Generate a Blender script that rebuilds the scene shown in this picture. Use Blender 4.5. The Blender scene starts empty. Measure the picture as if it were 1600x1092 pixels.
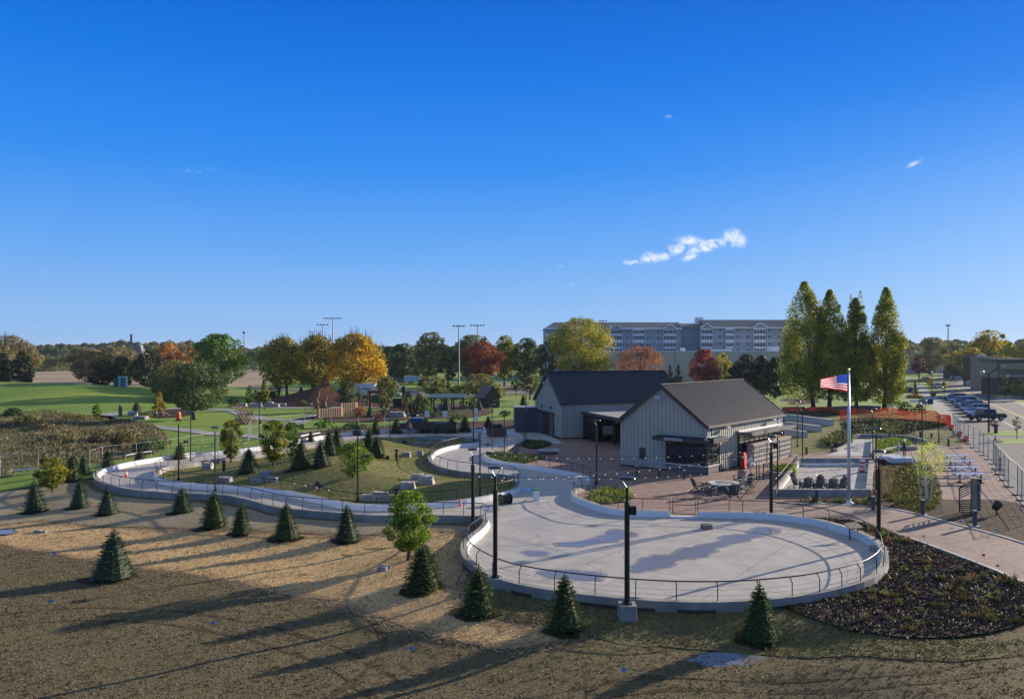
import bpy, bmesh, math, random
import numpy as np
from mathutils import Vector, Matrix, geometry, Quaternion
random.seed(7); RNG = np.random.default_rng(11)
S = bpy.context.scene; COL = S.collection
R = math.radians
# ---------------- camera ----------------
H = 11.0; F = 1250.0; HY = 550.0
cd = bpy.data.cameras.new('camera'); cam = bpy.data.objects.new('camera', cd); COL.objects.link(cam)
cd.sensor_width = 36; cd.lens = 36*F/1600; cd.shift_y = (HY-546)/1600; cd.clip_start = .5; cd.clip_end = 9000
cam.location = (0, 0, H); cam.rotation_euler = (R(90), 0, 0); S.camera = cam
# ---------------- light ----------------
AZ = R(55); EL = R(14.5)
sl = bpy.data.lights.new('sun', 'SUN'); sl.energy = 5.0; sl.angle = R(.53); sl.color = (1, .87, .70)
so = bpy.data.objects.new('sun', sl); COL.objects.link(so)
so.rotation_euler = Vector((-math.sin(AZ)*math.cos(EL), -math.cos(AZ)*math.cos(EL), -math.sin(EL))).to_track_quat('-Z', 'Y').to_euler()
so.location = (60, 40, 60)
W = bpy.data.worlds.new('World'); S.world = W; W.use_nodes = True
nt = W.node_tree; nt.nodes.clear()
def wn(t, **k):
    n = nt.nodes.new(t)
    for a, b in k.items(): setattr(n, a, b)
    return n
sky = wn('ShaderNodeTexSky', sky_type='NISHITA', sun_disc=False, sun_elevation=EL, sun_rotation=AZ, altitude=200, air_density=1.0, dust_density=.35, ozone_density=2.2)
hs = wn('ShaderNodeHueSaturation'); hs.inputs['Saturation'].default_value = 1.28; hs.inputs['Value'].default_value = 1.0; hs.inputs['Hue'].default_value = .506
nt.links.new(sky.outputs[0], hs.inputs['Color'])
bg = wn('ShaderNodeBackground'); bg.inputs[1].default_value = .085
out = wn('ShaderNodeOutputWorld')
# small clouds, placed by world direction on the sky (they are part of the sky itself)
tc = wn('ShaderNodeTexCoord'); sp = wn('ShaderNodeSeparateXYZ'); nt.links.new(tc.outputs['Generated'], sp.inputs[0])
def wm(op, a, b=None, c=None):
    n = wn('ShaderNodeMath', operation=op)
    for i, v in enumerate((a, b, c)):
        if v is None: continue
        if hasattr(v, 'default_value') or hasattr(v, 'links'): nt.links.new(v, n.inputs[i])
        else: n.inputs[i].default_value = v
    return n.outputs[0]
u = wm('DIVIDE', sp.outputs[0], wm('MAXIMUM', sp.outputs[1], .05)); v = wm('DIVIDE', sp.outputs[2], wm('MAXIMUM', sp.outputs[1], .05))
nz = wn('ShaderNodeTexNoise'); nz.inputs['Scale'].default_value = 85; nz.inputs['Detail'].default_value = 9; nz.inputs['Roughness'].default_value = .62; nz.inputs['Distortion'].default_value = .9
nt.links.new(tc.outputs['Generated'], nz.inputs['Vector'])
tot = None
for (px, py, rx, ry, rot, amp) in [(1038, 400, 30, 8, .35, .74), (1094, 388, 34, 9, .2, .78), (1016, 402, 15, 9, .1, .95), (1062, 388, 24, 10, .2, .8), (1078, 402, 16, 6, .3, .8), (1078, 377, 20, 9, 0, 1), (1112, 381, 26, 9, .15, .9), (1148, 373, 18, 14, -.4, .95), (990, 410, 16, 5, 0, .75),
        (1428, 257, 17, 5, .55, .78), (1045, 183, 6, 5, 0, .62), (305, 266, 42, 12, .1, .42), (186, 406, 16, 6, 0, .36), (540, 422, 12, 6, 0, .38), (697, 434, 14, 5, 0, .40), (876, 417, 10, 4, 0, .42), (66, 427, 10, 4, 0, .36), (48, 508, 26, 4, 0, .34), (895, 445, 16, 5, 0, .38)]:
    du = wm('SUBTRACT', u, (px-800)/F); dv = wm('SUBTRACT', v, (HY-py)/F)
    a = wm('MULTIPLY', wm('ADD', wm('MULTIPLY', du, math.cos(rot)), wm('MULTIPLY', dv, math.sin(rot))), F/(rx*1.15))
    b = wm('MULTIPLY', wm('SUBTRACT', wm('MULTIPLY', dv, math.cos(rot)), wm('MULTIPLY', du, math.sin(rot))), F/ry)
    g = wm('MULTIPLY', wm('EXPONENT', wm('MULTIPLY', wm('ADD', wm('MULTIPLY', a, a), wm('MULTIPLY', b, b)), -.8)), amp)
    tot = g if tot is None else wm('MAXIMUM', tot, g)
dens = wm('MULTIPLY', tot, wm('ADD', wm('MULTIPLY', wm('SUBTRACT', nz.outputs[0], .5), 3.4), 1.08))
mr = wn('ShaderNodeMapRange'); mr.interpolation_type = 'SMOOTHSTEP'; mr.inputs['From Min'].default_value = .28; mr.inputs['From Max'].default_value = 1.35; mr.inputs['To Max'].default_value = .85
nt.links.new(dens, mr.inputs['Value'])
# clear autumn sky: deepen the Nishita blue with height within view, pale towards the sun
rp = wn('ShaderNodeValToRGB'); E = rp.color_ramp.elements; E[0].position = 0; E[0].color = (.27, .47, .79, 1); E[1].position = .62; E[1].color = (.25, .33, .46, 1)  # last stop, overhead and out of view, is paled to brighten the shade
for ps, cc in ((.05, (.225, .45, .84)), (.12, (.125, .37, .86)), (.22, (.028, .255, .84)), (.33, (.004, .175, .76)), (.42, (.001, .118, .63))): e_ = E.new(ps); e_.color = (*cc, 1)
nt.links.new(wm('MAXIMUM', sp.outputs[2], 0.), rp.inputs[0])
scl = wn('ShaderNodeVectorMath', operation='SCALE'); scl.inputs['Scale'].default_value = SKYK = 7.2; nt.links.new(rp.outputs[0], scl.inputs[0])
dt = wn('ShaderNodeVectorMath', operation='DOT_PRODUCT'); dt.inputs[1].default_value = (math.sin(AZ)*math.cos(EL), math.cos(AZ)*math.cos(EL), math.sin(EL)); nt.links.new(tc.outputs['Generated'], dt.inputs[0])
glow = wm('MULTIPLY', wm('POWER', wm('MAXIMUM', dt.outputs['Value'], 0.), 7.), wm('MAXIMUM', wm('SUBTRACT', .60, wm('MULTIPLY', sp.outputs[2], 2.1)), .0))
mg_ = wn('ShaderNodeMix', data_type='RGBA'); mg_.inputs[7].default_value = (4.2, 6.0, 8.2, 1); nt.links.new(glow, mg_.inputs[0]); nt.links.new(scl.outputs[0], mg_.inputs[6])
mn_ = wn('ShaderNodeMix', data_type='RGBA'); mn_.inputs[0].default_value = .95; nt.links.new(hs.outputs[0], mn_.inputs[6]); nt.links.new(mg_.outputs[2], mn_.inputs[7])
mixc = wn('ShaderNodeMix', data_type='RGBA'); mixc.inputs[7].default_value = (6.8, 7.1, 8.0, 1)
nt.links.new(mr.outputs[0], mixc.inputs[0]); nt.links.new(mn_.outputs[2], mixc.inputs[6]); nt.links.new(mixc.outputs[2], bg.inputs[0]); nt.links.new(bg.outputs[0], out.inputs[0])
S.view_settings.view_transform = 'Standard'; S.view_settings.look = 'None'; S.view_settings.exposure = .8; S.view_settings.gamma = 1
S.render.engine = 'CYCLES'
# ---------------- pixel <-> ground ----------------
def G(px, py, z=0.0):
    D = (H-z)*F/(py-HY); return Vector(((px-800)*D/F, D, z))
def P3(px, py, D): return Vector(((px-800)*D/F, D, H-(py-HY)*D/F))
def Zat(py, D): return H-(py-HY)*D/F
def XYT(l): return [(GT(*p).x, GT(*p).y) for p in l]
def XY(l): return [(G(*p).x, G(*p).y) for p in l]
def catmull(pts, closed=True, step=.7):
    n = len(pts); out_ = []
    for i in range(n if closed else n-1):
        p = [Vector(pts[(i+k) % n] if closed else pts[min(max(i+k, 0), n-1)]) for k in (-1, 0, 1, 2)]
        m = max(1, int((p[2]-p[1]).length/step))
        for j in range(m):
            t = j/m
            q = .5*((2*p[1])+(p[2]-p[0])*t+(2*p[0]-5*p[1]+4*p[2]-p[3])*t*t+(3*p[1]-p[0]-3*p[2]+p[3])*t**3)
            out_.append((q.x, q.y))
    if not closed: out_.append(tuple(pts[-1]))
    return out_
def inside(x, y, poly):
    c = False; n = len(poly); j = n-1
    for i in range(n):
        xi, yi = poly[i]; xj, yj = poly[j]
        if (yi > y) != (yj > y) and x < (xj-xi)*(y-yi)/(yj-yi)+xi: c = not c
        j = i
    return c
def pdist(x, y, arr):
    a = arr; b = np.roll(arr, -1, 0); d = b-a; L = (d*d).sum(1)+1e-9
    t = np.clip(((x-a[:, 0])*d[:, 0]+(y-a[:, 1])*d[:, 1])/L, 0, 1)
    return math.sqrt(((a[:, 0]+t*d[:, 0]-x)**2+(a[:, 1]+t*d[:, 1]-y)**2).min())
def sm(a, b, x):
    t = min(1, max(0, (x-a)/(b-a))); return t*t*(3-2*t)
OUT_PX = [(152,749),(157,757),(177,765),(215,772),(271,777),(327,779),(384,786),(421,796),(450,802),(520,808),(590,813),(673,813),(725,814),(755,815),(764,821),(757,834),(743,846),(733,855),(729,868),(735,884),(759,902),(793,918),(840,929),(900,938),(963,945),(1025,950),(1088,952),(1151,951),(1213,946),(1276,937),(1339,920),(1364,907),(1377,890),(1375,870),(1364,855),(1339,841),(1307,830),(1276,822),(1229,814.5),(1182,811),(1140,810),(1091,809),(1047,808),(985,807),(947,802),(919,793),(900,786),(892,778),(898,770),(913,765),(923,760),(920,752),(900,746),(856,738),(817,732),(784,728),(760,721),(753,714),(762,709),(790,704),(806,698),(817,691),(815,684),(800,679),(760,676),(700,674),(640,675),(580,678),(533,682),(503,686),(467,692),(408,703),(331,711),(294,714),(234,723),(196,730),(168,738),(155,744)]
INN_PX = [(241,747),(245,741),(260,735),(300,729),(331,724),(400,715),(467,703),(503,697),(560,690),(640,686),(700,686),(740,689),(753,693),(745,697),(718,700),(690,707),(675,717),(676,726),(690,735),(725,743),(776,747),(805,752),(813,763),(800,774),(742,787),(670,795),(587,798),(540,795),(501,787),(450,776),(412,771),(365,767),(327,765),(290,762),(252,756)]
OUTC = catmull(XY(OUT_PX)); INNC = catmull(XY(INN_PX))
OA = np.array(OUTC); IA = np.array(INNC)
def h(x, y):
    z = -.05
    if 20 < y < 130 and -48 < x < 30:
        ins = inside(x, y, OUTC)
        if ins:
            if inside(x, y, INNC): return -.05+1.25*sm(.3, 9, pdist(x, y, IA))*(.75+.25*math.sin(x*.35+1))
            return -.16
    if y < 75 and x < 16:
        d = pdist(x, y, OA) if (-60 < x < 25) else 20
        w = (1-sm(8, 14, x))*sm(74, 62, y) if y > 62 else (1-sm(8, 14, x))
        if y > 62: w = (1-sm(8, 14, x))*(1-sm(62, 74, y))
        z -= w*(.06+.62*sm(.3, 9, d))
        if y < 36 and x > 2: e_ = ((x-7.6)/4.6)**2+((y-30.6)/2.)**2; z = z*(1-math.exp(-e_**2))-.60*math.exp(-e_**2)
        z += .03*math.sin(x*.9+y*.37)*math.sin(y*.8-x*.21)
    # the big grassy rise at left
    if 110 < y < 260 and x < 20:
        a = sm(-15, -95, x) if False else 1-sm(-100, -62, x)
        z += 3.9*a*math.exp(-((y-182)/24)**2)*(1-.12*math.sin(x*.06))
        z += .35*a*math.exp(-((y-158)/6)**2-((x+88)/16)**2)
    # brown playground mound
    return z
def GT(px, py):
    z = 0.
    for _ in range(8):
        p = G(px, py, z); z = h(p.x, p.y)
    if abs(z+.05) < .02: z = 0.
    return G(px, py, z)
# ---------------- tags ----------------
def tag(o, label=None, cat=None, group=None, kind=None):
    if label: o['label'] = label
    if cat: o['category'] = cat
    if group: o['group'] = group
    if kind: o['kind'] = kind
    return o
def thing(name, loc, rz, label, cat, group=None):
    o = bpy.data.objects.new(name, None); o.empty_display_size = .2; COL.objects.link(o)
    o.location = loc; o.rotation_euler = (0, 0, rz)
    return tag(o, label, cat, group)
def link(name, me, parent=None, loc=None, rz=0):
    o = bpy.data.objects.new(name, me); COL.objects.link(o)
    if parent: o.parent = parent
    if loc is not None: o.location = loc
    if rz: o.rotation_euler = (0, 0, rz)
    return o
def kids(o): return [c for c in COL.objects if c.parent == o]
def copy_tree(o, loc=None, rz=None, sc=None, label=None, parent=None, ch=None):
    c = o.copy(); COL.objects.link(c); c.parent = parent
    if loc is not None: c.location = loc
    if rz is not None: c.rotation_euler = (0, 0, rz)
    if sc is not None: c.scale = sc if hasattr(sc, '__len__') else (sc, sc, sc)
    if label: c['label'] = label
    for k in o.children: copy_tree(k, parent=c)
    return c
# ---------------- materials ----------------
MATS = {}
def mat(name, c1, c2=None, scale=3., rough=.7, bump=0., bscale=None, metal=0., spec=.4, c3=None, scale2=None, coord='Object', detail=6, stretch=None, emit=0, transl=0, bdist=.02):
    if name in MATS: return MATS[name]
    m = bpy.data.materials.new(name); m.use_nodes = True; MATS[name] = m
    n = m.node_tree; L = n.links; b = n.nodes['Principled BSDF']
    b.inputs['Roughness'].default_value = rough; b.inputs['Metallic'].default_value = metal; b.inputs['Specular IOR Level'].default_value = spec
    b.inputs['Base Color'].default_value = (*c1, 1)
    if emit: b.inputs['Emission Color'].default_value = (*c1, 1); b.inputs['Emission Strength'].default_value = emit
    co = None
    def vec():
        t = n.nodes.new('ShaderNodeNewGeometry').outputs['Position'] if coord == 'World' else n.nodes.new('ShaderNodeTexCoord').outputs[coord]
        if stretch:
            mp = n.nodes.new('ShaderNodeMapping'); mp.inputs['Scale'].default_value = stretch; L.new(t, mp.inputs[0]); t = mp.outputs[0]
        return t
    if c2 or bump: co = vec()
    if c2:
        t = n.nodes.new('ShaderNodeTexNoise'); t.inputs['Scale'].default_value = scale; t.inputs['Detail'].default_value = detail; t.inputs['Roughness'].default_value = .62
        L.new(co, t.inputs['Vector'])
        r = n.nodes.new('ShaderNodeValToRGB'); r.color_ramp.elements[0].position = .36; r.color_ramp.elements[1].position = .64
        r.color_ramp.elements[0].color = (*c1, 1); r.color_ramp.elements[1].color = (*c2, 1); L.new(t.outputs[0], r.inputs[0]); src = r.outputs[0]
        if c3:
            t2 = n.nodes.new('ShaderNodeTexNoise'); t2.inputs['Scale'].default_value = scale2 or scale*.12; t2.inputs['Detail'].default_value = 5; L.new(co, t2.inputs['Vector'])
            r2 = n.nodes.new('ShaderNodeMapRange'); r2.inputs['From Min'].default_value = .42; r2.inputs['From Max'].default_value = .62; L.new(t2.outputs[0], r2.inputs[0])
            mx = n.nodes.new('ShaderNodeMix'); mx.data_type = 'RGBA'; mx.inputs[7].default_value = (*c3, 1); L.new(r2.outputs[0], mx.inputs[0]); L.new(src, mx.inputs[6]); src = mx.outputs[2]
        L.new(src, b.inputs['Base Color'])
    if bump:
        t = n.nodes.new('ShaderNodeTexNoise'); t.inputs['Scale'].default_value = bscale or scale*2; t.inputs['Detail'].default_value = 5; t.inputs['Roughness'].default_value = .65; L.new(co, t.inputs['Vector'])
        bp = n.nodes.new('ShaderNodeBump'); bp.inputs['Strength'].default_value = min(1, bump); bp.inputs['Distance'].default_value = bdist*max(1, bump); L.new(t.outputs[0], bp.inputs['Height']); L.new(bp.outputs[0], b.inputs['Normal'])
    return m
def leafmat(name, c1, c2, c3=None, tr=.45, tc=(1.3, 1.25, .55, 1)):
    if name in MATS: return MATS[name]
    m = bpy.data.materials.new(name); m.use_nodes = True; MATS[name] = m
    n = m.node_tree; L = n.links; b = n.nodes['Principled BSDF']; b.inputs['Roughness'].default_value = .62; b.inputs['Specular IOR Level'].default_value = .25
    a = n.nodes.new('ShaderNodeAttribute'); a.attribute_name = 'v'
    r = n.nodes.new('ShaderNodeValToRGB'); e = r.color_ramp.elements
    e[0].position = .15; e[0].color = (*c1, 1); e[1].position = .62; e[1].color = (*c2, 1)
    if c3: x = e.new(.95); x.color = (*c3, 1)
    L.new(a.outputs['Fac'], r.inputs[0]); L.new(r.outputs[0], b.inputs['Base Color'])
    t = n.nodes.new('ShaderNodeBsdfTranslucent'); mg = n.nodes.new('ShaderNodeMix'); mg.data_type = 'RGBA'; mg.blend_type = 'MULTIPLY'; mg.inputs[0].default_value = 1; mg.inputs[7].default_value = tc
    L.new(r.outputs[0], mg.inputs[6]); L.new(mg.outputs[2], t.inputs[0])
    ms = n.nodes.new('ShaderNodeMixShader'); ms.inputs[0].default_value = tr; L.new(b.outputs[0], ms.inputs[1]); L.new(t.outputs[0], ms.inputs[2]); L.new(ms.outputs[0], n.nodes['Material Output'].inputs[0])
    return m
# ---------------- mesh builder ----------------
class MB:
    def __init__(s): s.v = []; s.f = []; s.m = []; s.cur = 0
    def poly(s, pts): 
        k = len(s.v); s.v += [tuple(p) for p in pts]; s.f.append(tuple(range(k, k+len(pts)))); s.m.append(s.cur)
    def raw(s, vs, fs):
        k = len(s.v); s.v += [tuple(p) for p in vs]; s.f += [tuple(i+k for i in f) for f in fs]; s.m += [s.cur]*len(fs); return s
    def box(s, c, d, rz=0, top=None):
        x, y, z = d[0]/2, d[1]/2, d[2]/2; t = top if top else (1, 1); cr, sr = math.cos(rz), math.sin(rz); vs = []
        for sz in (-1, 1):
            kx, ky = (t if sz > 0 else (1, 1))
            for sx, sy in ((-1, -1), (1, -1), (1, 1), (-1, 1)):
                a, b = sx*x*kx, sy*y*ky; vs.append((c[0]+a*cr-b*sr, c[1]+a*sr+b*cr, c[2]+sz*z))
        return s.raw(vs, [(3, 2, 1, 0), (4, 5, 6, 7), (0, 1, 5, 4), (1, 2, 6, 5), (2, 3, 7, 6), (3, 0, 4, 7)])
    def prism(s, pts, z0, z1):
        n = len(pts); vs = [(p[0], p[1], z0) for p in pts]+[(p[0], p[1], z1) for p in pts]
        return s.raw(vs, [tuple(range(n-1, -1, -1)), tuple(range(n, 2*n))]+[(i, (i+1) % n, n+(i+1) % n, n+i) for i in range(n)])
    def beam(s, p, q, w, t, up=(0, 0, 1)):
        p = Vector(p); q = Vector(q); d = (q-p).normalized(); u_ = Vector(up)
        if abs(d.dot(u_)) > .97: u_ = Vector((1, 0, 0))
        a = d.cross(u_).normalized()*w/2; b = a.cross(d).normalized()*t/2
        vs = [p-a-b, p+a-b, p+a+b, p-a+b, q-a-b, q+a-b, q+a+b, q-a+b]
        return s.raw(vs, [(0, 1, 2, 3), (7, 6, 5, 4), (0, 4, 5, 1), (1, 5, 6, 2), (2, 6, 7, 3), (3, 7, 4, 0)])
    def tube(s, pts, rad, n=8, cap=True):
        pts = [Vector(p) for p in pts]; m = len(pts); rr = rad if hasattr(rad, '__len__') else [rad]*m; vs = []; pa = None
        for i, p in enumerate(pts):
            d = (pts[min(i+1, m-1)]-pts[max(i-1, 0)]).normalized()
            if pa is None: u_ = Vector((0, 0, 1)) if abs(d.z) < .9 else Vector((1, 0, 0)); a = d.cross(u_).normalized()
            else: a = (pa-d*pa.dot(d)).normalized()
            pa = a; b = d.cross(a)
            for k in range(n): t = 2*math.pi*k/n; vs.append(p+(a*math.cos(t)+b*math.sin(t))*rr[i])
        fs = [(i*n+k, i*n+(k+1) % n, (i+1)*n+(k+1) % n, (i+1)*n+k) for i in range(m-1) for k in range(n)]
        if cap: fs += [tuple(range(n-1, -1, -1)), tuple(range((m-1)*n, m*n))]
        return s.raw(vs, fs)
    def lathe(s, prof, c=(0, 0, 0), n=16):
        vs = []; m = len(prof)
        for r_, z in prof:
            for k in range(n): t = 2*math.pi*k/n; vs.append((c[0]+r_*math.cos(t), c[1]+r_*math.sin(t), c[2]+z))
        fs = [(i*n+k, i*n+(k+1) % n, (i+1)*n+(k+1) % n, (i+1)*n+k) for i in range(m-1) for k in range(n)]+[tuple(range(n-1, -1, -1)), tuple(range((m-1)*n, m*n))]
        return s.raw(vs, fs)
    def ball(s, c, r_, n=8, sq=1):
        return s.lathe([(max(.001, r_*math.sin(math.pi*i/n)), -r_*sq*math.cos(math.pi*i/n)) for i in range(n+1)], c, n+2)
    def mesh(s, name, mats, smooth=False, bevel=0):
        me = bpy.data.meshes.new(name); me.from_pydata(s.v, [], s.f)
        for m in (mats if isinstance(mats, (list, tuple)) else [mats]): me.materials.append(m)
        me.polygons.foreach_set('material_index', s.m)
        if smooth: me.polygons.foreach_set('use_smooth', [True]*len(s.f))
        if bevel:
            bm = bmesh.new(); bm.from_mesh(me); bmesh.ops.bevel(bm, geom=bm.edges[:], offset=bevel, segments=1, affect='EDGES', clamp_overlap=True); bm.to_mesh(me); bm.free()
        me.update(); return me
    def build(s, name, mats, parent=None, loc=None, rz=0, smooth=False, bevel=0): return link(name, s.mesh(name, mats, smooth, bevel), parent, loc, rz)
def sheet(name, poly, z, m, holes=(), label=None, kind='structure', thick=0):
    loops = [[Vector((x, y, z)) for x, y in poly]]+[[Vector((x, y, z)) for x, y in hh] for hh in holes]
    tris = geometry.tessellate_polygon(loops); vs = [p for l in loops for p in l]
    me = bpy.data.meshes.new(name); me.from_pydata(vs, [], [t for t in tris]); me.materials.append(m)
    bm = bmesh.new(); bm.from_mesh(me); bmesh.ops.recalc_face_normals(bm, faces=bm.faces)
    if bm.faces and sum(f.normal.z for f in bm.faces) < 0: bmesh.ops.reverse_faces(bm, faces=bm.faces)
    bm.to_mesh(me); bm.free(); o = link(name, me); return tag(o, label=label, kind=kind)
def drape(name, poly, off, m, cell=1., kind='structure', holes=(), label=None):
    loops = [[Vector((x, y, 0)) for x, y in poly]]+[[Vector((x, y, 0)) for x, y in hh] for hh in holes]
    tris = geometry.tessellate_polygon(loops); vs = [p for l in loops for p in l]
    me = bpy.data.meshes.new(name); me.from_pydata(vs, [], [t for t in tris]); me.materials.append(m)
    bm = bmesh.new(); bm.from_mesh(me); xs = [v_[0] for v_ in poly]; ys = [v_[1] for v_ in poly]
    a = math.floor(min(xs)/cell)*cell+cell
    while a < max(xs): bmesh.ops.bisect_plane(bm, geom=bm.verts[:]+bm.edges[:]+bm.faces[:], plane_co=(a, 0, 0), plane_no=(1, 0, 0)); a += cell
    a = math.floor(min(ys)/cell)*cell+cell
    while a < max(ys): bmesh.ops.bisect_plane(bm, geom=bm.verts[:]+bm.edges[:]+bm.faces[:], plane_co=(0, a, 0), plane_no=(0, 1, 0)); a += cell
    for v_ in bm.verts: v_.co.z = h(v_.co.x, v_.co.y)+off
    for f in bm.faces:
        f.smooth = True
        if f.normal.z < 0: f.normal_flip()
    bm.normal_update()
    for f in bm.faces:
        if f.normal.z < 0: f.normal_flip()
    bm.to_mesh(me); bm.free(); o = link(name, me); return tag(o, label=label, kind=kind)
def quads(name, C, size, m, aspect=1., up=.3, clumpv=None, N_=None):
    """many small leaf quads: C (n,3) centres, size scalar or (n,)"""
    n = len(C); d = RNG.normal(size=(n, 3)); d[:, 2] += up
    if N_ is not None: d = N_+.45*d
    d /= np.linalg.norm(d, axis=1)[:, None]+1e-9
    t = RNG.normal(size=(n, 3)); a = np.cross(d, t); a /= np.linalg.norm(a, axis=1)[:, None]+1e-9; b = np.cross(d, a)
    s_ = (np.ones(n)*size*RNG.uniform(.6, 1.3, n))[:, None]/2
    a = a*s_*aspect; b = b*s_
    V = np.stack([C-a, C-b*.9, C+a, C+b*.9], 1).reshape(-1, 3)
    return rawquads(name, V, m, clumpv)
def rawquads(name, V, m, vv=None):
    n = len(V)//4; me = bpy.data.meshes.new(name)
    me.vertices.add(4*n); me.vertices.foreach_set('co', V.astype(np.float32).ravel())
    me.loops.add(4*n); me.loops.foreach_set('vertex_index', np.arange(4*n, dtype=np.int32))
    me.polygons.add(n); me.polygons.foreach_set('loop_start', np.arange(0, 4*n, 4, dtype=np.int32))
    try: me.polygons.foreach_set('loop_total', np.full(n, 4, dtype=np.int32))
    except Exception: pass
    at = me.attributes.new('v', 'FLOAT', 'FACE')
    val = RNG.uniform(0, 1, n) if vv is None else np.clip(vv+RNG.normal(0, .16, n), 0, 1)
    at.data.foreach_set('value', val.astype(np.float32))
    me.materials.append(m); me.update(calc_edges=True); me.validate(); return me
# ================= SETTING =================
C = lambda *a: a
m_lawn = mat('lawn_green', (.085, .165, .006), (.16, .255, .012), scale=.9, c3=(.20, .27, .02), scale2=.05, bump=.7, bscale=6, coord='World', bdist=.05, rough=.9)
m_soil = mat('seeded_soil', (.086, .065, .036), (.215, .168, .095), scale=7, c3=(.15, .122, .062), scale2=.16, bump=1.8, bscale=8.5, coord='World', bdist=.07, rough=.95, spec=.1, detail=9)
m_straw = mat('straw_matting', (.38, .24, .11), (.66, .45, .22), scale=6, c3=(.48, .31, .145), scale2=.35, bump=1.2, bscale=7, coord='World', bdist=.04, rough=.95, spec=.1, detail=8)
m_straw2 = mat('shaded_matting', (.24, .19, .115), (.40, .33, .22), scale=5, c3=(.30, .235, .14), scale2=.25, bump=1.2, bscale=8, coord='World', bdist=.03, rough=.95, spec=.1)  # the same matting in shade, its shade put into the colour
m_olive = mat('olive_new_grass', (.10, .088, .038), (.21, .18, .085), scale=6, c3=(.14, .13, .05), scale2=.3, bump=1.6, bscale=8, coord='World', bdist=.06, rough=.95, spec=.1)
m_island = mat('island_dry_grass', (.10, .115, .03), (.19, .19, .06), scale=5, c3=(.20, .165, .075), scale2=.3, bump=1.3, bscale=6, coord='World', bdist=.05, rough=.95, spec=.1)
m_mulch = mat('dark_mulch', (.022, .014, .009), (.085, .055, .035), scale=7, c3=(.05, .031, .02), scale2=.7, bump=2, bscale=9, coord='World', bdist=.06, rough=.95, spec=.15)
m_dirt = mat('bare_dirt', (.06, .042, .027), (.16, .12, .08), scale=3, c3=(.09, .062, .04), scale2=.4, bump=1.8, bscale=5, coord='World', bdist=.08, rough=.95, spec=.1)
m_reed = mat('marsh_ground', (.10, .08, .045), (.15, .12, .06), scale=.6, c3=(.08, .10, .03), scale2=.05, bump=1, bscale=4, coord='World', bdist=.1, rough=.95)
m_field = mat('tan_field', (.30, .20, .12), (.40, .29, .18), scale=.3, coord='World', c3=(.26, .18, .10), scale2=.02, bump=.5, bscale=3, rough=.95)
m_conc = mat('concrete', (.40, .39, .36), (.52, .50, .46), scale=1.1, c3=(.34, .33, .31), scale2=.3, bump=.15, bscale=20, coord='World', rough=.8)
m_wallc = mat('wall_concrete', (.27, .255, .225), (.37, .35, .31), scale=1.7, c3=(.22, .205, .175), scale2=.5, bump=.2, bscale=18, coord='World', rough=.85)
m_white = mat('white_board', (.78, .78, .78), (.70, .71, .72), scale=2, rough=.5)
m_asph = mat('asphalt', (.075, .074, .076), (.115, .112, .11), scale=.8, c3=(.095, .09, .088), scale2=.05, bump=.3, bscale=30, coord='World', rough=.9)
m_walk = mat('pavement_concrete', (.24, .22, .195), (.31, .285, .25), scale=.8, coord='World', bump=.15, bscale=20, rough=.85)
m_path = mat('path_concrete', (.28, .26, .25), (.34, .32, .30), scale=.8, coord='World', rough=.85)
m_paint = mat('road_paint_white', (.6, .6, .58), (.45, .45, .43), scale=4, rough=.7)
m_yell = mat('road_paint_yellow', (.60, .40, .10), (.5, .34, .1), scale=4, rough=.7)
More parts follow.
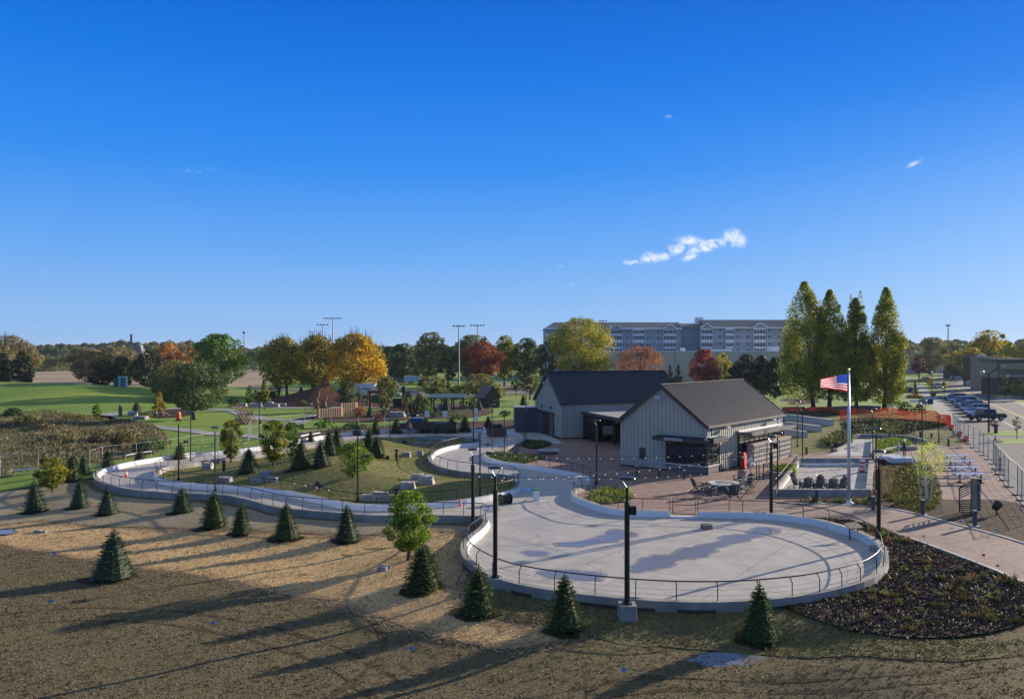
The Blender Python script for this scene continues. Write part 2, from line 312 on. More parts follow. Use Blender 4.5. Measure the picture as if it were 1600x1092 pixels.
# rink floor: concrete with damp stains
def rinkmat():
    m = bpy.data.materials.new('rink_concrete'); m.use_nodes = True; n = m.node_tree; L = n.links; b = n.nodes['Principled BSDF']
    pos = n.nodes.new('ShaderNodeNewGeometry').outputs['Position']
    def noise(sc, det=6, ro=.6, st=None):
        t = n.nodes.new('ShaderNodeTexNoise'); t.inputs['Scale'].default_value = sc; t.inputs['Detail'].default_value = det; t.inputs['Roughness'].default_value = ro
        if st:
            mp = n.nodes.new('ShaderNodeMapping'); mp.inputs['Scale'].default_value = st; mp.inputs['Rotation'].default_value = (0, 0, .5); L.new(pos, mp.inputs[0]); L.new(mp.outputs[0], t.inputs[0])
        else: L.new(pos, t.inputs[0])
        return t.outputs[0]
    def mx(f, a, b_):
        k = n.nodes.new('ShaderNodeMix'); k.data_type = 'RGBA'; L.new(f, k.inputs[0])
        for i, q in ((6, a), (7, b_)):
            if isinstance(q, tuple): k.inputs[i].default_value = (*q, 1)
            else: L.new(q, k.inputs[i])
        return k.outputs[2]
    def rng(s_, a, b_):
        k = n.nodes.new('ShaderNodeMapRange'); k.inputs[1].default_value = a; k.inputs[2].default_value = b_; L.new(s_, k.inputs[0]); return k.outputs[0]
    c = mx(rng(noise(.8), .35, .65), (.37, .325, .275), (.47, .42, .36))
    c = mx(rng(noise(.22, 5, .6, (1, .35, 1)), .56, .66), c, (.35, .325, .30))
    c = mx(rng(noise(9), .62, .72), c, (.36, .34, .31))
    c = mx(rng(noise(.45, 7, .7, (.3, 1.6, 1)), .60, .68), c, (.32, .285, .245))
    bt = n.nodes.new('ShaderNodeTexBrick'); bt.offset = 0; bt.inputs['Scale'].default_value = 1; bt.inputs['Brick Width'].default_value = 4.6; bt.inputs['Row Height'].default_value = 4.6; bt.inputs['Mortar Size'].default_value = .022; bt.inputs['Mortar Smooth'].default_value = .3
    mp = n.nodes.new('ShaderNodeMapping'); mp.inputs['Rotation'].default_value = (0, 0, .62); L.new(pos, mp.inputs[0]); L.new(mp.outputs[0], bt.inputs[0]); c = mx(bt.outputs['Fac'], c, (.20, .18, .16))
    vo = n.nodes.new('ShaderNodeTexVoronoi'); vo.feature = 'DISTANCE_TO_EDGE'; vo.inputs['Scale'].default_value = .16; dv = n.nodes.new('ShaderNodeVectorMath'); dv.operation = 'ADD'; wv = n.nodes.new('ShaderNodeTexNoise'); wv.inputs['Scale'].default_value = .9; L.new(pos, wv.inputs[0]); L.new(pos, dv.inputs[0]); L.new(wv.outputs['Color'], dv.inputs[1]); L.new(dv.outputs[0], vo.inputs['Vector'])
    c = mx(rng(vo.outputs['Distance'], .0045, .001), c, (.25, .22, .19))
    L.new(c, b.inputs['Base Color']); b.inputs['Roughness'].default_value = .62
    return m
m_rink = rinkmat()
def brickmat(name, a, b_, mort, sx=.22, sy=.11, rot=.0):
    m = bpy.data.materials.new(name); m.use_nodes = True; n = m.node_tree; L = n.links; b = n.nodes['Principled BSDF']
    pos = n.nodes.new('ShaderNodeNewGeometry').outputs['Position']; mp = n.nodes.new('ShaderNodeMapping'); mp.inputs['Rotation'].default_value = (0, 0, rot); L.new(pos, mp.inputs[0])
    t = n.nodes.new('ShaderNodeTexBrick'); t.inputs['Scale'].default_value = 1; t.inputs['Brick Width'].default_value = sx; t.inputs['Row Height'].default_value = sy; t.inputs['Mortar Size'].default_value = .006
    t.inputs['Color1'].default_value = (*a, 1); t.inputs['Color2'].default_value = (*b_, 1); t.inputs['Mortar'].default_value = (*mort, 1); L.new(mp.outputs[0], t.inputs[0])
    ns = n.nodes.new('ShaderNodeTexNoise'); ns.inputs['Scale'].default_value = .5; ns.inputs['Detail'].default_value = 6; L.new(pos, ns.inputs[0])
    r = n.nodes.new('ShaderNodeMapRange'); r.inputs[1].default_value = .3; r.inputs[2].default_value = .7; r.inputs[3].default_value = .8; r.inputs[4].default_value = 1.15; L.new(ns.outputs[0], r.inputs[0])
    k = n.nodes.new('ShaderNodeMix'); k.data_type = 'RGBA'; k.blend_type = 'MULTIPLY'; k.inputs[0].default_value = 1; L.new(t.outputs[0], k.inputs[6]); L.new(r.outputs[0], k.inputs[7])
    L.new(k.outputs[2], b.inputs['Base Color']); b.inputs['Roughness'].default_value = .85
    bp = n.nodes.new('ShaderNodeBump'); bp.inputs['Strength'].default_value = .4; bp.inputs['Distance'].default_value = .01; bp.invert = True; L.new(t.outputs['Fac'], bp.inputs['Height']); L.new(bp.outputs[0], b.inputs['Normal'])
    return m
m_brick = brickmat('brick_paving', (.21, .12, .09), (.29, .18, .14), (.16, .115, .09), .42, .21, .25)
m_brick2 = brickmat('walk_brick', (.20, .125, .095), (.29, .20, .16), (.17, .13, .11), .42, .21, -.6)
# terrain sheet
def axis(a, b, s0, s1, lo, hi):
    xs = list(np.arange(s0, s1+.01, 1.)); st = 1.; x = s1
    while x < hi: st *= 1.18; x += st; xs.append(x)
    st = 1.; x = s0
    while x > lo: st *= 1.18; x -= st; xs.insert(0, x)
    return xs
def terrain():
    xs = axis(0, 0, -62, 22, -4500, 4500); ys = axis(0, 0, 18, 98, -400, 7000)
    # finer bands over the grassy rise
    xs = sorted(set([round(x, 2) for x in xs]+[float(x) for x in range(-150, -62, 4)])); ys = sorted(set([round(y, 2) for y in ys]+[float(y) for y in range(100, 240, 4)]))
    nx, ny = len(xs), len(ys); vs = [(x, y, h(x, y)) for y in ys for x in xs]
    fs = [(j*nx+i, j*nx+i+1, (j+1)*nx+i+1, (j+1)*nx+i) for j in range(ny-1) for i in range(nx-1)]
    me = bpy.data.meshes.new('ground'); me.from_pydata(vs, [], fs); me.materials.append(m_lawn); me.polygons.foreach_set('use_smooth', [True]*len(fs)); tag(link('ground', me), kind='structure')
terrain()
# near ground sheets
def PXY(l): return XY(l)
soil = [(-1500, 1600), (3000, 1600), (1750, 1000), (1600, 965), (1500, 1000), (1400, 995), (1310, 975), (1230, 950), (1100, 951), (963, 944), (840, 928), (759, 902), (729, 866), (745, 840), (755, 818), (590, 812), (450, 803), (380, 787), (270, 779), (180, 768), (150, 755), (120, 745), (60, 752), (-30, 762), (-400, 790), (-1500, 900)]
def jit(p, a=.22, sd=1):
    rg = random.Random(sd); n = len(p); ph = [rg.uniform(0, 6.28) for _ in range(6)]; return [(x+a*(math.sin(i*.31+ph[0])+.7*math.sin(i*.83+ph[1])+rg.uniform(-.6, .6)), y+a*(math.sin(i*.27+ph[2])+.7*math.sin(i*.71+ph[3])+rg.uniform(-.6, .6))) for i, (x, y) in enumerate(p)]
drape('lawn_soil', XYT(soil), .03, m_soil, 1.)
straw = [(-60, 838), (0, 852), (60, 862), (160, 878), (250, 893), (340, 905), (420, 922), (500, 937), (553, 952), (604, 971), (663, 985), (725, 1002), (807, 1013), (907, 996), (880, 984), (855, 985), (800, 978), (745, 962), (722, 940), (716, 900), (722, 860), (720, 832), (640, 829), (560, 842), (500, 836), (430, 832), (330, 828), (230, 826), (130, 822), (60, 815), (0, 822), (-60, 826)]
drape('straw_matting', jit(catmull(XYT(straw), True, .5), .13), .045, m_straw, 1.)
pale = [(-60, 826), (0, 821), (60, 814), (130, 821), (230, 825), (330, 827), (430, 831), (500, 835), (560, 841), (640, 828), (722, 831), (735, 824), (640, 820), (520, 815), (430, 807), (380, 795), (300, 786), (220, 780), (160, 772), (120, 756), (50, 765), (-60, 775)]
drape('shaded_matting', jit(catmull(XYT(pale), True, .6), .09, 3), .05, m_straw2, 1.)
olive = [(741, 915), (752, 950), (800, 975), (870, 983), (920, 996), (1010, 1010), (1150, 1018), (1300, 1030), (1500, 1035), (1600, 1000), (1480, 998), (1380, 995), (1310, 972), (1225, 952), (1088, 952), (963, 945), (840, 930), (775, 910)]
drape('new_grass', jit(catmull(XYT(olive), True, .5), .16, 5), .065, m_olive, 1.)
drape('island_lawn', INNC, .03, m_island, 1.)
# rink + ribbon floor
sheet('ice_ribbon_floor', OUTC, .0, m_rink, holes=[INNC])
# beds and plazas
bed = [(1225, 948), (1300, 932), (1372, 905), (1385, 880), (1372, 856), (1340, 838), (1240, 814), (1200, 809), (1330, 815), (1425, 845), (1480, 868), (1560, 898), (1640, 935), (1600, 975), (1500, 997), (1400, 997), (1320, 985), (1260, 965)]
def mixbed(n, pts, z=.012, m=None): return sheet(n, catmull(XY(pts), True, 1.), z, m or m_mulch)
mixbed('mulch_bed', bed, .09)
plaza = [(1212, 812), (1140, 810.5), (1091, 809.5), (1047, 808.5), (985, 807.5), (947, 802.5), (919, 793.5), (900, 786.5), (892.5, 778), (898.5, 770), (913.5, 765), (923.5, 760), (920.5, 752), (900, 746), (856, 738), (817, 732), (784, 728), (760, 721), (753.5, 714), (762, 709), (790, 704), (806, 698), (818, 691), (822, 686), (1000, 684), (1100, 690), (1215, 690), (1300, 700), (1320, 690), (1330, 684), (1440, 684), (1440, 712), (1475, 690), (1490, 682), (1513, 694), (1560, 742), (1600, 790), (1700, 850), (1760, 980), (1600, 912), (1480, 862), (1425, 842), (1330, 812)]
sheet('brick_plaza', XY(plaza), .008, m_brick)
sheet('building_apron', XY([(800, 679), (817, 684), (822, 690), (812, 697), (880, 692), (868, 686), (838, 668), (812, 668), (780, 672)]), .016, m_conc)
sheet('gravel_lot', XY([(560, 680), (470, 688), (440, 678), (540, 668), (700, 660), (806, 655), (812, 668), (800, 677), (700, 672.5), (620, 673.5)]), .01, m_dirt)
sheet('brick_path', catmull(XY([(1204, 806), (1330, 812), (1425, 842), (1480, 862), (1560, 893), (1700, 960), (1800, 940), (1600, 848), (1500, 820), (1400, 795), (1330, 788), (1210, 786), (1195, 795)]), True, 2), .014, m_brick2)
for nm, pts in (('path_kerb', [(1420, 840), (1425, 842), (1480, 862), (1560, 893), (1640, 930)]), ('path_kerb', [(1215, 786), (1330, 789), (1400, 796), (1500, 821), (1600, 849), (1700, 890)])):
    p = catmull(XY(pts), False, 1.5); mb = MB()
    for a, b in zip(p, p[1:]): mb.beam((a[0], a[1], .02), (b[0], b[1], .02), .22, .08)
    tag(mb.build(nm, m_conc), kind='structure')
sheet('planting_bed', catmull(XY([(1212, 787), (1330, 788), (1400, 796), (1440, 806), (1475, 803), (1462, 780), (1470, 766), (1462, 740), (1445, 722), (1400, 716), (1372, 730), (1369, 775), (1300, 781), (1230, 782)]), True, 1.5), .024, m_mulch)
sheet('bare_dirt_strip', catmull(XY([(1440, 806), (1475, 803), (1465, 780), (1490, 781), (1560, 781), (1625, 800), (1640, 870), (1600, 849), (1500, 820)]), True, 1.5), .028, m_dirt)
sheet('lawn_corner', catmull(XY([(1222, 706), (1232, 690), (1222, 655), (1235, 645), (1300, 645), (1330, 655), (1345, 684), (1330, 686), (1312, 702), (1290, 706), (1250, 710)]), True, 1.5), .02, m_island)
sheet('lawn_wedge', catmull(XY([(1440, 684), (1425, 672), (1440, 664), (1475, 662), (1492, 680), (1508, 694), (1480, 697)]), True, 1.5), .02, m_island)
sheet('hedge_bed', catmull(XY([(1330, 686), (1315, 665), (1318, 655), (1400, 653), (1470, 660), (1485, 668), (1430, 676), (1440, 686), (1400, 681), (1360, 678)]), True, 1.5), .034, m_mulch)
sheet('ramp_slab', XY([(1331, 687), (1362, 687), (1363, 712), (1290, 713), (1312, 702), (1326, 697)]), .022, m_conc)
sheet('bowl_lawn', catmull(XY([(1210, 625), (1215, 648), (1240, 640), (1330, 638), (1460, 642), (1440, 615), (1300, 612), (1220, 613)]), True, 3), .012, m_lawn)
sheet('garden_bed_far', catmull(XY([(1217, 626), (1232, 622), (1270, 624), (1280, 629), (1240, 633), (1228, 631), (1236, 628)]), True, 3), .02, m_mulch)
sheet('tree_bed', catmull(XY([(1215, 648), (1240, 641), (1340, 640), (1345, 644), (1300, 652), (1240, 654)]), True, 3), .022, m_mulch)
# street
road = XY([(1464, 580), (1472, 577), (1484, 577), (1530, 594), (1640, 610), (1800, 640), (2400, 760), (2400, 1100), (1600, 790), (1562, 700), (1545, 682), (1513, 665), (1500, 650), (1461, 618.6), (1466, 606)])
sheet('road', road, .006, m_asph)
sheet('side_walk', XY([(1428, 600), (1440, 600), (1462, 619), (1501, 651), (1513, 665), (1548, 683), (1563, 700), (1640, 770), (1600, 790), (1560, 742), (1513, 694), (1490, 674), (1470, 650), (1452, 633), (1440, 615)]), .018, m_walk)
sheet('kerb_verge', XY([(1536, 678), (1552, 673), (1600, 673), (1700, 690), (1700, 696), (1600, 681), (1560, 681)]), .03, m_lawn)
sheet('kerb_verge', XY([(1561, 686), (1600, 685), (1700, 700), (1700, 712), (1600, 693), (1568, 694)]), .03, m_lawn)
sheet('kerb_verge', XY([(1529, 612), (1560, 611), (1585, 619), (1567, 621), (1552, 618)]), .03, m_lawn)
sheet('kerb_verge', XY([(1576, 626), (1640, 624), (1640, 629), (1590, 629)]), .03, m_lawn)
sheet('kerb_verge', XY([(1452, 607), (1474, 610), (1474, 613), (1457, 613)]), .03, m_lawn)
sheet('kerb_verge', XY([(1461, 616), (1482, 616), (1485, 619), (1464, 619)]), .03, m_lawn)
sheet('kerb_verge', XY([(1410, 614), (1436, 614), (1440, 618), (1446, 630), (1410, 628)]), .03, m_lawn)
def stripe(n, pts, w, m, z=.012):
    p = XY(pts); mb = MB()
    for a, b in zip(p, p[1:]):
        d = (Vector(b)-Vector(a)).normalized(); q = Vector((-d.y, d.x))*w/2
        mb.poly([(a[0]-q.x, a[1]-q.y, z), (b[0]-q.x, b[1]-q.y, z), (b[0]+q.x, b[1]+q.y, z), (a[0]+q.x, a[1]+q.y, z)])
    tag(mb.build(n, m), kind='structure')
stripe('yellow_road_line', [(1497, 607), (1535, 625), (1600, 652.5), (1700, 695)], .5, m_yell)
stripe('white_road_line', [(1566, 618), (1600, 634)], .3, m_paint)
stripe('white_road_line', [(1560, 655), (1600, 675)], .3, m_paint)
stripe('white_road_line', [(1600, 705), (1640, 726)], .3, m_paint)
# lanes between parking bays
sheet('crossing_slab', XY([(1552, 622), (1600, 633), (1640, 636), (1600, 628), (1570, 618)]), .014, m_walk)
# far field and marsh
sheet('tan_field', XY([(-900, 603), (-900, 574), (250, 577), (420, 577), (420, 604), (200, 604)]), .01, m_field)
sheet('marsh_ground', catmull(XY([(-600, 640), (0, 648), (150, 648), (240, 665), (262, 690), (240, 706), (150, 722), (0, 745), (-600, 770)]), True, 3), .02, m_reed)
drape('grass_strip', catmull(XYT([(-300, 752), (0, 736), (150, 724), (165, 735), (150, 748), (60, 759), (0, 770), (-300, 790)]), True, 2), .09, m_lawn)
def path(n, pts, w, m=None, z=.02):
    p = catmull(XY(pts), False, 2.); mb = MB(); L_ = []
    for i, a in enumerate(p):
        d = (Vector(p[min(i+1, len(p)-1)])-Vector(p[max(i-1, 0)])).normalized(); q = Vector((-d.y, d.x))*w/2; L_.append(((a[0]+q.x, a[1]+q.y, z), (a[0]-q.x, a[1]-q.y, z)))
    for a, b in zip(L_, L_[1:]): mb.poly([a[0], a[1], b[1], b[0]])
    tag(mb.build(n, m or m_path), kind='structure')
path('park_path', [(60, 652), (130, 650), (160, 652), (175, 647), (200, 641), (240, 638), (300, 632)], 3)
path('park_path', [(158, 650), (185, 660), (230, 665), (290, 672), (340, 678), (400, 682), (450, 690)], 2.6)
path('park_path', [(240, 638), (350, 640), (385, 648), (420, 655), (470, 655), (530, 640)], 3)
path('park_path', [(360, 636), (420, 636.5), (500, 637), (560, 636), (640, 640)], 3)
path('park_path', [(455, 665), (475, 655), (510, 650)], 3)
path('park_road', [(380, 606), (600, 616), (700, 618), (820, 615), (840, 612)], 8, m_asph)
sheet('playground_dirt', catmull(XY([(366, 657), (375, 653), (395, 655), (400, 660), (380, 663), (365, 661)]), True, 2), .03, m_mulch)
sheet('playground_dirt', catmull(XY([(505, 655), (540, 645), (600, 640), (640, 630), (700, 630), (770, 640), (740, 652), (640, 655), (560, 660)]), True, 3), .03, m_dirt)
sheet('playground_dirt', catmull(XY([(220, 645), (255, 640), (300, 640), (300, 648), (250, 653)]), True, 3), .03, m_mulch)
sheet('sand_court', catmull(XY([(760, 608), (780, 601), (835, 601), (835, 610), (800, 613)]), True, 3), .015, m_field)
# brown mulch mound
mm = MB(); c0 = G(482, 634); pts = []
def mound(x, y):
    dx = (x-c0.x); t = max(0, 1-(abs(dx)/(10.5 if dx > 0 else 13.5)))*max(0, 1-abs(y-(c0.y+9))/10); return 3.6*min(1, t*1.0)
n1 = 30
gv = [[(c0.x-16+i*1.1, c0.y-3+j*1., mound(c0.x-16+i*1.1, c0.y-3+j*1.)) for i in range(n1)] for j in range(24)]
for j in range(23):
    for i in range(n1-1): mm.poly([gv[j][i], gv[j][i+1], gv[j+1][i+1], gv[j+1][i]])
tag(mm.build('mulch_mound', mat('mound_mulch', (.060, .026, .016), (.105, .05, .03), scale=4, bump=1, coord='World', rough=.95, spec=.1)), kind='structure')
# puddles
m_pud = mat('puddle_water', (.20, .185, .17), rough=.22, spec=.38); m_damp = mat('damp_concrete', (.22, .185, .15), (.34, .30, .25), scale=2.5, rough=.35, coord='World')
m_mud = mat('wet_mud', (.035, .028, .018), (.06, .05, .03), scale=2, rough=.25, coord='World')
def puddle(pts, z, grow=.25, md=None):
    p = catmull(XYT(pts), True, .25); random.seed(len(pts)); cx = sum(q[0] for q in p)/len(p); cy = sum(q[1] for q in p)/len(p)
    rj = random.Random(len(pts)); p = [(x+.16*math.sin(i*.45)+.08*math.sin(i*1.3)+rj.uniform(-.07, .07), y+.12*math.cos(i*.6)+.06*math.cos(i*1.9)+rj.uniform(-.06, .06)) for i, (x, y) in enumerate(p)]
    ar = sum(p[i][0]*p[(i+1) % len(p)][1]-p[(i+1) % len(p)][0]*p[i][1] for i in range(len(p))); sg = 1 if ar > 0 else -1
    o = []
    for i in range(len(p)):
        a = Vector(p[i-2]); b = Vector(p[(i+2) % len(p)]); d = (b-a).normalized(); o.append((p[i][0]+d.y*grow*sg*(1+.5*math.sin(i*.7)), p[i][1]-d.x*grow*sg*(1+.5*math.cos(i*.9))))
    if md and z > -1: z = z
    sheet('damp_patch', o, z, md or m_damp); sheet('puddle', p, z+.006, m_pud)
puddle([(985, 897), (990, 885), (1010, 878), (1045, 870), (1080, 860), (1125, 850), (1135, 842), (1160, 840), (1175, 832), (1195, 828), (1212, 831), (1200, 838), (1165, 848), (1130, 856), (1110, 868), (1070, 878), (1045, 887), (1010, 897)], .006)
puddle([(870, 854), (900, 850), (935, 846), (945, 836), (960, 832), (985, 834), (995, 838), (970, 846), (930, 854), (900, 858)], .006)
puddle([(845, 899), (880, 895), (920, 899), (945, 904), (925, 911), (880, 909)], .006)
puddle([(819, 868), (835, 866), (850, 868), (838, 871), (824, 871)], .006, .3)
puddle([(818, 766), (828, 763), (832, 770), (822, 774)], .006, .15); puddle([(760, 798), (770, 796), (775, 801), (765, 803)], .006, .15)
zl = h(6, 27.5)
puddle([(1010, 1026), (1050, 1020), (1090, 1022), (1140, 1022), (1185, 1024), (1205, 1034), (1180, 1042), (1130, 1040), (1100, 1046), (1060, 1038)], -.60+.045, .25, m_mud)
puddle([(-10, 833), (14, 831), (24, 834), (5, 838)], h(-36, 48)+.12, .2, m_mud)
# ================= WALLS AND RAILINGS =================
m_black = mat('black_metal', (.012, .011, .011), rough=.42, metal=.3, spec=.5)
m_bronze = mat('dark_bronze_rail', (.035, .024, .02), rough=.35, metal=.6)
def normals(p, closed):
    n = len(p); o = []
    for i in range(n):
        a = Vector(p[i-1] if closed or i else p[i]); b = Vector(p[(i+1) % n] if closed or i < n-1 else p[i]); d = (b-a).normalized(); o.append(Vector((-d.y, d.x)))
    return o
# OUTC orientation: make interior on the left normal
def area(p): return sum(p[i][0]*p[(i+1) % len(p)][1]-p[(i+1) % len(p)][0]*p[i][1] for i in range(len(p)))
def nearest(curve, px, py):
    g = G(px, py); return min(range(len(curve)), key=lambda i: (curve[i][0]-g.x)**2+(curve[i][1]-g.y)**2)
def seg(curve, a, b):
    n = len(curve); i = nearest(curve, *a); j = nearest(curve, *b); o = []; k = i
    while True:
        o.append(curve[k])
        if k == j: break
        k = (k+1) % n
    return o
def wallseg(pts, label, zt=.42, zb=-.9, th=.34, side=1, m=(None, None), white=True, slots=False):
    """side: +1 = rink side lies on the +normal; wall grows to the other side"""
    N_ = normals(pts, False); mb = MB(); rows = []
    for p, n in zip(pts, N_):
        a = Vector((p[0], p[1])); b = a-n*side*th; rows.append(((a.x, a.y), (b.x, b.y)))
    for (a, b), (c, d) in zip(rows, rows[1:]):
        mb.cur = 1; mb.poly([(*a, -.02), (*c, -.02), (*c, zt), (*a, zt)])
        mb.cur = 0; mb.poly([(*a, zt), (*c, zt), (*d, zt), (*b, zt)]); mb.poly([(*b, zt), (*d, zt), (*d, zb), (*b, zb)])
        if side < 0: mb.f[-3:] = [tuple(reversed(f)) for f in mb.f[-3:]]
    for (a, b) in (rows[0], rows[-1]): mb.cur = 0; mb.poly([(*a, zb), (*b, zb), (*b, zt), (*a, zt)])
    root = thing('rink_wall', (0, 0, 0), 0, label, 'wall', 'low concrete walls round the ice ribbon')
    mb.build('wall_body', [m_wallc, m_white if white else m_wallc], root)
    if white:   # proud kick board along the foot of the wall
        k = MB(); R2 = [((a[0]+n.x*side*.03, a[1]+n.y*side*.03), (a[0]+n.x*side*.07, a[1]+n.y*side*.07)) for (a, b), n in zip(rows, N_)]
        for (a, b), (c, d) in zip(R2, R2[1:]):
            k.poly([(*b, 0), (*d, 0), (*d, .2), (*b, .2)]); k.poly([(*a, .2), (*b, .2), (*d, .2), (*c, .2)])
        k.build('kick_board', m_white, root)
    if slots:
        acc = 0
        for i in range(1, len(rows)):
            b = Vector(rows[i][1]); a = Vector(rows[i-1][1]); acc += (b-a).length
            if acc > 2.6:
                acc = 0; j = min(i+2, len(rows)-1); p = Vector(rows[i-1][1]); q = Vector(rows[j][1]); n = N_[i]*side; s_ = MB(); s_.beam((p.x-n.x*.02, p.y-n.y*.02, .02), (q.x-n.x*.02, q.y-n.y*.02, .02), .1, .13); s_.build('drain_slot', mat('slot_shadow', (.05, .045, .04), rough=.9), root)
    return root
sO = 1 if area(OUTC) > 0 else -1
def railing(pts, label, side=1, zb=.42, hgt=.78, sp=1.3, off=.17, lean=.16, straight=False):
    N_ = normals(pts, False); root = thing('railing', (0, 0, 0), 0, label, 'railing', 'dark bronze railings round the ice ribbon')
    base = [Vector((p[0]-n.x*side*off, p[1]-n.y*side*off, zb)) for p, n in zip(pts, N_)]
    top = [Vector((p[0]+n.x*side*(lean-off), p[1]+n.y*side*(lean-off), zb+hgt)) for p, n in zip(pts, N_)]
    mb = MB(); mb.tube(top, .03, 6); mb.build('top_rail', m_bronze, root, smooth=True)
    acc = sp; k = 0
    for i in range(len(base)):
        if i: acc += (base[i]-base[i-1]).length
        if acc >= sp:
            acc = 0; k += 1; b, t = base[i], top[i]; mid = Vector((b.x, b.y, zb+hgt*.72))
            q = MB(); q.tube([b, mid, t] if not straight else [b, t], .024, 5); q.build('post', m_bronze, root)
    for zz in (.22, .45):       # thin cable wires
        w = MB(); w.tube([Vector((p.x, p.y, zb+zz)) for p in base], .006, 3); w.build('cable', m_bronze, root)
    return root
GATEL, GATER = (1047, 808), (1091, 809)
wallseg(seg(OUTC, (152, 749), (755, 815)), 'low concrete outer wall of the ribbon from its left bend to the big rink', side=sO)
wallseg(seg(OUTC, (755, 815), (1377, 890)), 'curved concrete wall along the near side of the big rink', side=sO, slots=True)
wallseg(seg(OUTC, (1377, 890), GATER), 'curved wall with white inner face along the far right side of the big rink', side=sO)
wallseg(seg(OUTC, GATEL, (923, 760)), 'white faced low wall round the brick tip beside the rink', side=sO)
wallseg(seg(OUTC, (923, 760), (817, 691)), 'low wall along the plaza planter and the S bend of the ribbon', side=sO)
wallseg(seg(OUTC, (817, 691), (467, 692)), 'low wall along the far side of the ribbon by the gravel lot', side=sO)
wallseg(seg(OUTC, (467, 692), (152, 749)), 'low wall with bright white inner face along the far left bend of the ribbon', side=sO)
sI = 1 if area(INNC) > 0 else -1
wallseg(seg(INNC, (241, 747), (753, 693)) if True else [], 'inner low wall along the far edge of the grassy island', side=-sI)
wallseg(seg(INNC, (753, 693), (813, 763)), 'inner low wall round the right lobe of the grassy island', side=-sI)
wallseg(seg(INNC, (813, 763), (241, 747)), 'inner low wall along the near edge of the grassy island', side=-sI)
st = MB(); a = G(*GATEL); b = G(*GATER); st.beam((a.x, a.y, .05), (b.x, b.y, .05), .34, .1); tag(st.build('gate_threshold', m_white), kind='structure')
railing(seg(OUTC, (160, 742), (755, 815))if False else seg(OUTC, (152, 749), (755, 815)), 'bent-post railing along the near wall of the ribbon left of the rink', side=sO)
railing(seg(OUTC, (757, 817), (1377, 890)), 'long bent-post railing along the near side of the big rink', side=sO)
railing(seg(OUTC, (1377, 890), (1140, 810)), 'bent-post railing along the far right curve of the big rink', side=sO)
railing(seg(OUTC, (1140, 810), (1091, 809)), 'short straight railing right of the rink gate', side=sO, straight=True, lean=0)
railing(seg(OUTC, (1047, 808), (893, 778)), 'straight railing between brick tip and rink left of the gate', side=sO, straight=True, lean=0)
railing(seg(OUTC, (893, 778), (817, 732)), 'railing round the right bend of the ribbon below the plaza planter', side=sO)
railing(seg(OUTC, (790, 704), (790, 677)), 'railing round the tight far bend next to the concrete apron', side=sO)
railing(seg(OUTC, (790, 677), (467, 692)), 'railing along the far side of the ribbon in front of the gravel lot', side=sO, sp=2.)
railing(seg(OUTC, (408, 703), (152, 749)), 'railing along the far left bend of the ribbon before the wire fence', side=sO, sp=1.8)
railing(seg(INNC, (813, 763), (412, 771)), 'railing on the near edge of the island lawn', side=-sI)
railing(seg(INNC, (412, 771), (241, 747)), 'railing on the near left edge of the island lawn', side=-sI)
railing(seg(INNC, (241, 747), (400, 715)), 'railing on the far left edge of the island lawn', side=-sI)
railing(seg(INNC, (740, 689), (813, 763)), 'railing round the right lobe of the island lawn along the S bend', side=-sI)
gt = thing('rink_gate', (0, 0, 0), 0, 'three-bar swing gate in the railing at the back of the rink', 'gate'); a = G(1051, 808); b = G(1087, 809)
q = MB(); q.tube([(a.x, a.y, .25), (a.x, a.y, 1.25), (b.x, b.y, 1.25), (b.x, b.y, .25), (a.x, a.y, .25)], .03, 6); q.build('gate_frame', m_bronze, gt)
q = MB(); q.tube([(a.x, a.y, .85), (b.x, b.y, .85)], .025, 6); q.build('gate_bar', m_bronze, gt)

m_rut = mat('rut_soil', (.05, .036, .020), (.13, .10, .055), scale=5, bump=1.5, coord='World', bdist=.06, rough=.95, spec=.1)
for i, pts in enumerate(([(-40, 965), (150, 950), (330, 962), (520, 1010), (640, 1075)], [(-40, 985), (140, 970), (310, 984), (480, 1030), (590, 1095)], [(820, 1095), (1000, 1060), (1200, 1066), (1420, 1050), (1640, 1010)], [(900, 1100), (1060, 1078), (1220, 1084), (1440, 1066), (1640, 1028)], [(560, 955), (600, 1000), (560, 1060), (500, 1100)])):
    c = catmull(XYT(pts), False, .5); rg = random.Random(i); lf, rt = [], []
    for k in range(len(c)):
        d = (Vector(c[min(k+1, len(c)-1)])-Vector(c[max(k-1, 0)])).normalized(); w_ = .10+.07*math.sin(k*.7+i)+rg.uniform(-.03, .03); lf.append((c[k][0]-d.y*w_, c[k][1]+d.x*w_)); rt.append((c[k][0]+d.y*w_, c[k][1]-d.x*w_))
    drape('wheel_rut', lf+rt[::-1], .04, m_rut, 1.)
# ================= BUILDINGS =================
m_side = mat('siding_board', (.41, .385, .315), (.45, .425, .35), scale=1.2, c3=(.385, .36, .295), scale2=.4, rough=.6)
m_batt = mat('siding_batten', (.34, .32, .26), rough=.6)
m_roof = mat('sky_tinted_metal_roof', (.006, .016, .036), (.009, .022, .048), scale=.6, rough=.5, metal=.1, spec=.22)  # blue of the reflected sky is put into the base colour
m_roof2 = mat('charcoal_metal_roof', (.022, .021, .025), (.035, .032, .036), scale=.5, rough=.5, metal=.1, spec=.25, c3=(.02, .018, .022), scale2=.2)  # charcoal metal with random darker patches
m_rib1 = mat('roof_rib_dark', (.018, .036, .065), rough=.35, metal=.3); m_rib2 = mat('roof_rib_sunlit', (.075, .066, .070), rough=.4, metal=.3)  # ribs coloured paler than the sheets, as if catching the light
m_trim = mat('dark_brown_trim', (.050, .040, .036), rough=.45)
m_trim2 = mat('grey_brown_trim', (.16, .14, .12), rough=.45)
m_stone = mat('grey_stone_block', (.12, .118, .115), (.17, .165, .155), scale=6, rough=.8, bump=.3)
m_glass = mat('dark_glass', (.012, .02, .026), rough=.05, spec=.8)
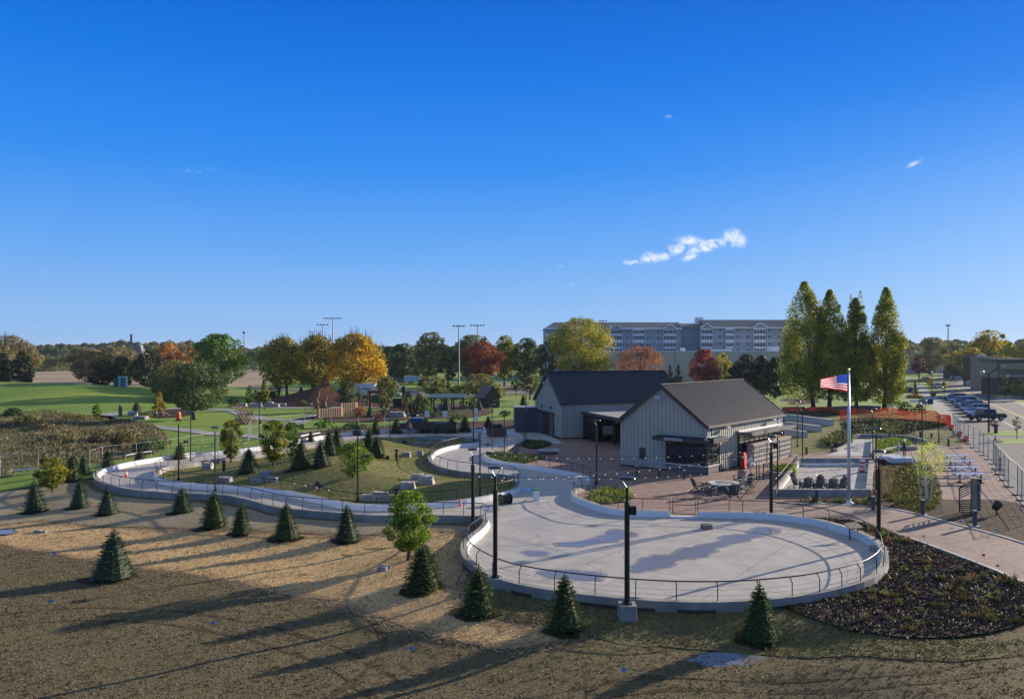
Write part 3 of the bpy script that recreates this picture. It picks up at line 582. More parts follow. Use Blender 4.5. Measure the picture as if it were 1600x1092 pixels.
m_flash = mat('white_flashing', (.75, .74, .70), rough=.35)
m_wood = mat('brown_door', (.13, .075, .045), (.17, .10, .06), scale=3, rough=.5)
m_green = mat('green_tint', (.05, .09, .03), rough=.2)
m_inn = mat('dark_interior', (.015, .015, .016), rough=.8)
def text(name, s, size, parent, loc, rot, m, ext=.01, align='CENTER'):
    cu = bpy.data.curves.new(name, 'FONT'); cu.body = s; cu.size = size; cu.extrude = ext; cu.align_x = align; cu.align_y = 'CENTER'
    t = bpy.data.objects.new('t', cu); COL.objects.link(t); me = bpy.data.meshes.new_from_object(t.evaluated_get(bpy.context.evaluated_depsgraph_get())); bpy.data.objects.remove(t)
    me.materials.clear(); me.materials.append(m); o = link(name, me, parent, loc); o.rotation_euler = rot; return o
def barn(root, Lx, Wy, eave, ridge, roofm, rib, ov=.25):
    my = Wy/2
    b = MB(); pf = [(0, 0), (Wy, 0), (Wy, eave), (my, ridge-.12), (0, eave)]; n = 5
    b.raw([(0, y, z) for y, z in pf]+[(Lx, y, z) for y, z in pf], [(0, 4, 3, 2, 1), (5, 6, 7, 8, 9)]+[(i, (i+1) % n, n+(i+1) % n, n+i) for i in range(n)])
    b.cur = 1; y = .3
    while y < Wy:
        zt = eave+(ridge-.14-eave)*(1-abs(y-my)/my); b.box((-.012, y, zt/2+.1), (.03, .05, zt-.2)); y += .42
    x = .2
    while x < Lx: b.box((x, -.012, eave/2+.1), (.05, .03, eave-.2)); x += .42
    b.build('siding_wall', [m_side, m_batt], root)
    k = MB(); k.box((Lx/2, Wy/2, .09), (Lx+.08, Wy+.08, .18)); k.build('base_trim', m_trim, root)
    sl_ = (ridge-eave)/my
    for sgn, nm in ((1, 'roof'), (-1, 'roof')):
        r_ = MB(); y0 = -ov if sgn > 0 else Wy+ov; z0 = eave-ov*sl_
        for (zz, th) in ((.0, .12),):
            A = Vector((-ov, y0, z0)); B = Vector((Lx+ov, y0, z0)); Cc = Vector((Lx+ov, my, ridge)); D_ = Vector((-ov, my, ridge)); up = Vector((0, 0, th))
            r_.raw([A, B, Cc, D_, A+up, B+up, Cc+up, D_+up], [(0, 1, 2, 3) if sgn < 0 else (3, 2, 1, 0), (4, 5, 6, 7) if sgn > 0 else (7, 6, 5, 4), (0, 1, 5, 4), (1, 2, 6, 5), (2, 3, 7, 6), (3, 0, 4, 7)])
        x = -ov+.1; r_.cur = 1
        while x < Lx+ov: r_.beam((x, y0, z0+.135), (x, my, ridge+.135), .06, .05); x += rib
        r_.build(nm, [roofm, m_rib2 if roofm == m_roof2 else m_rib1], root)
    for x in (-ov-.03, Lx+ov+.03):
        f = MB()
        for y0 in (-ov-.02, Wy+ov+.02): f.beam((x, y0, eave-ov*sl_-.02), (x, my, ridge+.02), .05, .36)
        f.build('barge_board', m_trim, root)
    f = MB(); f.beam((-ov, my, ridge+.17), (Lx+ov, my, ridge+.17), .3, .05); f.build('ridge_cap', m_trim2 if roofm == m_roof2 else m_trim, root)
    for y0 in (-ov-.07, Wy+ov+.07): 
        f = MB(); f.beam((-ov, y0, eave-ov*sl_+.02), (Lx+ov, y0, eave-ov*sl_+.02), .13, .14); f.build('gutter', m_trim2 if roofm == m_roof2 else m_trim, root)
def window(root, axis, a0, a1, z0, z1, nx, nz, off=.0, name='window', frame=m_black, fw=.06):
    """axis 'x': lies on y=0 side (faces -y), a=x; axis 'y': lies on x=0 gable (faces -x), a=y"""
    f = MB(); g = MB()
    def bx(mb, ac, zc, da, dz, d0, dd):
        if axis == 'x': mb.box((ac, -d0, zc), (da, dd, dz))
        else: mb.box((-d0, ac, zc), (dd, da, dz))
    bx(g, (a0+a1)/2, (z0+z1)/2, a1-a0, z1-z0, off+.03, .02)
    for i in range(nx+1): bx(f, a0+(a1-a0)*i/nx, (z0+z1)/2, fw, z1-z0, off+.05, .07)
    for i in range(nz+1): bx(f, (a0+a1)/2, z0+(z1-z0)*i/nz, a1-a0+fw, fw, off+.052, .075)
    o = f.build(name, frame, root); g.build('glass', m_glass, o); return o
# ---- admission building (near) ----
b2 = thing('admission_building', (17.4, 71.6, 0), math.atan2(.768, .641), 'near gabled pavilion building with pale siding, charcoal metal roof and admission window', 'building')
barn(b2, 17.8, 9.0, 4.45, 7.85, m_roof2, .42)
w1 = window(b2, 'y', .03, 3.85, .78, 2.85, 5, 3, .06)
w2 = window(b2, 'x', .03, 1.95, .78, 2.85, 2, 4, .06)
q = MB(); q.box((-.06, 1.95, .36), (.34, 3.95, .72)); q.box((.95, -.06, .36), (2.05, .34, .72)); q.build('stone_base', m_stone, b2)
q = MB(); q.box((-.1, 1.95, .76), (.42, 4.1, .07)); q.box((.95, -.1, .76), (2.2, .42, .07)); q.build('window_sill', m_flash, b2)
q = MB(); q.box((-.1, 2.2, 3.05), (1.6, 5.6, .34)); q.box((1.1, -.1, 3.05), (3., 1.6, .34)); cn = q.build('canopy', m_trim, b2)
q = MB(); q.box((-.3, 2.2, 3.27), (1.0, 4.9, .1)); q.box((1.0, -.3, 3.27), (2.4, 1.0, .1)); q.build('canopy_top', m_roof, cn)
q = MB(); q.box((.95, -.06, 3.35), (2.2, .1, .12)); q.build('flashing', m_flash, cn)
text('sign_lettering', 'ADMISSION', .36, cn, (-.925, 2.85, 3.05), (R(90), 0, R(-90)), mat('sign_white', (.75, .78, .8), rough=.4))
q = MB(); q.box((-.04, 6.55, 1.42), (.08, .62, 1.1)); lv = q.build('louvre_panel', mat('louvre_brown', (.09, .07, .06), rough=.5), b2)
q = MB(); [q.box((-.09, 6.55, .95+.11*i), (.03, .55, .03)) for i in range(9)]; q.build('louvre_slats', m_black, lv)
# side: lockers and canopy
q = MB(); q.box((12.1, -.02, 1.6), (11.2, .05, 3.2)); q.build('storefront_recess', m_inn, b2)
window(b2, 'x', 6.7, 17.5, .1, 3.2, 9, 2, .05)
q = MB(); q.box((12.1, -.75, 3.28), (11.4, 1.5, .10)); q.box((12.1, -1.47, 3.22), (11.4, .09, .34)); q.box((6.42, -.75, 3.22), (.1, 1.5, .34)); q.box((17.78, -.75, 3.22), (.1, 1.5, .34)); c2 = q.build('side_canopy', m_trim2, b2)
q = MB(); q.box((12.1, -.12, 3.42), (11.4, .16, .16)); q.build('flashing', m_flash, c2)
q = MB(); [q.box((x, -1.47, 3.22), (.1, .12, .3)) for x in (6.6, 10.2, 13.9, 17.5)]; q.build('bracket', m_trim, c2)
lk = thing('locker_bank', tuple(b2.matrix_basis @ Vector((0, 0, 0))), b2.rotation_euler.z, 'long bank of cube lockers with lattice doors against the sunlit side wall', 'lockers')
lk.location = (17.4, 71.6, 0)
q = MB(); q.box((12.9, -.62, 1.02), (9.8, .62, 2.04)); q.build('cabinet', mat('locker_frame', (.42, .38, .33), rough=.5), lk)
q = MB(); q.box((12.9, -.6, 2.08), (9.95, .78, .08)); q.build('top_slab', mat('tan_slab', (.42, .34, .26), rough=.6), lk)
q = MB(); [q.box((x, -.95, 1.02), (.09, .05, 2.04)) for x in (8.05, 11.3, 14.55, 17.75)]; q.build('upright', m_black, lk)
mdr = mat('locker_door', (.60, .56, .50), rough=.55)
for p in range(3):
    for r_ in range(4):
        for c_ in range(5):
            x = 8.45+3.25*p+.6*c_; z = .33+.47*r_; d = MB(); d.box((x, -.945, z), (.56, .03, .43)); dr = d.build('locker_door', mdr, lk)
            d = MB()
            for a, b, w_, t_ in ((-.18, 0, .09, .34), (.14, .02, .09, .30), (-.02, .15, .3, .07), (-.02, -.02, .3, .08)): d.box((x+a, -.968, z+b), (w_, .02, t_))
            d.build('lattice', m_black, dr)
for x, y0 in ((.6, -.08), (17.7, -.08)):
    q = MB(); q.tube([(x, y0-.12, 4.2), (x, y0-.12, .3)] if x > 1 else [(x, y0-.12, 4.2), (x, y0-.12, 3.4)], .06, 6); q.build('downpipe', m_trim, b2)
q = MB(); q.tube([(2.3, -.12, 3.0), (2.3, -.12, .1)], .07, 6); q.build('downpipe', m_black, b2)
q = MB(); q.tube([(-.12, 3.95, 3.0), (-.12, 3.95, .1)], .08, 6); q.build('downpipe', m_black, b2)
q = MB(); q.box((17.1, -.04, 3.9), (.9, .06, .7)); q.build('vent_louvre', m_flash, b2)
m_spk = mat('grey_fixture', (.42, .44, .46), rough=.4)
def fixture(root, loc, rz):
    q = MB(); q.box((0, 0, 0), (.36, .3, .28)); q.beam((0, .1, .0), (0, .4, .1), .06, .06); o = q.build('floodlight', m_spk, root, loc, rz, bevel=.03)
    q = MB(); q.box((-.3, -.02, .05), (.2, .22, .2)); q.build('lamp_head', m_flash, o)
fixture(b2, (-.45, 4.5, 6.75), R(-90)); fixture(b2, (3.6, -.45, 4.0), 0); fixture(b2, (14.5, -.45, 4.0), 0)
q = MB(); q.box((3.6, -.03, 1.3), (.25, .05, .35)); q.build('notice_plate', mat('orange_plate', (.5, .25, .12)), b2)
# ---- far gabled building ----
b1 = thing('gabled_pavilion', (6.33, 101.1, 0), math.atan2(.296, .955), 'larger far gabled building with dark blue-black metal roof, in shade left of the admission building', 'building')
barn(b1, 16.85, 10.4, 4.55, 8.3, m_roof, .42)
q = MB(); q.box((-.04, 6.3, 1.5), (.08, 7.0, 3.0)); q.build('recess_panel', m_inn, b1)
for nm, y0, y1, m_ in (('panel_door', 6.9, 9.6, mat('slate_panel', (.075, .08, .095), rough=.5)), ('wooden_door', 2.95, 4.3, m_wood)):
    q = MB(); q.box((-.10, (y0+y1)/2, 1.42), (.06, y1-y0, 2.8)); d = q.build(nm, m_, b1)
    q = MB(); q.box((-.16, y0+.15, 1.1), (.06, .05, .2)); q.build('handle', m_spk, d)
q = MB(); q.box((-.06, 6.3, 3.05), (.14, 7.2, .14)); q.build('door_head', m_trim, b1)
for y in (3.9, 7.4):
    q = MB(); q.box((-.12, y, 3.75), (.2, .18, .3), top=(.5, .5)); q.build('wall_lamp', m_black, b1)
fixture(b1, (-.45, 5.4, 6.9), R(-90))
q = MB(); q.tube([(-.1, -.12, 4.3), (-.1, -.12, .1)], .06, 6); q.build('downpipe', m_side, b1)
q = MB(); q.box((-.04, 1.55, 2.5), (.06, .5, .8)); q.build('vent_panel', m_batt, b1)
# connecting canopy and glazed passage (same frame)
q = MB(); q.raw([(2.7, -.05, 3.7), (15.5, -.05, 3.7), (15.5, -9, 3.3), (13.5, -10.5, 3.2), (2.7+1.2, -19, 3.15), (2.7, -19, 3.15)], [(5, 4, 3, 2, 1, 0)]); 
cy = thing('link_canopy', (6.33, 101.1, 0), b1.rotation_euler.z, 'flat grey-topped canopy bridging the dark passage between the two gabled buildings', 'canopy')
q = MB(); q.prism([(2.7, -.08), (2.7, -12), (6.5, -19.), (12.5, -15), (16.5, -9.5), (16.5, -.08)], 3.25, 3.45); q.build('canopy_roof', mat('roof_membrane', (.30, .29, .28), (.36, .35, .33), scale=.8, rough=.6), cy)
q = MB(); q.beam((2.66, -.1, 3.28), (2.66, -12, 3.28), .1, .42); q.beam((2.66, -12, 3.28), (6.5, -19, 3.28), .1, .42); q.build('fascia', m_trim, cy)
for p in ((4.4, -6.2), (4.4, -9.3), (8, -9.5)): q = MB(); q.box((p[0], p[1], 1.62), (.28, .28, 3.2)); q.build('column', m_trim, cy)
q = MB(); q.box((2.9, -2.3, 1.6), (.06, 4.4, 3.2)); q.build('glazed_wall', m_glass, cy)
q = MB(); [q.box((2.84, -.2-.6*i, 1.6), (.07, .06, 3.2)) for i in range(8)]; [q.box((2.83, -2.3, .5+.55*i), (.07, 4.4, .05)) for i in range(5)]; q.build('glazing_frame', m_black, cy)
q = MB(); q.box((10, -.4, 1.6), (13.5, .1, 3.2)); q.box((16.3, -5, 1.6), (.1, 9, 3.2)); q.build('passage_wall', m_inn, cy)
q = MB(); [q.box((4+1.5*i, -.5, 1.5), (.08, .1, 3.0)) for i in range(8)]; q.build('door_frame', m_black, cy)
st_ = thing('display_stand', (11.9, 99.6, 0), .3, 'pale display board standing in the dark passage between the buildings', 'stand')
q = MB(); q.box((0, 0, 1.3), (1.4, .3, 1.1), top=(.9, 1)); q.build('board', mat('pale_board', (.5, .47, .4)), st_); q = MB(); q.box((-.5, 0, .4), (.08, .3, .8)); q.build('leg', m_black, st_); q = MB(); q.box((.5, 0, .4), (.08, .3, .8)); q.build('leg', m_black, st_)
# wing wall + storage enclosure left of far building
ww = thing('enclosure_wall', (6.33, 101.1, 0), b1.rotation_euler.z, 'dark slate screen wall projecting left of the far building door', 'wall')
q = MB(); q.box((-1.6, 9.6, 1.65), (3.2, .2, 3.3)); q.build('wall_panel', mat('slate_panel', (.075, .08, .095)), ww); q = MB(); q.box((-1.6, 9.6, 3.33), (3.3, .3, .06)); q.build('coping', m_trim, ww)
g0 = G(806, 669); g1 = G(829, 670)
sh = thing('storage_shed', (g0.x, g0.y, 0), .1, 'dark flat-roofed storage shed with open doorway left of the far building', 'shed')
q = MB(); q.box((.1, 1.7, 1.45), (.16, 3.4, 2.9)); q.box((.85, 0, 1.45), (1.9, .16, 2.9)); q.box((3.9, 1.7, 1.45), (.16, 3.4, 2.9)); q.box((2, 3.3, 1.45), (3.9, .16, 2.9)); q.build('wall', mat('slate_panel', (.075, .08, .095)), sh)
q = MB(); q.box((2, 1.6, 2.98), (4.4, 3.9, .14)); q.build('roof', mat('roof_membrane', (.3, .29, .28)), sh); q = MB(); q.box((1.95, -.02, 1.45), (.12, .18, 2.9)); q.build('door_post', mat('tan_post', (.3, .25, .2)), sh)
# ---- hotel ----
m_hw = mat('hotel_siding', (.32, .36, .43), (.36, .40, .47), scale=.2, rough=.8); m_hr = mat('hotel_roof', (.15, .15, .15), (.19, .185, .18), scale=.3, rough=.9); m_ht = mat('hotel_white', (.80, .82, .84), rough=.6); m_hg = mat('hotel_glass', (.05, .07, .10), rough=.12)
DH = 350.; kx = DH/F
def hx(px): return (px-800)*kx
def hz(py): return H-(py-HY)*kx
ht = thing('hotel_block', (hx(1040), DH, 0), 0, 'wide grey-blue hotel with white window bays and long dark roof behind the buildings', 'building'); ox = hx(1040)
def hbox(mb, x0, x1, z0, z1, y0, y1): mb.box(((hx(x0)+hx(x1))/2-ox, (y0+y1)/2, (z0+z1)/2), (abs(hx(x1)-hx(x0)), abs(y1-y0), z1-z0))
q = MB(); hbox(q, 851, 1064, 0, hz(513), 0, 16); q.build('wall', m_hw, ht); q = MB(); hbox(q, 1066, 1100, 0, hz(511), 6, 20); q.build('wall', m_hw, ht); q = MB(); hbox(q, 1101, 1260, 0, hz(512.5), -3, 14); q.build('wall', m_hw, ht)
def hip(x0, x1, ze, zr, y0, y1, hipl=0, hipr=0):
    a, b = hx(x0)-ox, hx(x1)-ox; ym = (y0+y1)/2; q = MB()
    q.raw([(a, y0, ze), (b, y0, ze), (b, y1, ze), (a, y1, ze), (a+hipl, ym, zr), (b-hipr, ym, zr)], [(0, 1, 5, 4), (1, 2, 5), (2, 3, 4, 5), (3, 0, 4), (3, 2, 1, 0)]); q.build('roof', m_hr, ht)
hip(849, 1066, hz(514), hz(502.5), -1, 17, 5, 0); hip(1062, 1104, hz(511), hz(503.5), 5, 21); hip(1099, 1262, hz(512.5), hz(499), -4, 15, 0, 3)
q = MB(); hbox(q, 850, 1065, hz(514.5), hz(512.5), -1.3, -1); hbox(q, 1100, 1261, hz(513.2), hz(511.5), -4.3, -4); hbox(q, 852, 1064, hz(534), hz(533), -.2, 0); hbox(q, 1101, 1260, hz(532.5), hz(531.5), -3.2, -3); q.build('white_trim', m_ht, ht)
def hwin(px, py, w, hh, y):
    f = MB(); hbox(f, px-w/2-.6, px+w/2+.6, hz(py+hh/2+.5), hz(py-hh/2-.5), y-.14, y-.03); o = f.build('window', m_ht, ht); g = MB(); hbox(g, px-w/2, px-.3, hz(py+hh/2), hz(py-hh/2), y-.2, y-.1); hbox(g, px+.3, px+w/2, hz(py+hh/2), hz(py-hh/2), y-.2, y-.1); g.build('pane', m_hg, o)
for px in (868, 886, 905, 925, 940, 980, 1013, 1029):
    for py in (518.5, 528, 539, 548): hwin(px, py, 6, 4.6, 0)
for px in (1081,):
    for py in (518, 527.5, 538.5): hwin(px, py, 5, 4, 6)
for px in (1122, 1150, 1165, 1199, 1214, 1248):
    for py in (516.5, 526, 537.5, 547): hwin(px, py, 5.5, 4.6, -3)
def bay(x0, x1, ytop, y, gable=True):
    q = MB(); hbox(q, x0, x1, 0, hz(ytop), y-1.6, y); o = q.build('bay', m_ht, ht); n = 4
    for row in (518.5, 527.5, 538.5, 547.5):
        g = MB()
        for i in range(n): w_ = (x1-x0)/n; hbox(g, x0+w_*i+.5, x0+w_*(i+1)-.5, hz(row+3), hz(row-2.6), y-1.75, y-1.55)
        g.build('pane', m_hg, o)
    if gable:
        a, b = hx(x0-2)-ox, hx(x1+2)-ox; g = MB(); z0 = hz(ytop); z1 = hz(ytop-7.5); m_ = (a+b)/2
        g.raw([(a, y-2, z0), (b, y-2, z0), (m_, y-2, z1), (a, y+6, z0), (b, y+6, z0), (m_, y+6, z1)], [(0, 1, 2), (1, 4, 5, 2), (0, 2, 5, 3), (3, 5, 4)]); g.build('gable_roof', m_hr, ht)
        g = MB(); g.beam((a, y-2.1, z0), (m_, y-2.1, z1), .2, .5); g.beam((b, y-2.1, z0), (m_, y-2.1, z1), .2, .5); g.build('barge_board', m_ht, ht)
        g = MB(); g.raw([(a+1, y-2.05, z0), (b-1, y-2.05, z0), (m_, y-2.05, z1-.8)], [(0, 1, 2)]); g.build('gable_panel', m_hw, ht)
for x0, x1, t, y, g_ in ((852, 860, 516, 0, False), (953, 971, 514.5, 0, True), (988, 1006, 514.5, 0, False), (1036, 1055, 514.5, 0, True), (1092, 1109, 513.5, -3, True), (1130, 1142, 513, -3, False), (1173, 1191, 512.5, -3, True), (1222, 1238, 512.5, -3, True)): bay(x0, x1, t, y, g_)
q = MB(); hbox(q, 1095, 1106, hz(506), hz(494.5), 8, 12); q.build('chimney', m_ht, ht)
# big beige box building
bb = thing('warehouse', (0, 0, 0), 0, 'long windowless beige warehouse wall behind the red maple and dark spruces', 'building'); DB = 300; k2 = DB/F
X0, X1 = (955-800)*k2, (1290-800)*k2
q = MB(); q.box(((X0+X1)/2, DB+12, 5.6), (X1-X0, 24, 11.2)); q.build('wall', mat('beige_panel', (.52, .44, .33), (.56, .48, .37), scale=.3, rough=.85), bb)
q = MB(); q.box(((X0+X1)/2, DB-.1, 11.25), (X1-X0, .3, .3)); q.build('coping', m_ht, bb)
q = MB(); [q.box((X0+8*i, DB-.06, 5.5), (.12, .1, 11)) for i in range(1, 9)]; q.build('panel_joint', mat('joint_shade', (.25, .23, .19)), bb)
q = MB(); q.box(((1216-800)*k2, DB+6, 12.1), (3.5, 3, 1.8)); q.box(((1132-800)*k2, DB+6, 11.7), (8, 3, .6)); q.box(((1072-800)*k2, DB+6, 12), (1.6, 1.6, 1.1)); q.build('rooftop_unit', m_ht, bb)
# ---- houses and shops at the right ----
def simple_house(name, x0, x1, ybase, yeave, yridge, D, depth, label, wallm, roofm, gable=False, wins=3, cat='house', flat=False):
    k = D/F; X0, X1 = (x0-800)*k, (x1-800)*k; ze, zr = H-(yeave-HY)*k, H-(yridge-HY)*k
    o = thing(name, ((X0+X1)/2, D, 0), 0, label, cat); w = X1-X0; q = MB(); q.box((0, depth/2, ze/2), (w, depth, ze)); q.build('wall', wallm, o)
    if flat: q = MB(); q.box((0, depth/2, ze+.15), (w+.6, depth+.6, .5)); q.build('roof', roofm, o)
    elif gable:
        q = MB(); q.raw([(-w/2-.4, -.4, ze), (w/2+.4, -.4, ze), (0, -.4, zr), (-w/2-.4, depth, ze), (w/2+.4, depth, ze), (0, depth, zr)], [(1, 4, 5, 2), (0, 2, 5, 3), (3, 5, 4), (0, 3, 4, 1)]); q.build('roof', roofm, o)
        q = MB(); q.raw([(-w/2, -.38, ze), (w/2, -.38, ze), (0, -.38, zr-.2)], [(0, 1, 2)]); q.build('gable_panel', wallm, o)
        q = MB(); q.beam((-w/2-.4, -.5, ze), (0, -.5, zr), .1, .4); q.beam((w/2+.4, -.5, ze), (0, -.5, zr), .1, .4); q.build('barge_board', m_flash, o)
    else:
        q = MB(); q.raw([(-w/2-.5, -.6, ze), (w/2+.5, -.6, ze), (w/2+.5, depth+.6, ze), (-w/2-.5, depth+.6, ze), (-w/2+depth*.3, depth/2, zr), (w/2-depth*.3, depth/2, zr)], [(0, 1, 5, 4), (1, 2, 5), (2, 3, 4, 5), (3, 0, 4), (3, 2, 1, 0)]); q.build('roof', roofm, o)
    for i in range(wins):
        xx = -w/2+w*(i+.5)/wins; ww_ = min(1.6, w/wins*.5); q = MB(); q.box((xx, -.06, ze*.55), (ww_+.2, .1, 1.7)); f = q.build('window', m_flash, o); q = MB(); q.box((xx, -.1, ze*.55), (ww_, .1, 1.5)); q.build('pane', m_hg, f)
    return o
m_gr = mat('grey_shingle', (.11, .12, .13), (.15, .155, .16), scale=.6, rough=.9); m_bl = mat('bluegrey_wall', (.30, .33, .37), rough=.8); m_rb = mat('red_brick_wall', (.115, .055, .04), (.15, .075, .055), scale=1.5, rough=.9); m_tanb = mat('tan_brick_wall', (.33, .24, .155), (.37, .28, .19), scale=1.5, rough=.9); m_pale = mat('pale_wall', (.5, .48, .45), rough=.8)
simple_house('street_house', 1412, 1437, 580, 559, 546, 400, 14, 'grey-roofed blue-grey house far down the street beside the tall columnar tree', m_bl, m_gr, wins=2)
simple_house('street_house', 1436, 1483, 578, 557, 550, 430, 12, 'long low pale house with dark roof closing the far end of the street', m_pale, mat('dark_shingle', (.07, .085, .10)), wins=4)
simple_house('street_house', 1431, 1441, 578, 556, 551, 418, 9, 'narrow white-gabled house front far down the street, left of its twin', m_pale, m_gr, gable=True, wins=1)
simple_house('street_house', 1450, 1461, 578, 558.5, 551, 418, 9, 'dark brick house front under a bright white gable at the end of the street', mat('dark_brick_wall', (.06, .035, .035)), m_flash, gable=True, wins=0)
simple_house('street_cottage', 1492, 1523, 588, 578, 570, 330, 9, 'pale-roofed low cottage behind the yellow street trees', mat('dark_brick_wall', (.06, .035, .035)), mat('pale_roof', (.4, .38, .33)), wins=2)
sA = simple_house('brick_shop', 1524, 1541, 600, 559.5, 553, 262, 7, 'dark red brick shop block with a pointed top and a pale upper window', m_rb, m_rb, gable=True, wins=0, cat='building')
q = MB(); q.box((2.5*.6, -.6, H-(566-HY)*262/F), (1.9, .2, 3.2)); q.build('upper_window', mat('sky_glass', (.30, .40, .58), rough=.1), sA)
sB = simple_house('tan_shop', 1541, 1562, 606, 559, 558, 232, 8, 'plain tan brick block between the brick shop and the long shop', m_tanb, m_tanb, flat=True, wins=0, cat='building')
for x in (-1, 1, 2.4): q = MB(); q.box((x*.7, -.06, 1.4), (.6, .1, 2.6)); q.build('doorway', m_inn, sB)
k = 205/F; sC = thing('long_shop', ((1562-800)*k, 205, 0), 0, 'long single-storey brick shop with flat roof fascia at the right edge', 'building')
q = MB(); q.box((12, 4, 2.2), (24, 8, 4.4)); q.build('wall', m_rb, sC); q = MB(); q.box((12, 4.7, 6.6), (24, 7, 4.4)); q.build('upper_wall', m_tanb, sC)
q = MB(); q.box((12, 4., 9.05), (25, 9, .5)); q.build('roof', m_gr, sC); q = MB(); q.box((12, -.2, 7.4), (24, .6, 1.6)); q.build('sign_band', m_tanb, sC)
q = MB(); q.box((12, -.3, 4.9), (24.2, .4, .7)); q.build('canopy', m_tanb, sC)
for x in (2.6, 9, 15, 21): 
    q = MB(); q.box((x, -.08, 2.), (3.2, .1, 3.)); f = q.build('window', m_trim, sC); q = MB(); q.box((x, -.13, 2.), (2.8, .06, 2.6)); q.build('pane', m_glass, f)
q = MB(); q.box((4.2, 2.6, 6.6), (.9, .8, 2.6)); q.box((7.0, 2.2, 5.8), (2.4, 1.2, 1.0)); q.build('rooftop_unit', m_spk, sC)
# left house, trailers, sheds
simple_house('park_house', 607, 636, 600, 579, 567, 300, 12, 'dark-roofed blue-grey park house behind the yellow trees', m_bl, mat('dark_shingle', (.07, .085, .10)), wins=3)
simple_house('park_house', 634, 654, 600, 582, 572, 294, 9, 'gabled wing of the park house beside the pale trailer', m_bl, mat('dark_shingle', (.07, .085, .10)), gable=True, wins=1)
g = G(763, 636); hu = thing('gable_hut', (g.x, g.y, 0), .5, 'small dark steep-gabled wooden hut behind the lamp poles', 'hut')
q = MB(); q.prism([(-1.6, -1.8), (1.6, -1.8), (1.6, 1.8), (-1.6, 1.8)], 0, 2.2); q.raw([(-1.6, -1.8, 2.2), (1.6, -1.8, 2.2), (0, -1.8, 4.1)], [(0, 1, 2)]); q.build('wall', mat('dark_timber', (.05, .035, .028)), hu)
q = MB(); q.beam((-1.9, -2.1, 2.0), (-1.9, -2.1, 2.0001), .01, .01); q.raw([(-2, -2.1, 1.9), (0, -2.1, 4.3), (0, 2.1, 4.3), (-2, 2.1, 1.9), (2, -2.1, 1.9), (2, 2.1, 1.9)], [(0, 1, 2, 3), (1, 4, 5, 2)]); q.build('roof', mat('wood_shingle', (.14, .12, .09)), hu)
q = MB(); q.box((0, -1.85, .95), (.9, .06, 1.9)); q.build('door', m_inn, hu)
# ================= VEGETATION =================
LM = {}
def lm(k):
    P = {
     'spruce_blue': ((.016, .030, .014), (.038, .062, .030), (.068, .092, .048), .14),
     'spruce_green': ((.014, .026, .006), (.040, .065, .012), (.085, .11, .022), .18),
     'cedar': ((.010, .018, .008), (.026, .042, .016), (.05, .07, .025), .12),
     'green': ((.022, .055, .010), (.06, .115, .018), (.13, .19, .03), .32),
     'green_dark': ((.018, .036, .014), (.04, .065, .022), (.09, .11, .03), .22),
     'greygreen': ((.03, .045, .02), (.07, .09, .04), (.13, .145, .05), .3),
     'olive': ((.05, .055, .018), (.11, .11, .035), (.19, .16, .05), .3),
     'olive_brown': ((.07, .06, .03), (.14, .115, .055), (.20, .16, .08), .3),
     'gold': ((.10, .08, .012), (.34, .21, .018), (.55, .30, .02), .42),
     'gold_green': ((.06, .065, .012), (.19, .155, .018), (.40, .26, .02), .38),
     'maple_yellow': ((.045, .065, .010), (.17, .17, .014), (.38, .27, .018), .38),
     'red': ((.10, .018, .010), (.15, .034, .018), (.23, .09, .03), .33),
     'crimson': ((.07, .010, .012), (.17, .026, .026), (.22, .08, .03), .33),
     'orange': ((.10, .028, .014), (.21, .065, .030), (.27, .12, .04), .35),
     'hornbeam': ((.042, .055, .010), (.145, .16, .018), (.36, .31, .025), .48),
     'lime': ((.028, .060, .008), (.085, .14, .014), (.22, .25, .025), .42),
     'yellowgreen': ((.028, .048, .008), (.085, .105, .014), (.28, .22, .02), .42),
     'purple': ((.03, .010, .014), (.07, .02, .028), (.10, .04, .04), .25),
     'birch': ((.10, .13, .03), (.24, .26, .07), (.42, .42, .14), .42),
     'rust': ((.13, .06, .02), (.26, .11, .03), (.34, .16, .04), .3),
     'reed': ((.10, .075, .045), (.20, .155, .10), (.30, .25, .17), .2),
     'reed_green': ((.04, .06, .018), (.10, .12, .035), (.17, .17, .06), .25),
     'grassy': ((.035, .06, .012), (.09, .13, .022), (.17, .20, .04), .3),
     'mulch': ((.010, .006, .004), (.065, .041, .027), (.13, .088, .06), .0), 'drygrass': ((.04, .032, .018), (.085, .068, .038), (.115, .097, .05), .1),
     'bedshrub': ((.018, .014, .006), (.05, .05, .016), (.13, .07, .03), .2),
     'red_shrub': ((.09, .03, .02), (.18, .06, .04), (.24, .12, .06), .25)}
    if k not in LM: a, b, c, t = P[k]; g_ = 1.85 if not k.startswith(('cedar', 'reed')) else 1.1; LM[k] = leafmat('leaf_'+k, *[tuple(min(.8, q*g_) for q in w) for w in (a, b, c)], t)
    return LM[k]
m_bark = mat('bark', (.07, .055, .04), (.12, .095, .07), scale=8, rough=.9, bump=.5)
m_dkbark = mat('dark_bark', (.03, .024, .02), (.05, .04, .03), scale=8, rough=.9)
m_core = mat('crown_fill_cone', (.012, .018, .008), rough=1, spec=0)
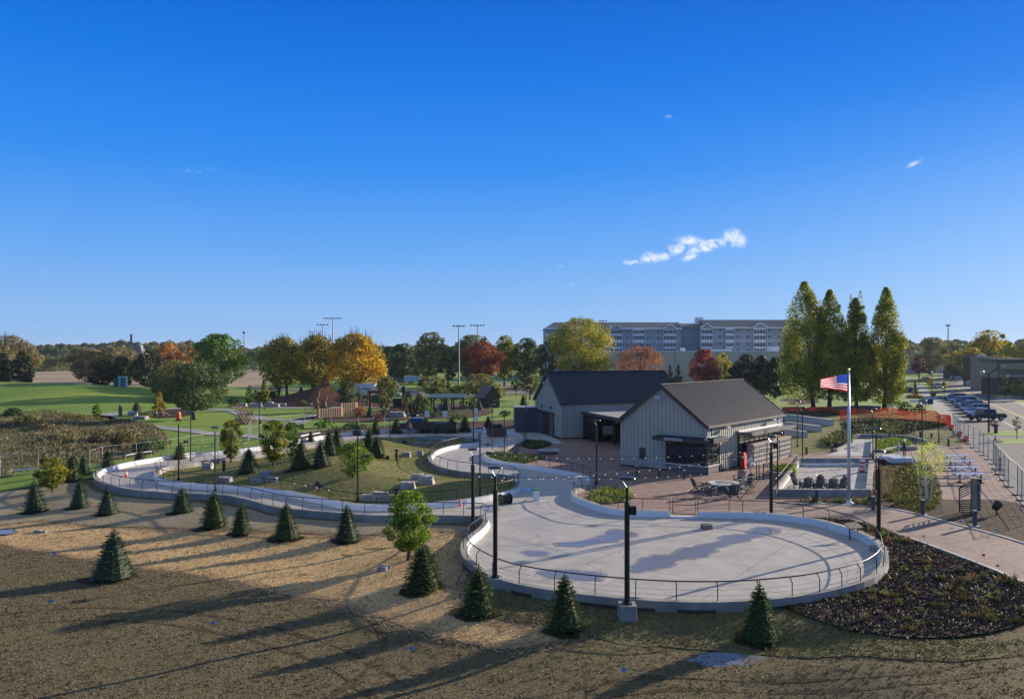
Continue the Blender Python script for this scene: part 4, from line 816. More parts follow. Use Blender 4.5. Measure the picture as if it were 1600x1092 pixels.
PROF = {'round': lambda t: math.sqrt(max(0, 1-(2*t-1)**2)), 'col': lambda t: (math.sin(math.pi*min(1, t*.86+.10))**.85)*(1-.25*t) , 'horn': lambda t: float(np.interp(t, (0, .08, .3, .5, .68, .82, .93, 1), (.55, .85, 1, .93, .74, .5, .24, .05))),
        'vase': lambda t: math.sqrt(max(0, 1-(2*t-1)**4*.9-.1*t))*(.6+.4*math.sin(math.pi*min(1, t*.8+.1)))*(1 if t < .55 else 1-(t-.55)**1.6*1.25), 'cone': lambda t: (1-t)**.9+.03, 'mound': lambda t: math.sqrt(max(0, 1-t*t))}
def crown(name, rx, z0, z1, shape, m, n, leaf, nc=50, cx=0, ry=None, gap=.8, vert=1.0, seedv=0, tips=0):
    rg = np.random.default_rng(seedv+int(rx*97)+nc); pf = PROF[shape]; Hh = z1-z0; ry = ry or rx
    cs, rs, vs = [], [], []; lob = .13 if shape in ('round', 'vase') else .05; p1, p2 = rg.uniform(0, 6.28, 2)
    while len(cs) < nc:
        t = rg.uniform(0, 1) if shape != 'cone' else 1-math.sqrt(rg.uniform(0, 1)); r_ = pf(t)
        if rg.uniform() > r_+.15: continue
        a = rg.uniform(0, 2*math.pi); q = math.sqrt(rg.uniform(.12, 1))*r_*rg.uniform(.80, 1.0)*(1+lob*(math.sin(2*a+3.1*t+p1)+.8*math.sin(3*a-5*t+p2)))
        cs.append((cx+rx*q*math.cos(a), ry*q*math.sin(a), z0+Hh*(.04+.92*t))); rs.append(rg.uniform(.18, .34)*min(rx, Hh*.5)*(.5+.5*r_)); vs.append(rg.uniform(.15, .8))
    cs = np.array(cs); rs = np.array(rs); vs = np.array(vs); w = rs**2; w /= w.sum(); idx = rg.choice(nc, n, p=w)
    d = rg.normal(size=(n, 3)); d /= np.linalg.norm(d, axis=1)[:, None]; rad = rg.uniform(.25, 1, n)**.5*gap*1.2
    P = cs[idx]+d*(rs[idx]*rad)[:, None]*np.array([1, 1, .85*vert]); 
    kf = int(n*.28); tt = rg.uniform(.02, .98, kf); rr_ = np.array([pf(t) for t in tt])*np.sqrt(rg.uniform(0, .86, kf)); aa = rg.uniform(0, 6.283, kf)
    P[-kf:] = np.stack([cx+rx*rr_*np.cos(aa), ry*rr_*np.sin(aa), z0+Hh*tt], 1)
    N_ = d+np.array([0, 0, .35])
    return quads(name, P, leaf, m, .75, clumpv=vs[idx], N_=N_/np.linalg.norm(N_, axis=1)[:, None]), cs, rs
def trunkmesh(hgt, r0, cs, zc, seedv, m=None, nl=9):
    rg = random.Random(seedv); mb = MB(); lean = (rg.uniform(-.03, .03)*hgt, rg.uniform(-.03, .03)*hgt)
    top = Vector((lean[0], lean[1], zc)); mb.tube([(0, 0, -.15), (0, 0, .05*hgt), top*.55, top, Vector((lean[0], lean[1], hgt*.85))], [r0*1.35, r0, r0*.85, r0*.62, r0*.15], 8)
    for k in range(min(nl, len(cs))):
        c_ = Vector(cs[k]); s_ = top*rg.uniform(.55, 1.0); s_.z = min(s_.z, c_.z); mid = s_.lerp(c_, .5)+Vector((0, 0, -.05*hgt)); mb.tube([s_, mid, c_], [r0*.4, r0*.25, r0*.06], 5)
    return mb.mesh('trunk', m or m_bark, smooth=True)
def tree(name, label, px, py, ptop, x0, x1, cbot, shape, col, cat='tree', group=None, leaf=None, dens=1., nc=None, loc=None, gap=.85, trunk=None, vert=1., tips=0, seedv=None, bark=None):
    p = loc or GT(px, py); k = p.y/F; hgt = (py-ptop)*k; z0 = max(.1, (py-cbot)*k); rx = (x1-x0)/2*k; cx = ((x0+x1)/2-px)*k
    area_ = (x1-x0)*(cbot-ptop)*.41; leaf = (leaf or max(.13, min(1.3, k*1.56*1.55)))*(1.35 if p.y > 180 else 1); lp = leaf/(k*1.5625)
    n = int(min(26000 if shape == 'horn' else 20000, max(700, area_*8.5*dens/(lp*lp*.55)))); sv = seedv if seedv is not None else int(px*7+ptop)
    nc = nc or int(min(90, max(16, area_**.5*1.1)))
    root = thing(name, (p.x, p.y, p.z-(0 if loc else .02)), 0, label, cat, group)
    me, cs, rs = crown('crown', rx, z0, hgt, shape, lm(col), n, leaf, nc, cx, seedv=sv, gap=gap, vert=vert, tips=tips)
    if tips:
        rt = random.Random(sv); q = MB()
        for _ in range(90): a_ = rt.uniform(0, 6.28); rr = rx*rt.uniform(0, .85); x_, y_ = cx+rr*math.cos(a_), rr*math.sin(a_); zt = hgt*(1-.28*(rr/rx)**2); q.tube([(x_*.7, y_*.7, zt*.75), (x_*.95+rt.uniform(-.3, .3), y_*.95, zt*.93), (x_*1.05+rt.uniform(-.6, .6), y_*1.05, zt*rt.uniform(1.0, 1.0+tips*1.3))], [.07, .05, .02], 3)
        q.build('bare_twigs', mat('twig', (.16, .11, .07)), root)
    link('crown', me, root); link('trunk', trunkmesh(hgt, trunk or max(.05, rx*.075), cs, max(z0*.9, hgt*.25), sv, bark), root); return root
# ---- spruces ----
def spruce_mesh(sd, m, n=1.0, wid=.34):
    rg = np.random.default_rng(sd); V = []; val = []
    tiers = 24; 
    for i in range(tiers):
        t = (i+rg.uniform(-.3, .3))/tiers; t = max(0, min(.985, t)); z0_ = .03+t*.93; Rr = wid*((1-t)**(.58+.05*(sd % 4)))*rg.uniform(.84, 1.10)+.012; nb = int((9+20*(1-t))*n); ph = rg.uniform(0, 6.28)
        for b_ in range(nb):
            z = max(.02, z0_+rg.uniform(-.022, .022))
            a = ph+2*math.pi*(b_+rg.uniform(-.35, .35))/nb; L = Rr*rg.uniform(.78, 1.16); dr = np.array([math.cos(a), math.sin(a), 0]); sd_ = np.array([-math.sin(a), math.cos(a), 0]); dz = rg.uniform(-.16, .12)+.28*t; v0 = rg.uniform(.1, .75)
            m_ = int(13*n) if t < .9 else 6
            for j in range(m_):
                s_ = .35+.65*(j+rg.uniform(0, 1))/m_; c_ = dr*L*s_+np.array([0, 0, z+dz*L*s_*(1 if s_ < .8 else 1.15)-.012*s_]); sp_ = L*.34*(1.1-s_)*rg.uniform(-1, 1)*1.2
                c_ = c_+sd_*sp_; d = dr*rg.uniform(.5, 1)+sd_*np.sign(sp_)*rg.uniform(.1, .8)+np.array([0, 0, rg.uniform(-.25, .35)]); d /= np.linalg.norm(d); up = np.array([rg.normal(0, .5), rg.normal(0, .5), 1.]); w_ = np.cross(d, up); w_ /= np.linalg.norm(w_); ln = rg.uniform(.038, .062)*(1 if t < .85 else .7); wd = rg.uniform(.010, .017)
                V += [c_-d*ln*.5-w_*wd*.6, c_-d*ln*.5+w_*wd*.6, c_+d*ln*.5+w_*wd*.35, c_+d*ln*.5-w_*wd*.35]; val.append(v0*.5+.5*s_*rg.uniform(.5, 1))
    for j in range(40):   # leader
        z = .93+.07*rg.uniform(0, 1); a = rg.uniform(0, 6.28); c_ = np.array([0, 0, z]); d = np.array([math.cos(a)*.6, math.sin(a)*.6, .7]); w_ = np.cross(d, [0, 0, 1.]); w_ /= np.linalg.norm(w_); V += [c_-w_*.004, c_+w_*.004, c_+d*.03+w_*.003, c_+d*.03-w_*.003]; val.append(.5)
    V = np.array(V)
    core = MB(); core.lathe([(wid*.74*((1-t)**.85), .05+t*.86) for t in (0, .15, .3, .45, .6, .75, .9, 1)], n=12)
    return rawquads('crown', V, m, np.array(val)), core
SP = {}
def get_spruce(kind, i):
    i = i % 6
    if (kind, i) not in SP:
        me, core = spruce_mesh(i*13+5, lm(kind), 1.0, .37+.025*(i % 3)); 
        # merge the added solid dark cone, which blocks see-through, into the crown mesh
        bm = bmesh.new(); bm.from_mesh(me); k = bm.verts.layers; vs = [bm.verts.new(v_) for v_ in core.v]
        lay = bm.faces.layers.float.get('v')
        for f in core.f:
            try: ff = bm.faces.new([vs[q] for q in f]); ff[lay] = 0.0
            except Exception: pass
        bm.to_mesh(me); bm.free()
        tm = MB(); tm.tube([(0, 0, -.03), (0, 0, .5), (0, 0, .97)], [.022, .014, .003], 6)
        SP[(kind, i)] = (me, tm.mesh('trunk', m_bark))
    return SP[(kind, i)]
m_ring = m_mulch
def spruce(px, py, ptop, kind, i, label, group, w=1., ring=True):
    p = GT(px, py); k = p.y/F; hh = (py-ptop)*k*1.02; me, tm = get_spruce(kind, i)
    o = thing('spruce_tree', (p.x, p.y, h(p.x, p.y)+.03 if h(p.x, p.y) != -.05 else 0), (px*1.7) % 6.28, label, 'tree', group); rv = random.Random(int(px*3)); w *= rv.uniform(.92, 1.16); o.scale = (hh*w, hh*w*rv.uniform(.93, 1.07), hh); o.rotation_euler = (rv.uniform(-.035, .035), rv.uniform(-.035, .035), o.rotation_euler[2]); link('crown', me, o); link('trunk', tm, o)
    if ring:
        n = 30; rr = hh*.36*w; rg = random.Random(px); e1, e2 = rg.uniform(0, 6), rg.uniform(0, 6); fr = lambda a: 1+.22*math.sin(2*a+e1)+.16*math.sin(3*a+e2)+rg.uniform(-.12, .12); pts = []
        for a in range(n): t_ = 2*math.pi*a/n; f_ = fr(t_); pts.append((p.x+rg.uniform(-.02, .02)-.2*rr+rr*1.1*f_*math.cos(t_), p.y-.1*rr+rr*.9*f_*math.sin(t_)))
        drape('mulch_ring', pts, .085, m_ring, .6)
    return o
gB = 'young spruces on the slope below the ribbon'
for a in [(55, 801, 751, 'spruce_blue', 0, 'small blue spruce at the far left of the slope, below the yellow-green sapling'), (124, 793, 751, 'spruce_blue', 1, 'second blue spruce from the left on the pale slope'), (168, 803, 761, 'spruce_blue', 2, 'blue spruce just below the left tip of the ribbon wall'), (284, 801, 762, 'spruce_blue', 3, 'roundish blue spruce close under the ribbon wall, with a brown mulch patch on its right'),
          (334, 824, 767, 'spruce_green', 0, 'yellowish green spruce standing right in front of the tall black lamp'), (376, 835, 785, 'spruce_green', 1, 'green spruce right next to the yellowish one, below the kink in the wall'), (448, 843, 785, 'spruce_green', 2, 'slim green spruce alone below the middle of the ribbon wall'), (542, 846, 789, 'spruce_blue', 1, 'slim spruce left of the bright two-tone leafy tree'),
          (176, 905, 827, 'spruce_blue', 2, 'largest spruce, alone on the dark soil at left'), (661, 922, 848, 'spruce_green', 3, 'spruce in front of the bright two-tone leafy tree'), (746, 961, 884, 'spruce_green', 0, 'spruce below the leftmost point of the rink wall'), (884, 984, 897, 'spruce_green', 1, 'spruce in front of the rink wall left of the footed lamp'), (1187, 995, 905, 'spruce_green', 2, 'spruce nearest the dark mulch bed, by the lawn puddle')]: spruce(*a, gB)
gI = 'spruces on the grassy island'
for a in [(389, 738, 700, 'spruce_blue', 1, 'blue spruce on the island behind the three stacked stones'), (470, 740, 693, 'spruce_green', 2, 'dark spruce nearest the viewer on the left of the island hill'), (502, 729, 687, 'spruce_blue', 0, 'silvery blue spruce between two dark ones on the island hill'), (515, 712, 670, 'spruce_blue', 3, 'tall spruce behind the silvery blue one on the island'), (526, 706, 667, 'spruce_green', 1, 'spruce overlapping the right side of a tall island spruce'), (576, 704, 668, 'spruce_green', 0, 'slim island spruce just behind the wide dark one'), (590, 715, 679, 'spruce_green', 3, 'wide dark spruce at the right end of the island group')]: spruce(*a, gI)
gF = 'spruces beyond the ribbon'
for a in [(112, 752, 710, 'spruce_green', 1, 'dark spruce beside the yellow sapling at the far left'), (131, 741, 711, 'spruce_blue', 2, 'blue spruce left of the ribbon in front of the wire fence'), (168, 730, 702, 'spruce_green', 0, 'dark spruce behind the left end of the ribbon'), (219, 722, 696, 'spruce_green', 2, 'dark spruce against the wire fence behind the ribbon bend'), (281, 717, 690, 'spruce_green', 3, 'dark spruce between two black lamps behind the ribbon'),
          (486, 690, 671, 'spruce_green', 0, 'small dark spruce beside the white guard board past the island'), (586, 680, 657, 'spruce_green', 1, 'dark spruce behind the island, left of the dead-grey fence post'), (558, 680, 661, 'spruce_green', 3, 'small spruce behind the disc lamp in front of the park fence'), (619, 677, 651, 'spruce_blue', 0, 'blue spruce left of the parked pickup'), (665, 678, 652, 'spruce_blue', 1, 'blue spruce in front of the parked pickup'), (705, 678, 650, 'spruce_green', 2, 'spruce right of the green skip'), (726, 675, 648, 'spruce_blue', 3, 'blue spruce standing alone on the gravel lot'), (762, 674, 649, 'spruce_green', 0, 'spruce behind the red and white channelizers'),
          (818, 634, 616, 'spruce_green', 1, 'small dark spruce behind the storage shed'), (748, 642, 621, 'spruce_green', 2, 'dark spruce left of the gabled hut'), (697, 643, 620, 'spruce_blue', 2, 'blue spruce in front of the long green pavilion'), (213, 648, 627, 'spruce_blue', 3, 'small blue spruce by the bend of the park path'), (578, 652, 634, 'spruce_blue', 1, 'blue spruce behind the park fence near the brown shrubs'), (470, 619, 603, 'spruce_blue', 0, 'tiny spruce beyond the brown mound')]: spruce(*a, gF, ring=False)
# ---- trees ----
T = tree
T('leafy_tree', 'bright two-tone green and yellow young tree on the straw matting', 638, 876, 764, 601, 678, 862, 'round', 'lime', gap=.8, leaf=.12, nc=60)
T('leafy_tree', 'yellow-green sapling at the far left of the pale slope', 82, 766, 713, 58, 106, 762, 'round', 'yellowgreen', leaf=.14)
T('leafy_tree', 'green-yellow young tree left of the stacked stones on the island', 361, 722, 655, 342, 382, 716, 'round', 'yellowgreen', leaf=.14)
T('leafy_tree', 'wide yellow-green tree on the island hill', 427, 728, 654, 403, 452, 722, 'round', 'yellowgreen', leaf=.14)
T('leafy_tree', 'darker green tree hidden behind the wide yellow-green one', 455, 720, 658, 440, 468, 714, 'round', 'green', leaf=.14)
T('leafy_tree', 'light green airy tree on the island right behind the tall lamp', 552, 748, 689, 525, 580, 742, 'round', 'lime', leaf=.13, dens=.8, gap=.9)
T('leafy_tree', 'small yellow sapling above the reeds by the park path', 151, 657, 631, 144, 159, 652, 'round', 'lime', leaf=.22)
T('leafy_tree', 'small golden tree beside the large grey-green tree', 249, 648, 606, 238, 259, 642, 'cone', 'gold_green', leaf=.22)
T('leafy_tree', 'large rounded grey-green tree left of the log climbing frame', 303, 655, 565, 256, 357, 642, 'round', 'greygreen', leaf=.34, nc=85)
T('leafy_tree', 'olive tree behind the left shoulder of the large grey-green tree', 268, 628, 561, 232, 312, 626, 'round', 'olive', leaf=.4)
T('leafy_tree', 'big deep green maple standing tall above the park lawn', 345, 616, 521, 297, 385, 604, 'round', 'green', leaf=.45, nc=85)
T('leafy_tree', 'thin brown-olive tree at the left edge beyond the grass rise', 8, 603, 523, -45, 60, 606, 'round', 'olive_brown', leaf=.45, tips=.06, dens=.7)
T('cedar_tree', 'dark cedar at the left edge beyond the grass rise', 40, 609, 547, 14, 56, 604, 'col', 'cedar', leaf=.45)
T('cedar_tree', 'dark cedar at the very left edge', 3, 609, 550, -14, 22, 606, 'col', 'cedar', leaf=.45)
T('leafy_tree', 'hazy olive-brown thicket tree left of the dark cedars', 140, 597, 545, 108, 176, 603, 'round', 'olive_brown', leaf=.45, tips=.05)
T('leafy_tree', 'hazy olive-brown tree behind the dark cedars', 185, 597, 541, 150, 222, 601, 'round', 'olive_brown', leaf=.45, dens=.8)
T('cedar_tree', 'leftmost of the three dark cedars by the mint green portal', 160, 606, 559, 136, 182, 603, 'round', 'cedar', leaf=.45)
T('cedar_tree', 'middle one of the three dark cedars by the mint green portal', 188, 606, 557, 170, 210, 603, 'round', 'cedar', leaf=.45)
T('cedar_tree', 'tallest rightmost of the three dark cedars by the mint green portal', 234, 605, 547, 204, 262, 604, 'round', 'cedar', leaf=.45)
T('leafy_tree', 'rust orange tree behind the tall dark cedar', 262, 600, 536, 240, 286, 590, 'round', 'rust', leaf=.5)
T('leafy_tree', 'small orange-brown tree left of the big deep green maple', 297, 600, 541, 284, 312, 590, 'round', 'rust', leaf=.5)
T('locust_tree', 'green-gold tree at the left of the golden group', 449, 618, 526, 402, 484, 603, 'vase', 'gold_green', leaf=.42, tips=.08, nc=80)
T('locust_tree', 'gold tree in the middle of the golden group behind the mound', 490, 618, 522, 450, 540, 602, 'vase', 'gold_green', leaf=.42, tips=.08, nc=80)
T('locust_tree', 'brightest orange-gold tree at the right of the golden group', 560, 620, 520, 500, 610, 606, 'vase', 'gold', leaf=.42, tips=.10, nc=85)
T('leafy_tree', 'narrow dark green young tree on the park lawn by the rocks', 390, 635, 601, 382, 398, 631, 'col', 'green', leaf=.24)
T('leafy_tree', 'small red-topped yellow tree on a pale trunk on the park lawn', 413, 640, 591, 402, 424, 627, 'cone', 'yellowgreen', leaf=.24)
T('leafy_tree', 'soft grey-green young tree behind the red-topped one', 430, 626, 601, 418, 443, 624, 'round', 'greygreen', leaf=.26)
T('leafy_tree', 'small pinkish red tree in front of the yellow mural wall', 508, 624, 585, 499, 518, 620, 'col', 'red_shrub', leaf=.26)
T('leafy_tree', 'round grey-olive tree in front of the small pavilion', 546, 642, 596, 526, 562, 634, 'round', 'greygreen', leaf=.26, nc=50)
for a in [('olive airy tree in front of the brown stand by the golden trees', 605, 621, 587, 582, 624, 617, 'olive'), ('wide olive tree behind the left end of the long green pavilion', 672, 623, 587, 650, 702, 616, 'olive'), ('large olive tree behind the right end of the long green pavilion', 745, 622, 583, 720, 777, 617, 'olive'), ('dark low olive tree behind the middle of the long pavilion', 690, 620, 600, 675, 713, 619, 'gold_green'), ('dark low tree right of the middle of the long pavilion', 722, 620, 600, 706, 740, 619, 'green_dark'), ('small dark round tree by the sand court', 806, 618, 594, 796, 817, 609, 'green_dark'), ('airy olive tree just left of the far gabled building', 828, 624, 586, 811, 850, 612, 'olive'), ('fresh green tree beside the gabled hut', 774, 634, 599, 758, 791, 626, 'yellowgreen')]:
    T('leafy_tree', a[0], *a[1:7], 'round', a[7], leaf=.3, group=None)
for a in [('dark tree left of the tall olive tree behind the park house', 632, 598, 535, 610, 655, 592, 'green_dark'), ('tall olive tree behind the park house', 668, 599, 518, 645, 700, 590, 'olive'), ('round dark tree between the park house and the first floodlight mast', 655, 597, 549, 640, 675, 592, 'olive'), ('dark tree left of the first floodlight mast', 700, 599, 541, 686, 718, 594, 'green_dark'), ('green tree behind the round red tree', 732, 598, 522, 703, 775, 592, 'greygreen'), ('yellow-green tree just right of the round red tree', 788, 602, 523, 768, 812, 594, 'yellowgreen'), ('dark green tree between yellow-green tree and hotel', 822, 602, 527, 798, 850, 597, 'green_dark'), ('dark tree at the left foot of the hotel', 852, 604, 533, 838, 872, 599, 'green_dark'), ('dark tree hidden behind the tall olive tree', 610, 597, 540, 590, 630, 592, 'green_dark')]:
    T('leafy_tree', a[0], *a[1:7], 'round', a[7], leaf=.5)
T('maple_tree', 'round orange-red maple between the two floodlight masts', 750, 605, 533, 721, 787, 592, 'round', 'red', leaf=.42, nc=70)
T('maple_tree', 'large yellow-green maple behind the far gabled building', 908, 604, 496, 853, 968, 594, 'round', 'maple_yellow', leaf=.42, nc=85)
T('maple_tree', 'bright orange maple behind the far gabled roof', 1000, 604, 540, 955, 1044, 598, 'round', 'orange', leaf=.30, gap=1.15, dens=.32, tips=.05)
T('maple_tree', 'crimson maple in front of the beige warehouse', 1098, 612, 545, 1075, 1126, 604, 'round', 'crimson', leaf=.34, nc=60)
T('maple_tree', 'yellow-green maple against the right side of the crimson one', 1128, 612, 551, 1114, 1144, 604, 'round', 'maple_yellow', leaf=.34)
for a in [('left one of the dark cedars between the crimson maple and the columnar trees', 1165, 618, 552, 1134, 1198, 617), ('middle one of the dark cedars between crimson maple and columnar trees', 1190, 619, 555, 1160, 1216, 618), ('right one of the dark cedars, touching the first columnar tree', 1212, 622, 557, 1188, 1234, 620)]: T('cedar_tree', a[0], *a[1:], 'col', 'cedar', leaf=.36)
T('cedar_tree', 'small dark fir in front of the beige warehouse, left of the crimson maple', 1060, 606, 569, 1050, 1070, 604, 'cone', 'cedar', leaf=.36); T('cedar_tree', 'small dark fir peeking over the roof beside the orange maple', 1047, 606, 570, 1038, 1056, 604, 'cone', 'cedar', leaf=.36)
gH = 'tall columnar trees by the street'
for a in [('first columnar tree from the left, tallest and broadest', 1270.6, 641, 436, 1214, 1300, 628), ('second columnar tree from the left, close against the first', 1296, 642, 449, 1264, 1330, 628), ('fourth columnar tree, alone at the street side', 1382, 640, 445, 1352, 1417, 634)]: T('columnar_tree', a[0], *a[1:], 'horn', 'hornbeam', group=gH, leaf=.33, nc=110, vert=1.7, trunk=.42, bark=m_dkbark, dens=2.2)
o3 = T('columnar_tree', 'third columnar tree, slimmest and split into two tips', 1338, 640, 462, 1308, 1366, 630, 'horn', 'hornbeam', group=gH, leaf=.33, nc=90, vert=1.7, trunk=.36, bark=m_dkbark, dens=2.2)
kk = o3.location.y/F
for dx, tp, w_ in ((6, 452, 9), (-8, 458, 8)):
    me, _, _ = crown('crown_tip', w_*kk, (640-545)*kk, (640-tp)*kk, 'horn', lm('hornbeam'), 1500, .26, 26, dx*kk, vert=1.8, seedv=dx+50); link('crown_tip', me, o3)
T('leafy_tree', 'dark reddish purple tree beside the street down from the columnar trees', 1436, 598, 556, 1424, 1449, 584, 'round', 'purple', leaf=.34)
T('arborvitae', 'slim dark cone-shaped evergreen by the side walk', 1430, 618, 594, 1425.5, 1434.5, 617, 'cone', 'green_dark', leaf=.2, cat='shrub', dens=1.6)
for a in [('round olive tree above the roofs at the far end of the street', 1453, 585, 526, 1433, 1482, 580, 'olive'), ('bright yellow street tree by the pale cottage', 1500, 592, 548, 1476, 1524, 583, 'gold_green'), ('tall yellow-green street tree behind the bright yellow one', 1530, 590, 533, 1503, 1552, 580, 'maple_yellow'), ('yellow-green tree behind the brick shop roof', 1565, 590, 532, 1540, 1590, 580, 'maple_yellow'), ('yellow-green tree at the right edge behind the long shop', 1602, 590, 533, 1582, 1625, 580, 'olive'), ('olive tree between far roofs and the bright yellow street tree', 1487, 580, 534, 1470, 1506, 575, 'olive')]: T('leafy_tree', a[0], *a[1:7], 'round', a[7], leaf=.5)
T('leafy_tree', 'dark street tree in front of the long shop, left one', 1571, 612, 578, 1561, 1582, 605, 'col', 'green_dark', leaf=.28, loc=G(1571, 623)); T('leafy_tree', 'dark street tree in front of the long shop at the right edge', 1598, 614, 580, 1586, 1612, 606, 'round', 'green_dark', leaf=.28, loc=G(1598, 625))
T('young_street_tree', 'thin bare sapling on the green verge by the fence', 1589, 686, 649, 1580, 1598, 672, 'col', 'olive', leaf=.12, dens=.08, trunk=.05)
T('young_street_tree', 'thin rusty sapling on the verge by the silver car', 1452, 607, 590, 1447, 1458, 603, 'col', 'rust', leaf=.2, dens=.5, trunk=.05); T('young_street_tree', 'small yellow-leaved sapling right of the silver car', 1475, 617, 594, 1470, 1481, 609, 'col', 'gold_green', leaf=.2, dens=.5, trunk=.05)
# birch clump
bt = T('birch_tree', 'multi-stemmed pale birch clump with thin light green leaves over the planting bed', 1448, 781, 687, 1422, 1480, 748, 'round', 'birch', leaf=.10, dens=.15, gap=1.2, trunk=.05, nc=70, bark=m_flash)
for i, (dx, tx) in enumerate(((-.35, -.9), (.3, .8), (.1, -.2))): q = MB(); q.tube([(dx, 0, 0), (dx+tx*.3, .1, 1.8), (dx+tx, .2, 4.2)], [.05, .035, .01], 6); q.build('stem', mat('birch_bark', (.5, .47, .42)), bt)
T('young_street_tree', 'airy leafless young tree in the planted bed behind the statue', 1391, 690, 640, 1375, 1408, 676, 'vase', 'olive', leaf=.10, dens=.10, trunk=.05)
# ---- woods far off: one mass per colour ----
def woods(name, col, spec, label, leaf=1.7, n=420):
    P = []; vv = []; rg = np.random.default_rng(len(col)*7+len(spec)); 
    for (px, ptop, D, w) in spec:
        k = D/F; X = (px-800)*k; zt = H-(ptop-HY)*k; r_ = w*k/2; c_ = 5; cz = max(2., zt-r_*.9)
        th = rg.normal(size=(n, 3)); th /= np.linalg.norm(th, axis=1)[:, None]; th[:, 2] = np.abs(th[:, 2])*1.0; rr = rg.uniform(.72, 1.0, n)+.12*np.sin(th[:, 0]*7+px)*np.cos(th[:, 2]*6)
        pts = np.stack([X+th[:, 0]*r_*rr, D+th[:, 1]*r_*rr, cz+th[:, 2]*(zt-cz)*rr], 1)
        m_ = n//2; low = np.stack([X+r_*rg.uniform(-1, 1, m_), D-r_*rg.uniform(.3, .9, m_), rg.uniform(0, cz, m_)], 1); P += [pts, low]; vv += [np.full(n+m_, rg.uniform(.2, .75))]
    return tag(link(name, quads(name, np.concatenate(P), leaf, lm(col), .8, clumpv=np.concatenate(vv))), label=label, cat='woods', kind='stuff')
rg_ = random.Random(5)
def topline(px):
    if px < 60: return 541
    if px < 170: return 538+rg_.uniform(-1, 2)
    if px < 330: return 534+rg_.uniform(-1, 2)
    if px < 440: return 543
    if px < 1400: return 540+rg_.uniform(-2, 3)
    return 533+rg_.uniform(-3, 3)
specs = {'green_dark': [], 'olive': [], 'greygreen': [], 'rust': []}
for px in range(-260, 1900, 9):
    for row in range(2):
        key = rg_.choice(['green_dark', 'greygreen', 'olive', 'greygreen', 'green_dark', 'olive', 'rust' if rg_.random() < .5 else 'olive']); specs[key].append((px+rg_.uniform(-4, 4), topline(px)+row*6+rg_.uniform(-2, 2), 820-row*140+rg_.uniform(-40, 40), rg_.uniform(12, 22)))
for c_, lab in (('green_dark', 'dark green woods along the horizon'), ('olive', 'olive and yellowish woods along the horizon'), ('greygreen', 'grey-green woods along the horizon'), ('rust', 'rust coloured trees among the far woods')): woods('distant_woods', c_, specs[c_], lab)
near = [(px+rg_.uniform(-5, 5), 560+rg_.uniform(-5, 4), 480+rg_.uniform(-30, 30), rg_.uniform(14, 24)) for px in range(52, 130, 8)]
woods('field_edge_woods', 'olive', near, 'yellow-green thicket behind the tan field at left', leaf=.9)
near = [(px+rg_.uniform(-5, 5), 552+rg_.uniform(-4, 5), 470+rg_.uniform(-30, 30), rg_.uniform(16, 26)) for px in list(range(382, 440, 9))+list(range(590, 860, 11))]
woods('park_edge_woods', 'green_dark', near, 'dark trees massed behind the sports lawn', leaf=.9)
near = [(px+rg_.uniform(-5, 5), 545+rg_.uniform(-6, 5), 400+rg_.uniform(-30, 30), rg_.uniform(16, 26)) for px in list(range(1500, 1700, 10))]
woods('street_edge_woods', 'olive', near, 'yellow-olive trees massed behind the shops at right', leaf=.8)
# ---- marsh, grass, beds ----
def scatter(poly, n, rg):
    xs = [p[0] for p in poly]; ys = [p[1] for p in poly]; o = []
    while len(o) < n:
        x, y = rg.uniform(min(xs), max(xs)), rg.uniform(min(ys), max(ys))
        if inside(x, y, poly): o.append((x, y))
    return o
def blades(name, poly, n, hgt, wd, col, label, cat, zoff=0, hump=None, seedv=1, zf=None, tuft=1, spread=.1):
    rg = random.Random(seedv); pts = scatter(poly, n//tuft, rg); V = []; vv = []
    for x, y in pts:
        hp = hump(x, y) if hump else 1; v0 = rg.uniform(.05, .95); z0 = (zf(x, y) if zf else 0)+zoff
        for _ in range(tuft):
            a = rg.uniform(0, math.pi); hh = hgt*rg.uniform(.5, 1.15)*hp; w_ = wd*rg.uniform(.6, 1.4)/2; lx, ly = rg.gauss(0, .42)*hh, rg.gauss(0, .45)*hh; bx, by = x+rg.gauss(0, spread), y+rg.gauss(0, spread); c_, s_ = math.cos(a)*w_, math.sin(a)*w_
            V += [(bx-c_, by-s_, z0), (bx+c_, by+s_, z0), (bx+c_*.5+lx, by+s_*.5+ly, z0+hh), (bx-c_*.5+lx, by-s_*.5+ly, z0+hh)]; vv.append(v0)
    return tag(link(name, rawquads(name, np.array(V), lm(col), np.array(vv))), label=label, cat=cat, kind='stuff')
marsh = catmull(XY([(-300, 640), (0, 640), (60, 641), (150, 652), (230, 664), (262, 690), (240, 706), (150, 724), (0, 742), (-300, 770)]), True, 3)
hump = lambda x, y: .5+.9*max(0, math.sin(x*.16+y*.07))*max(0, math.sin(y*.13-x*.05+1))+.35*math.sin(x*.5)*math.sin(y*.31)
blades('marsh_reeds', marsh, 40000, .75, .09, 'reed', 'brown dried reeds and brush filling the marsh at left', 'reeds', hump=hump, tuft=4, spread=.25)
blades('marsh_green_growth', marsh, 26000, .6, .13, 'reed_green', 'olive green weeds among the brown reeds', 'weeds', hump=hump, seedv=3, tuft=5, spread=.3)
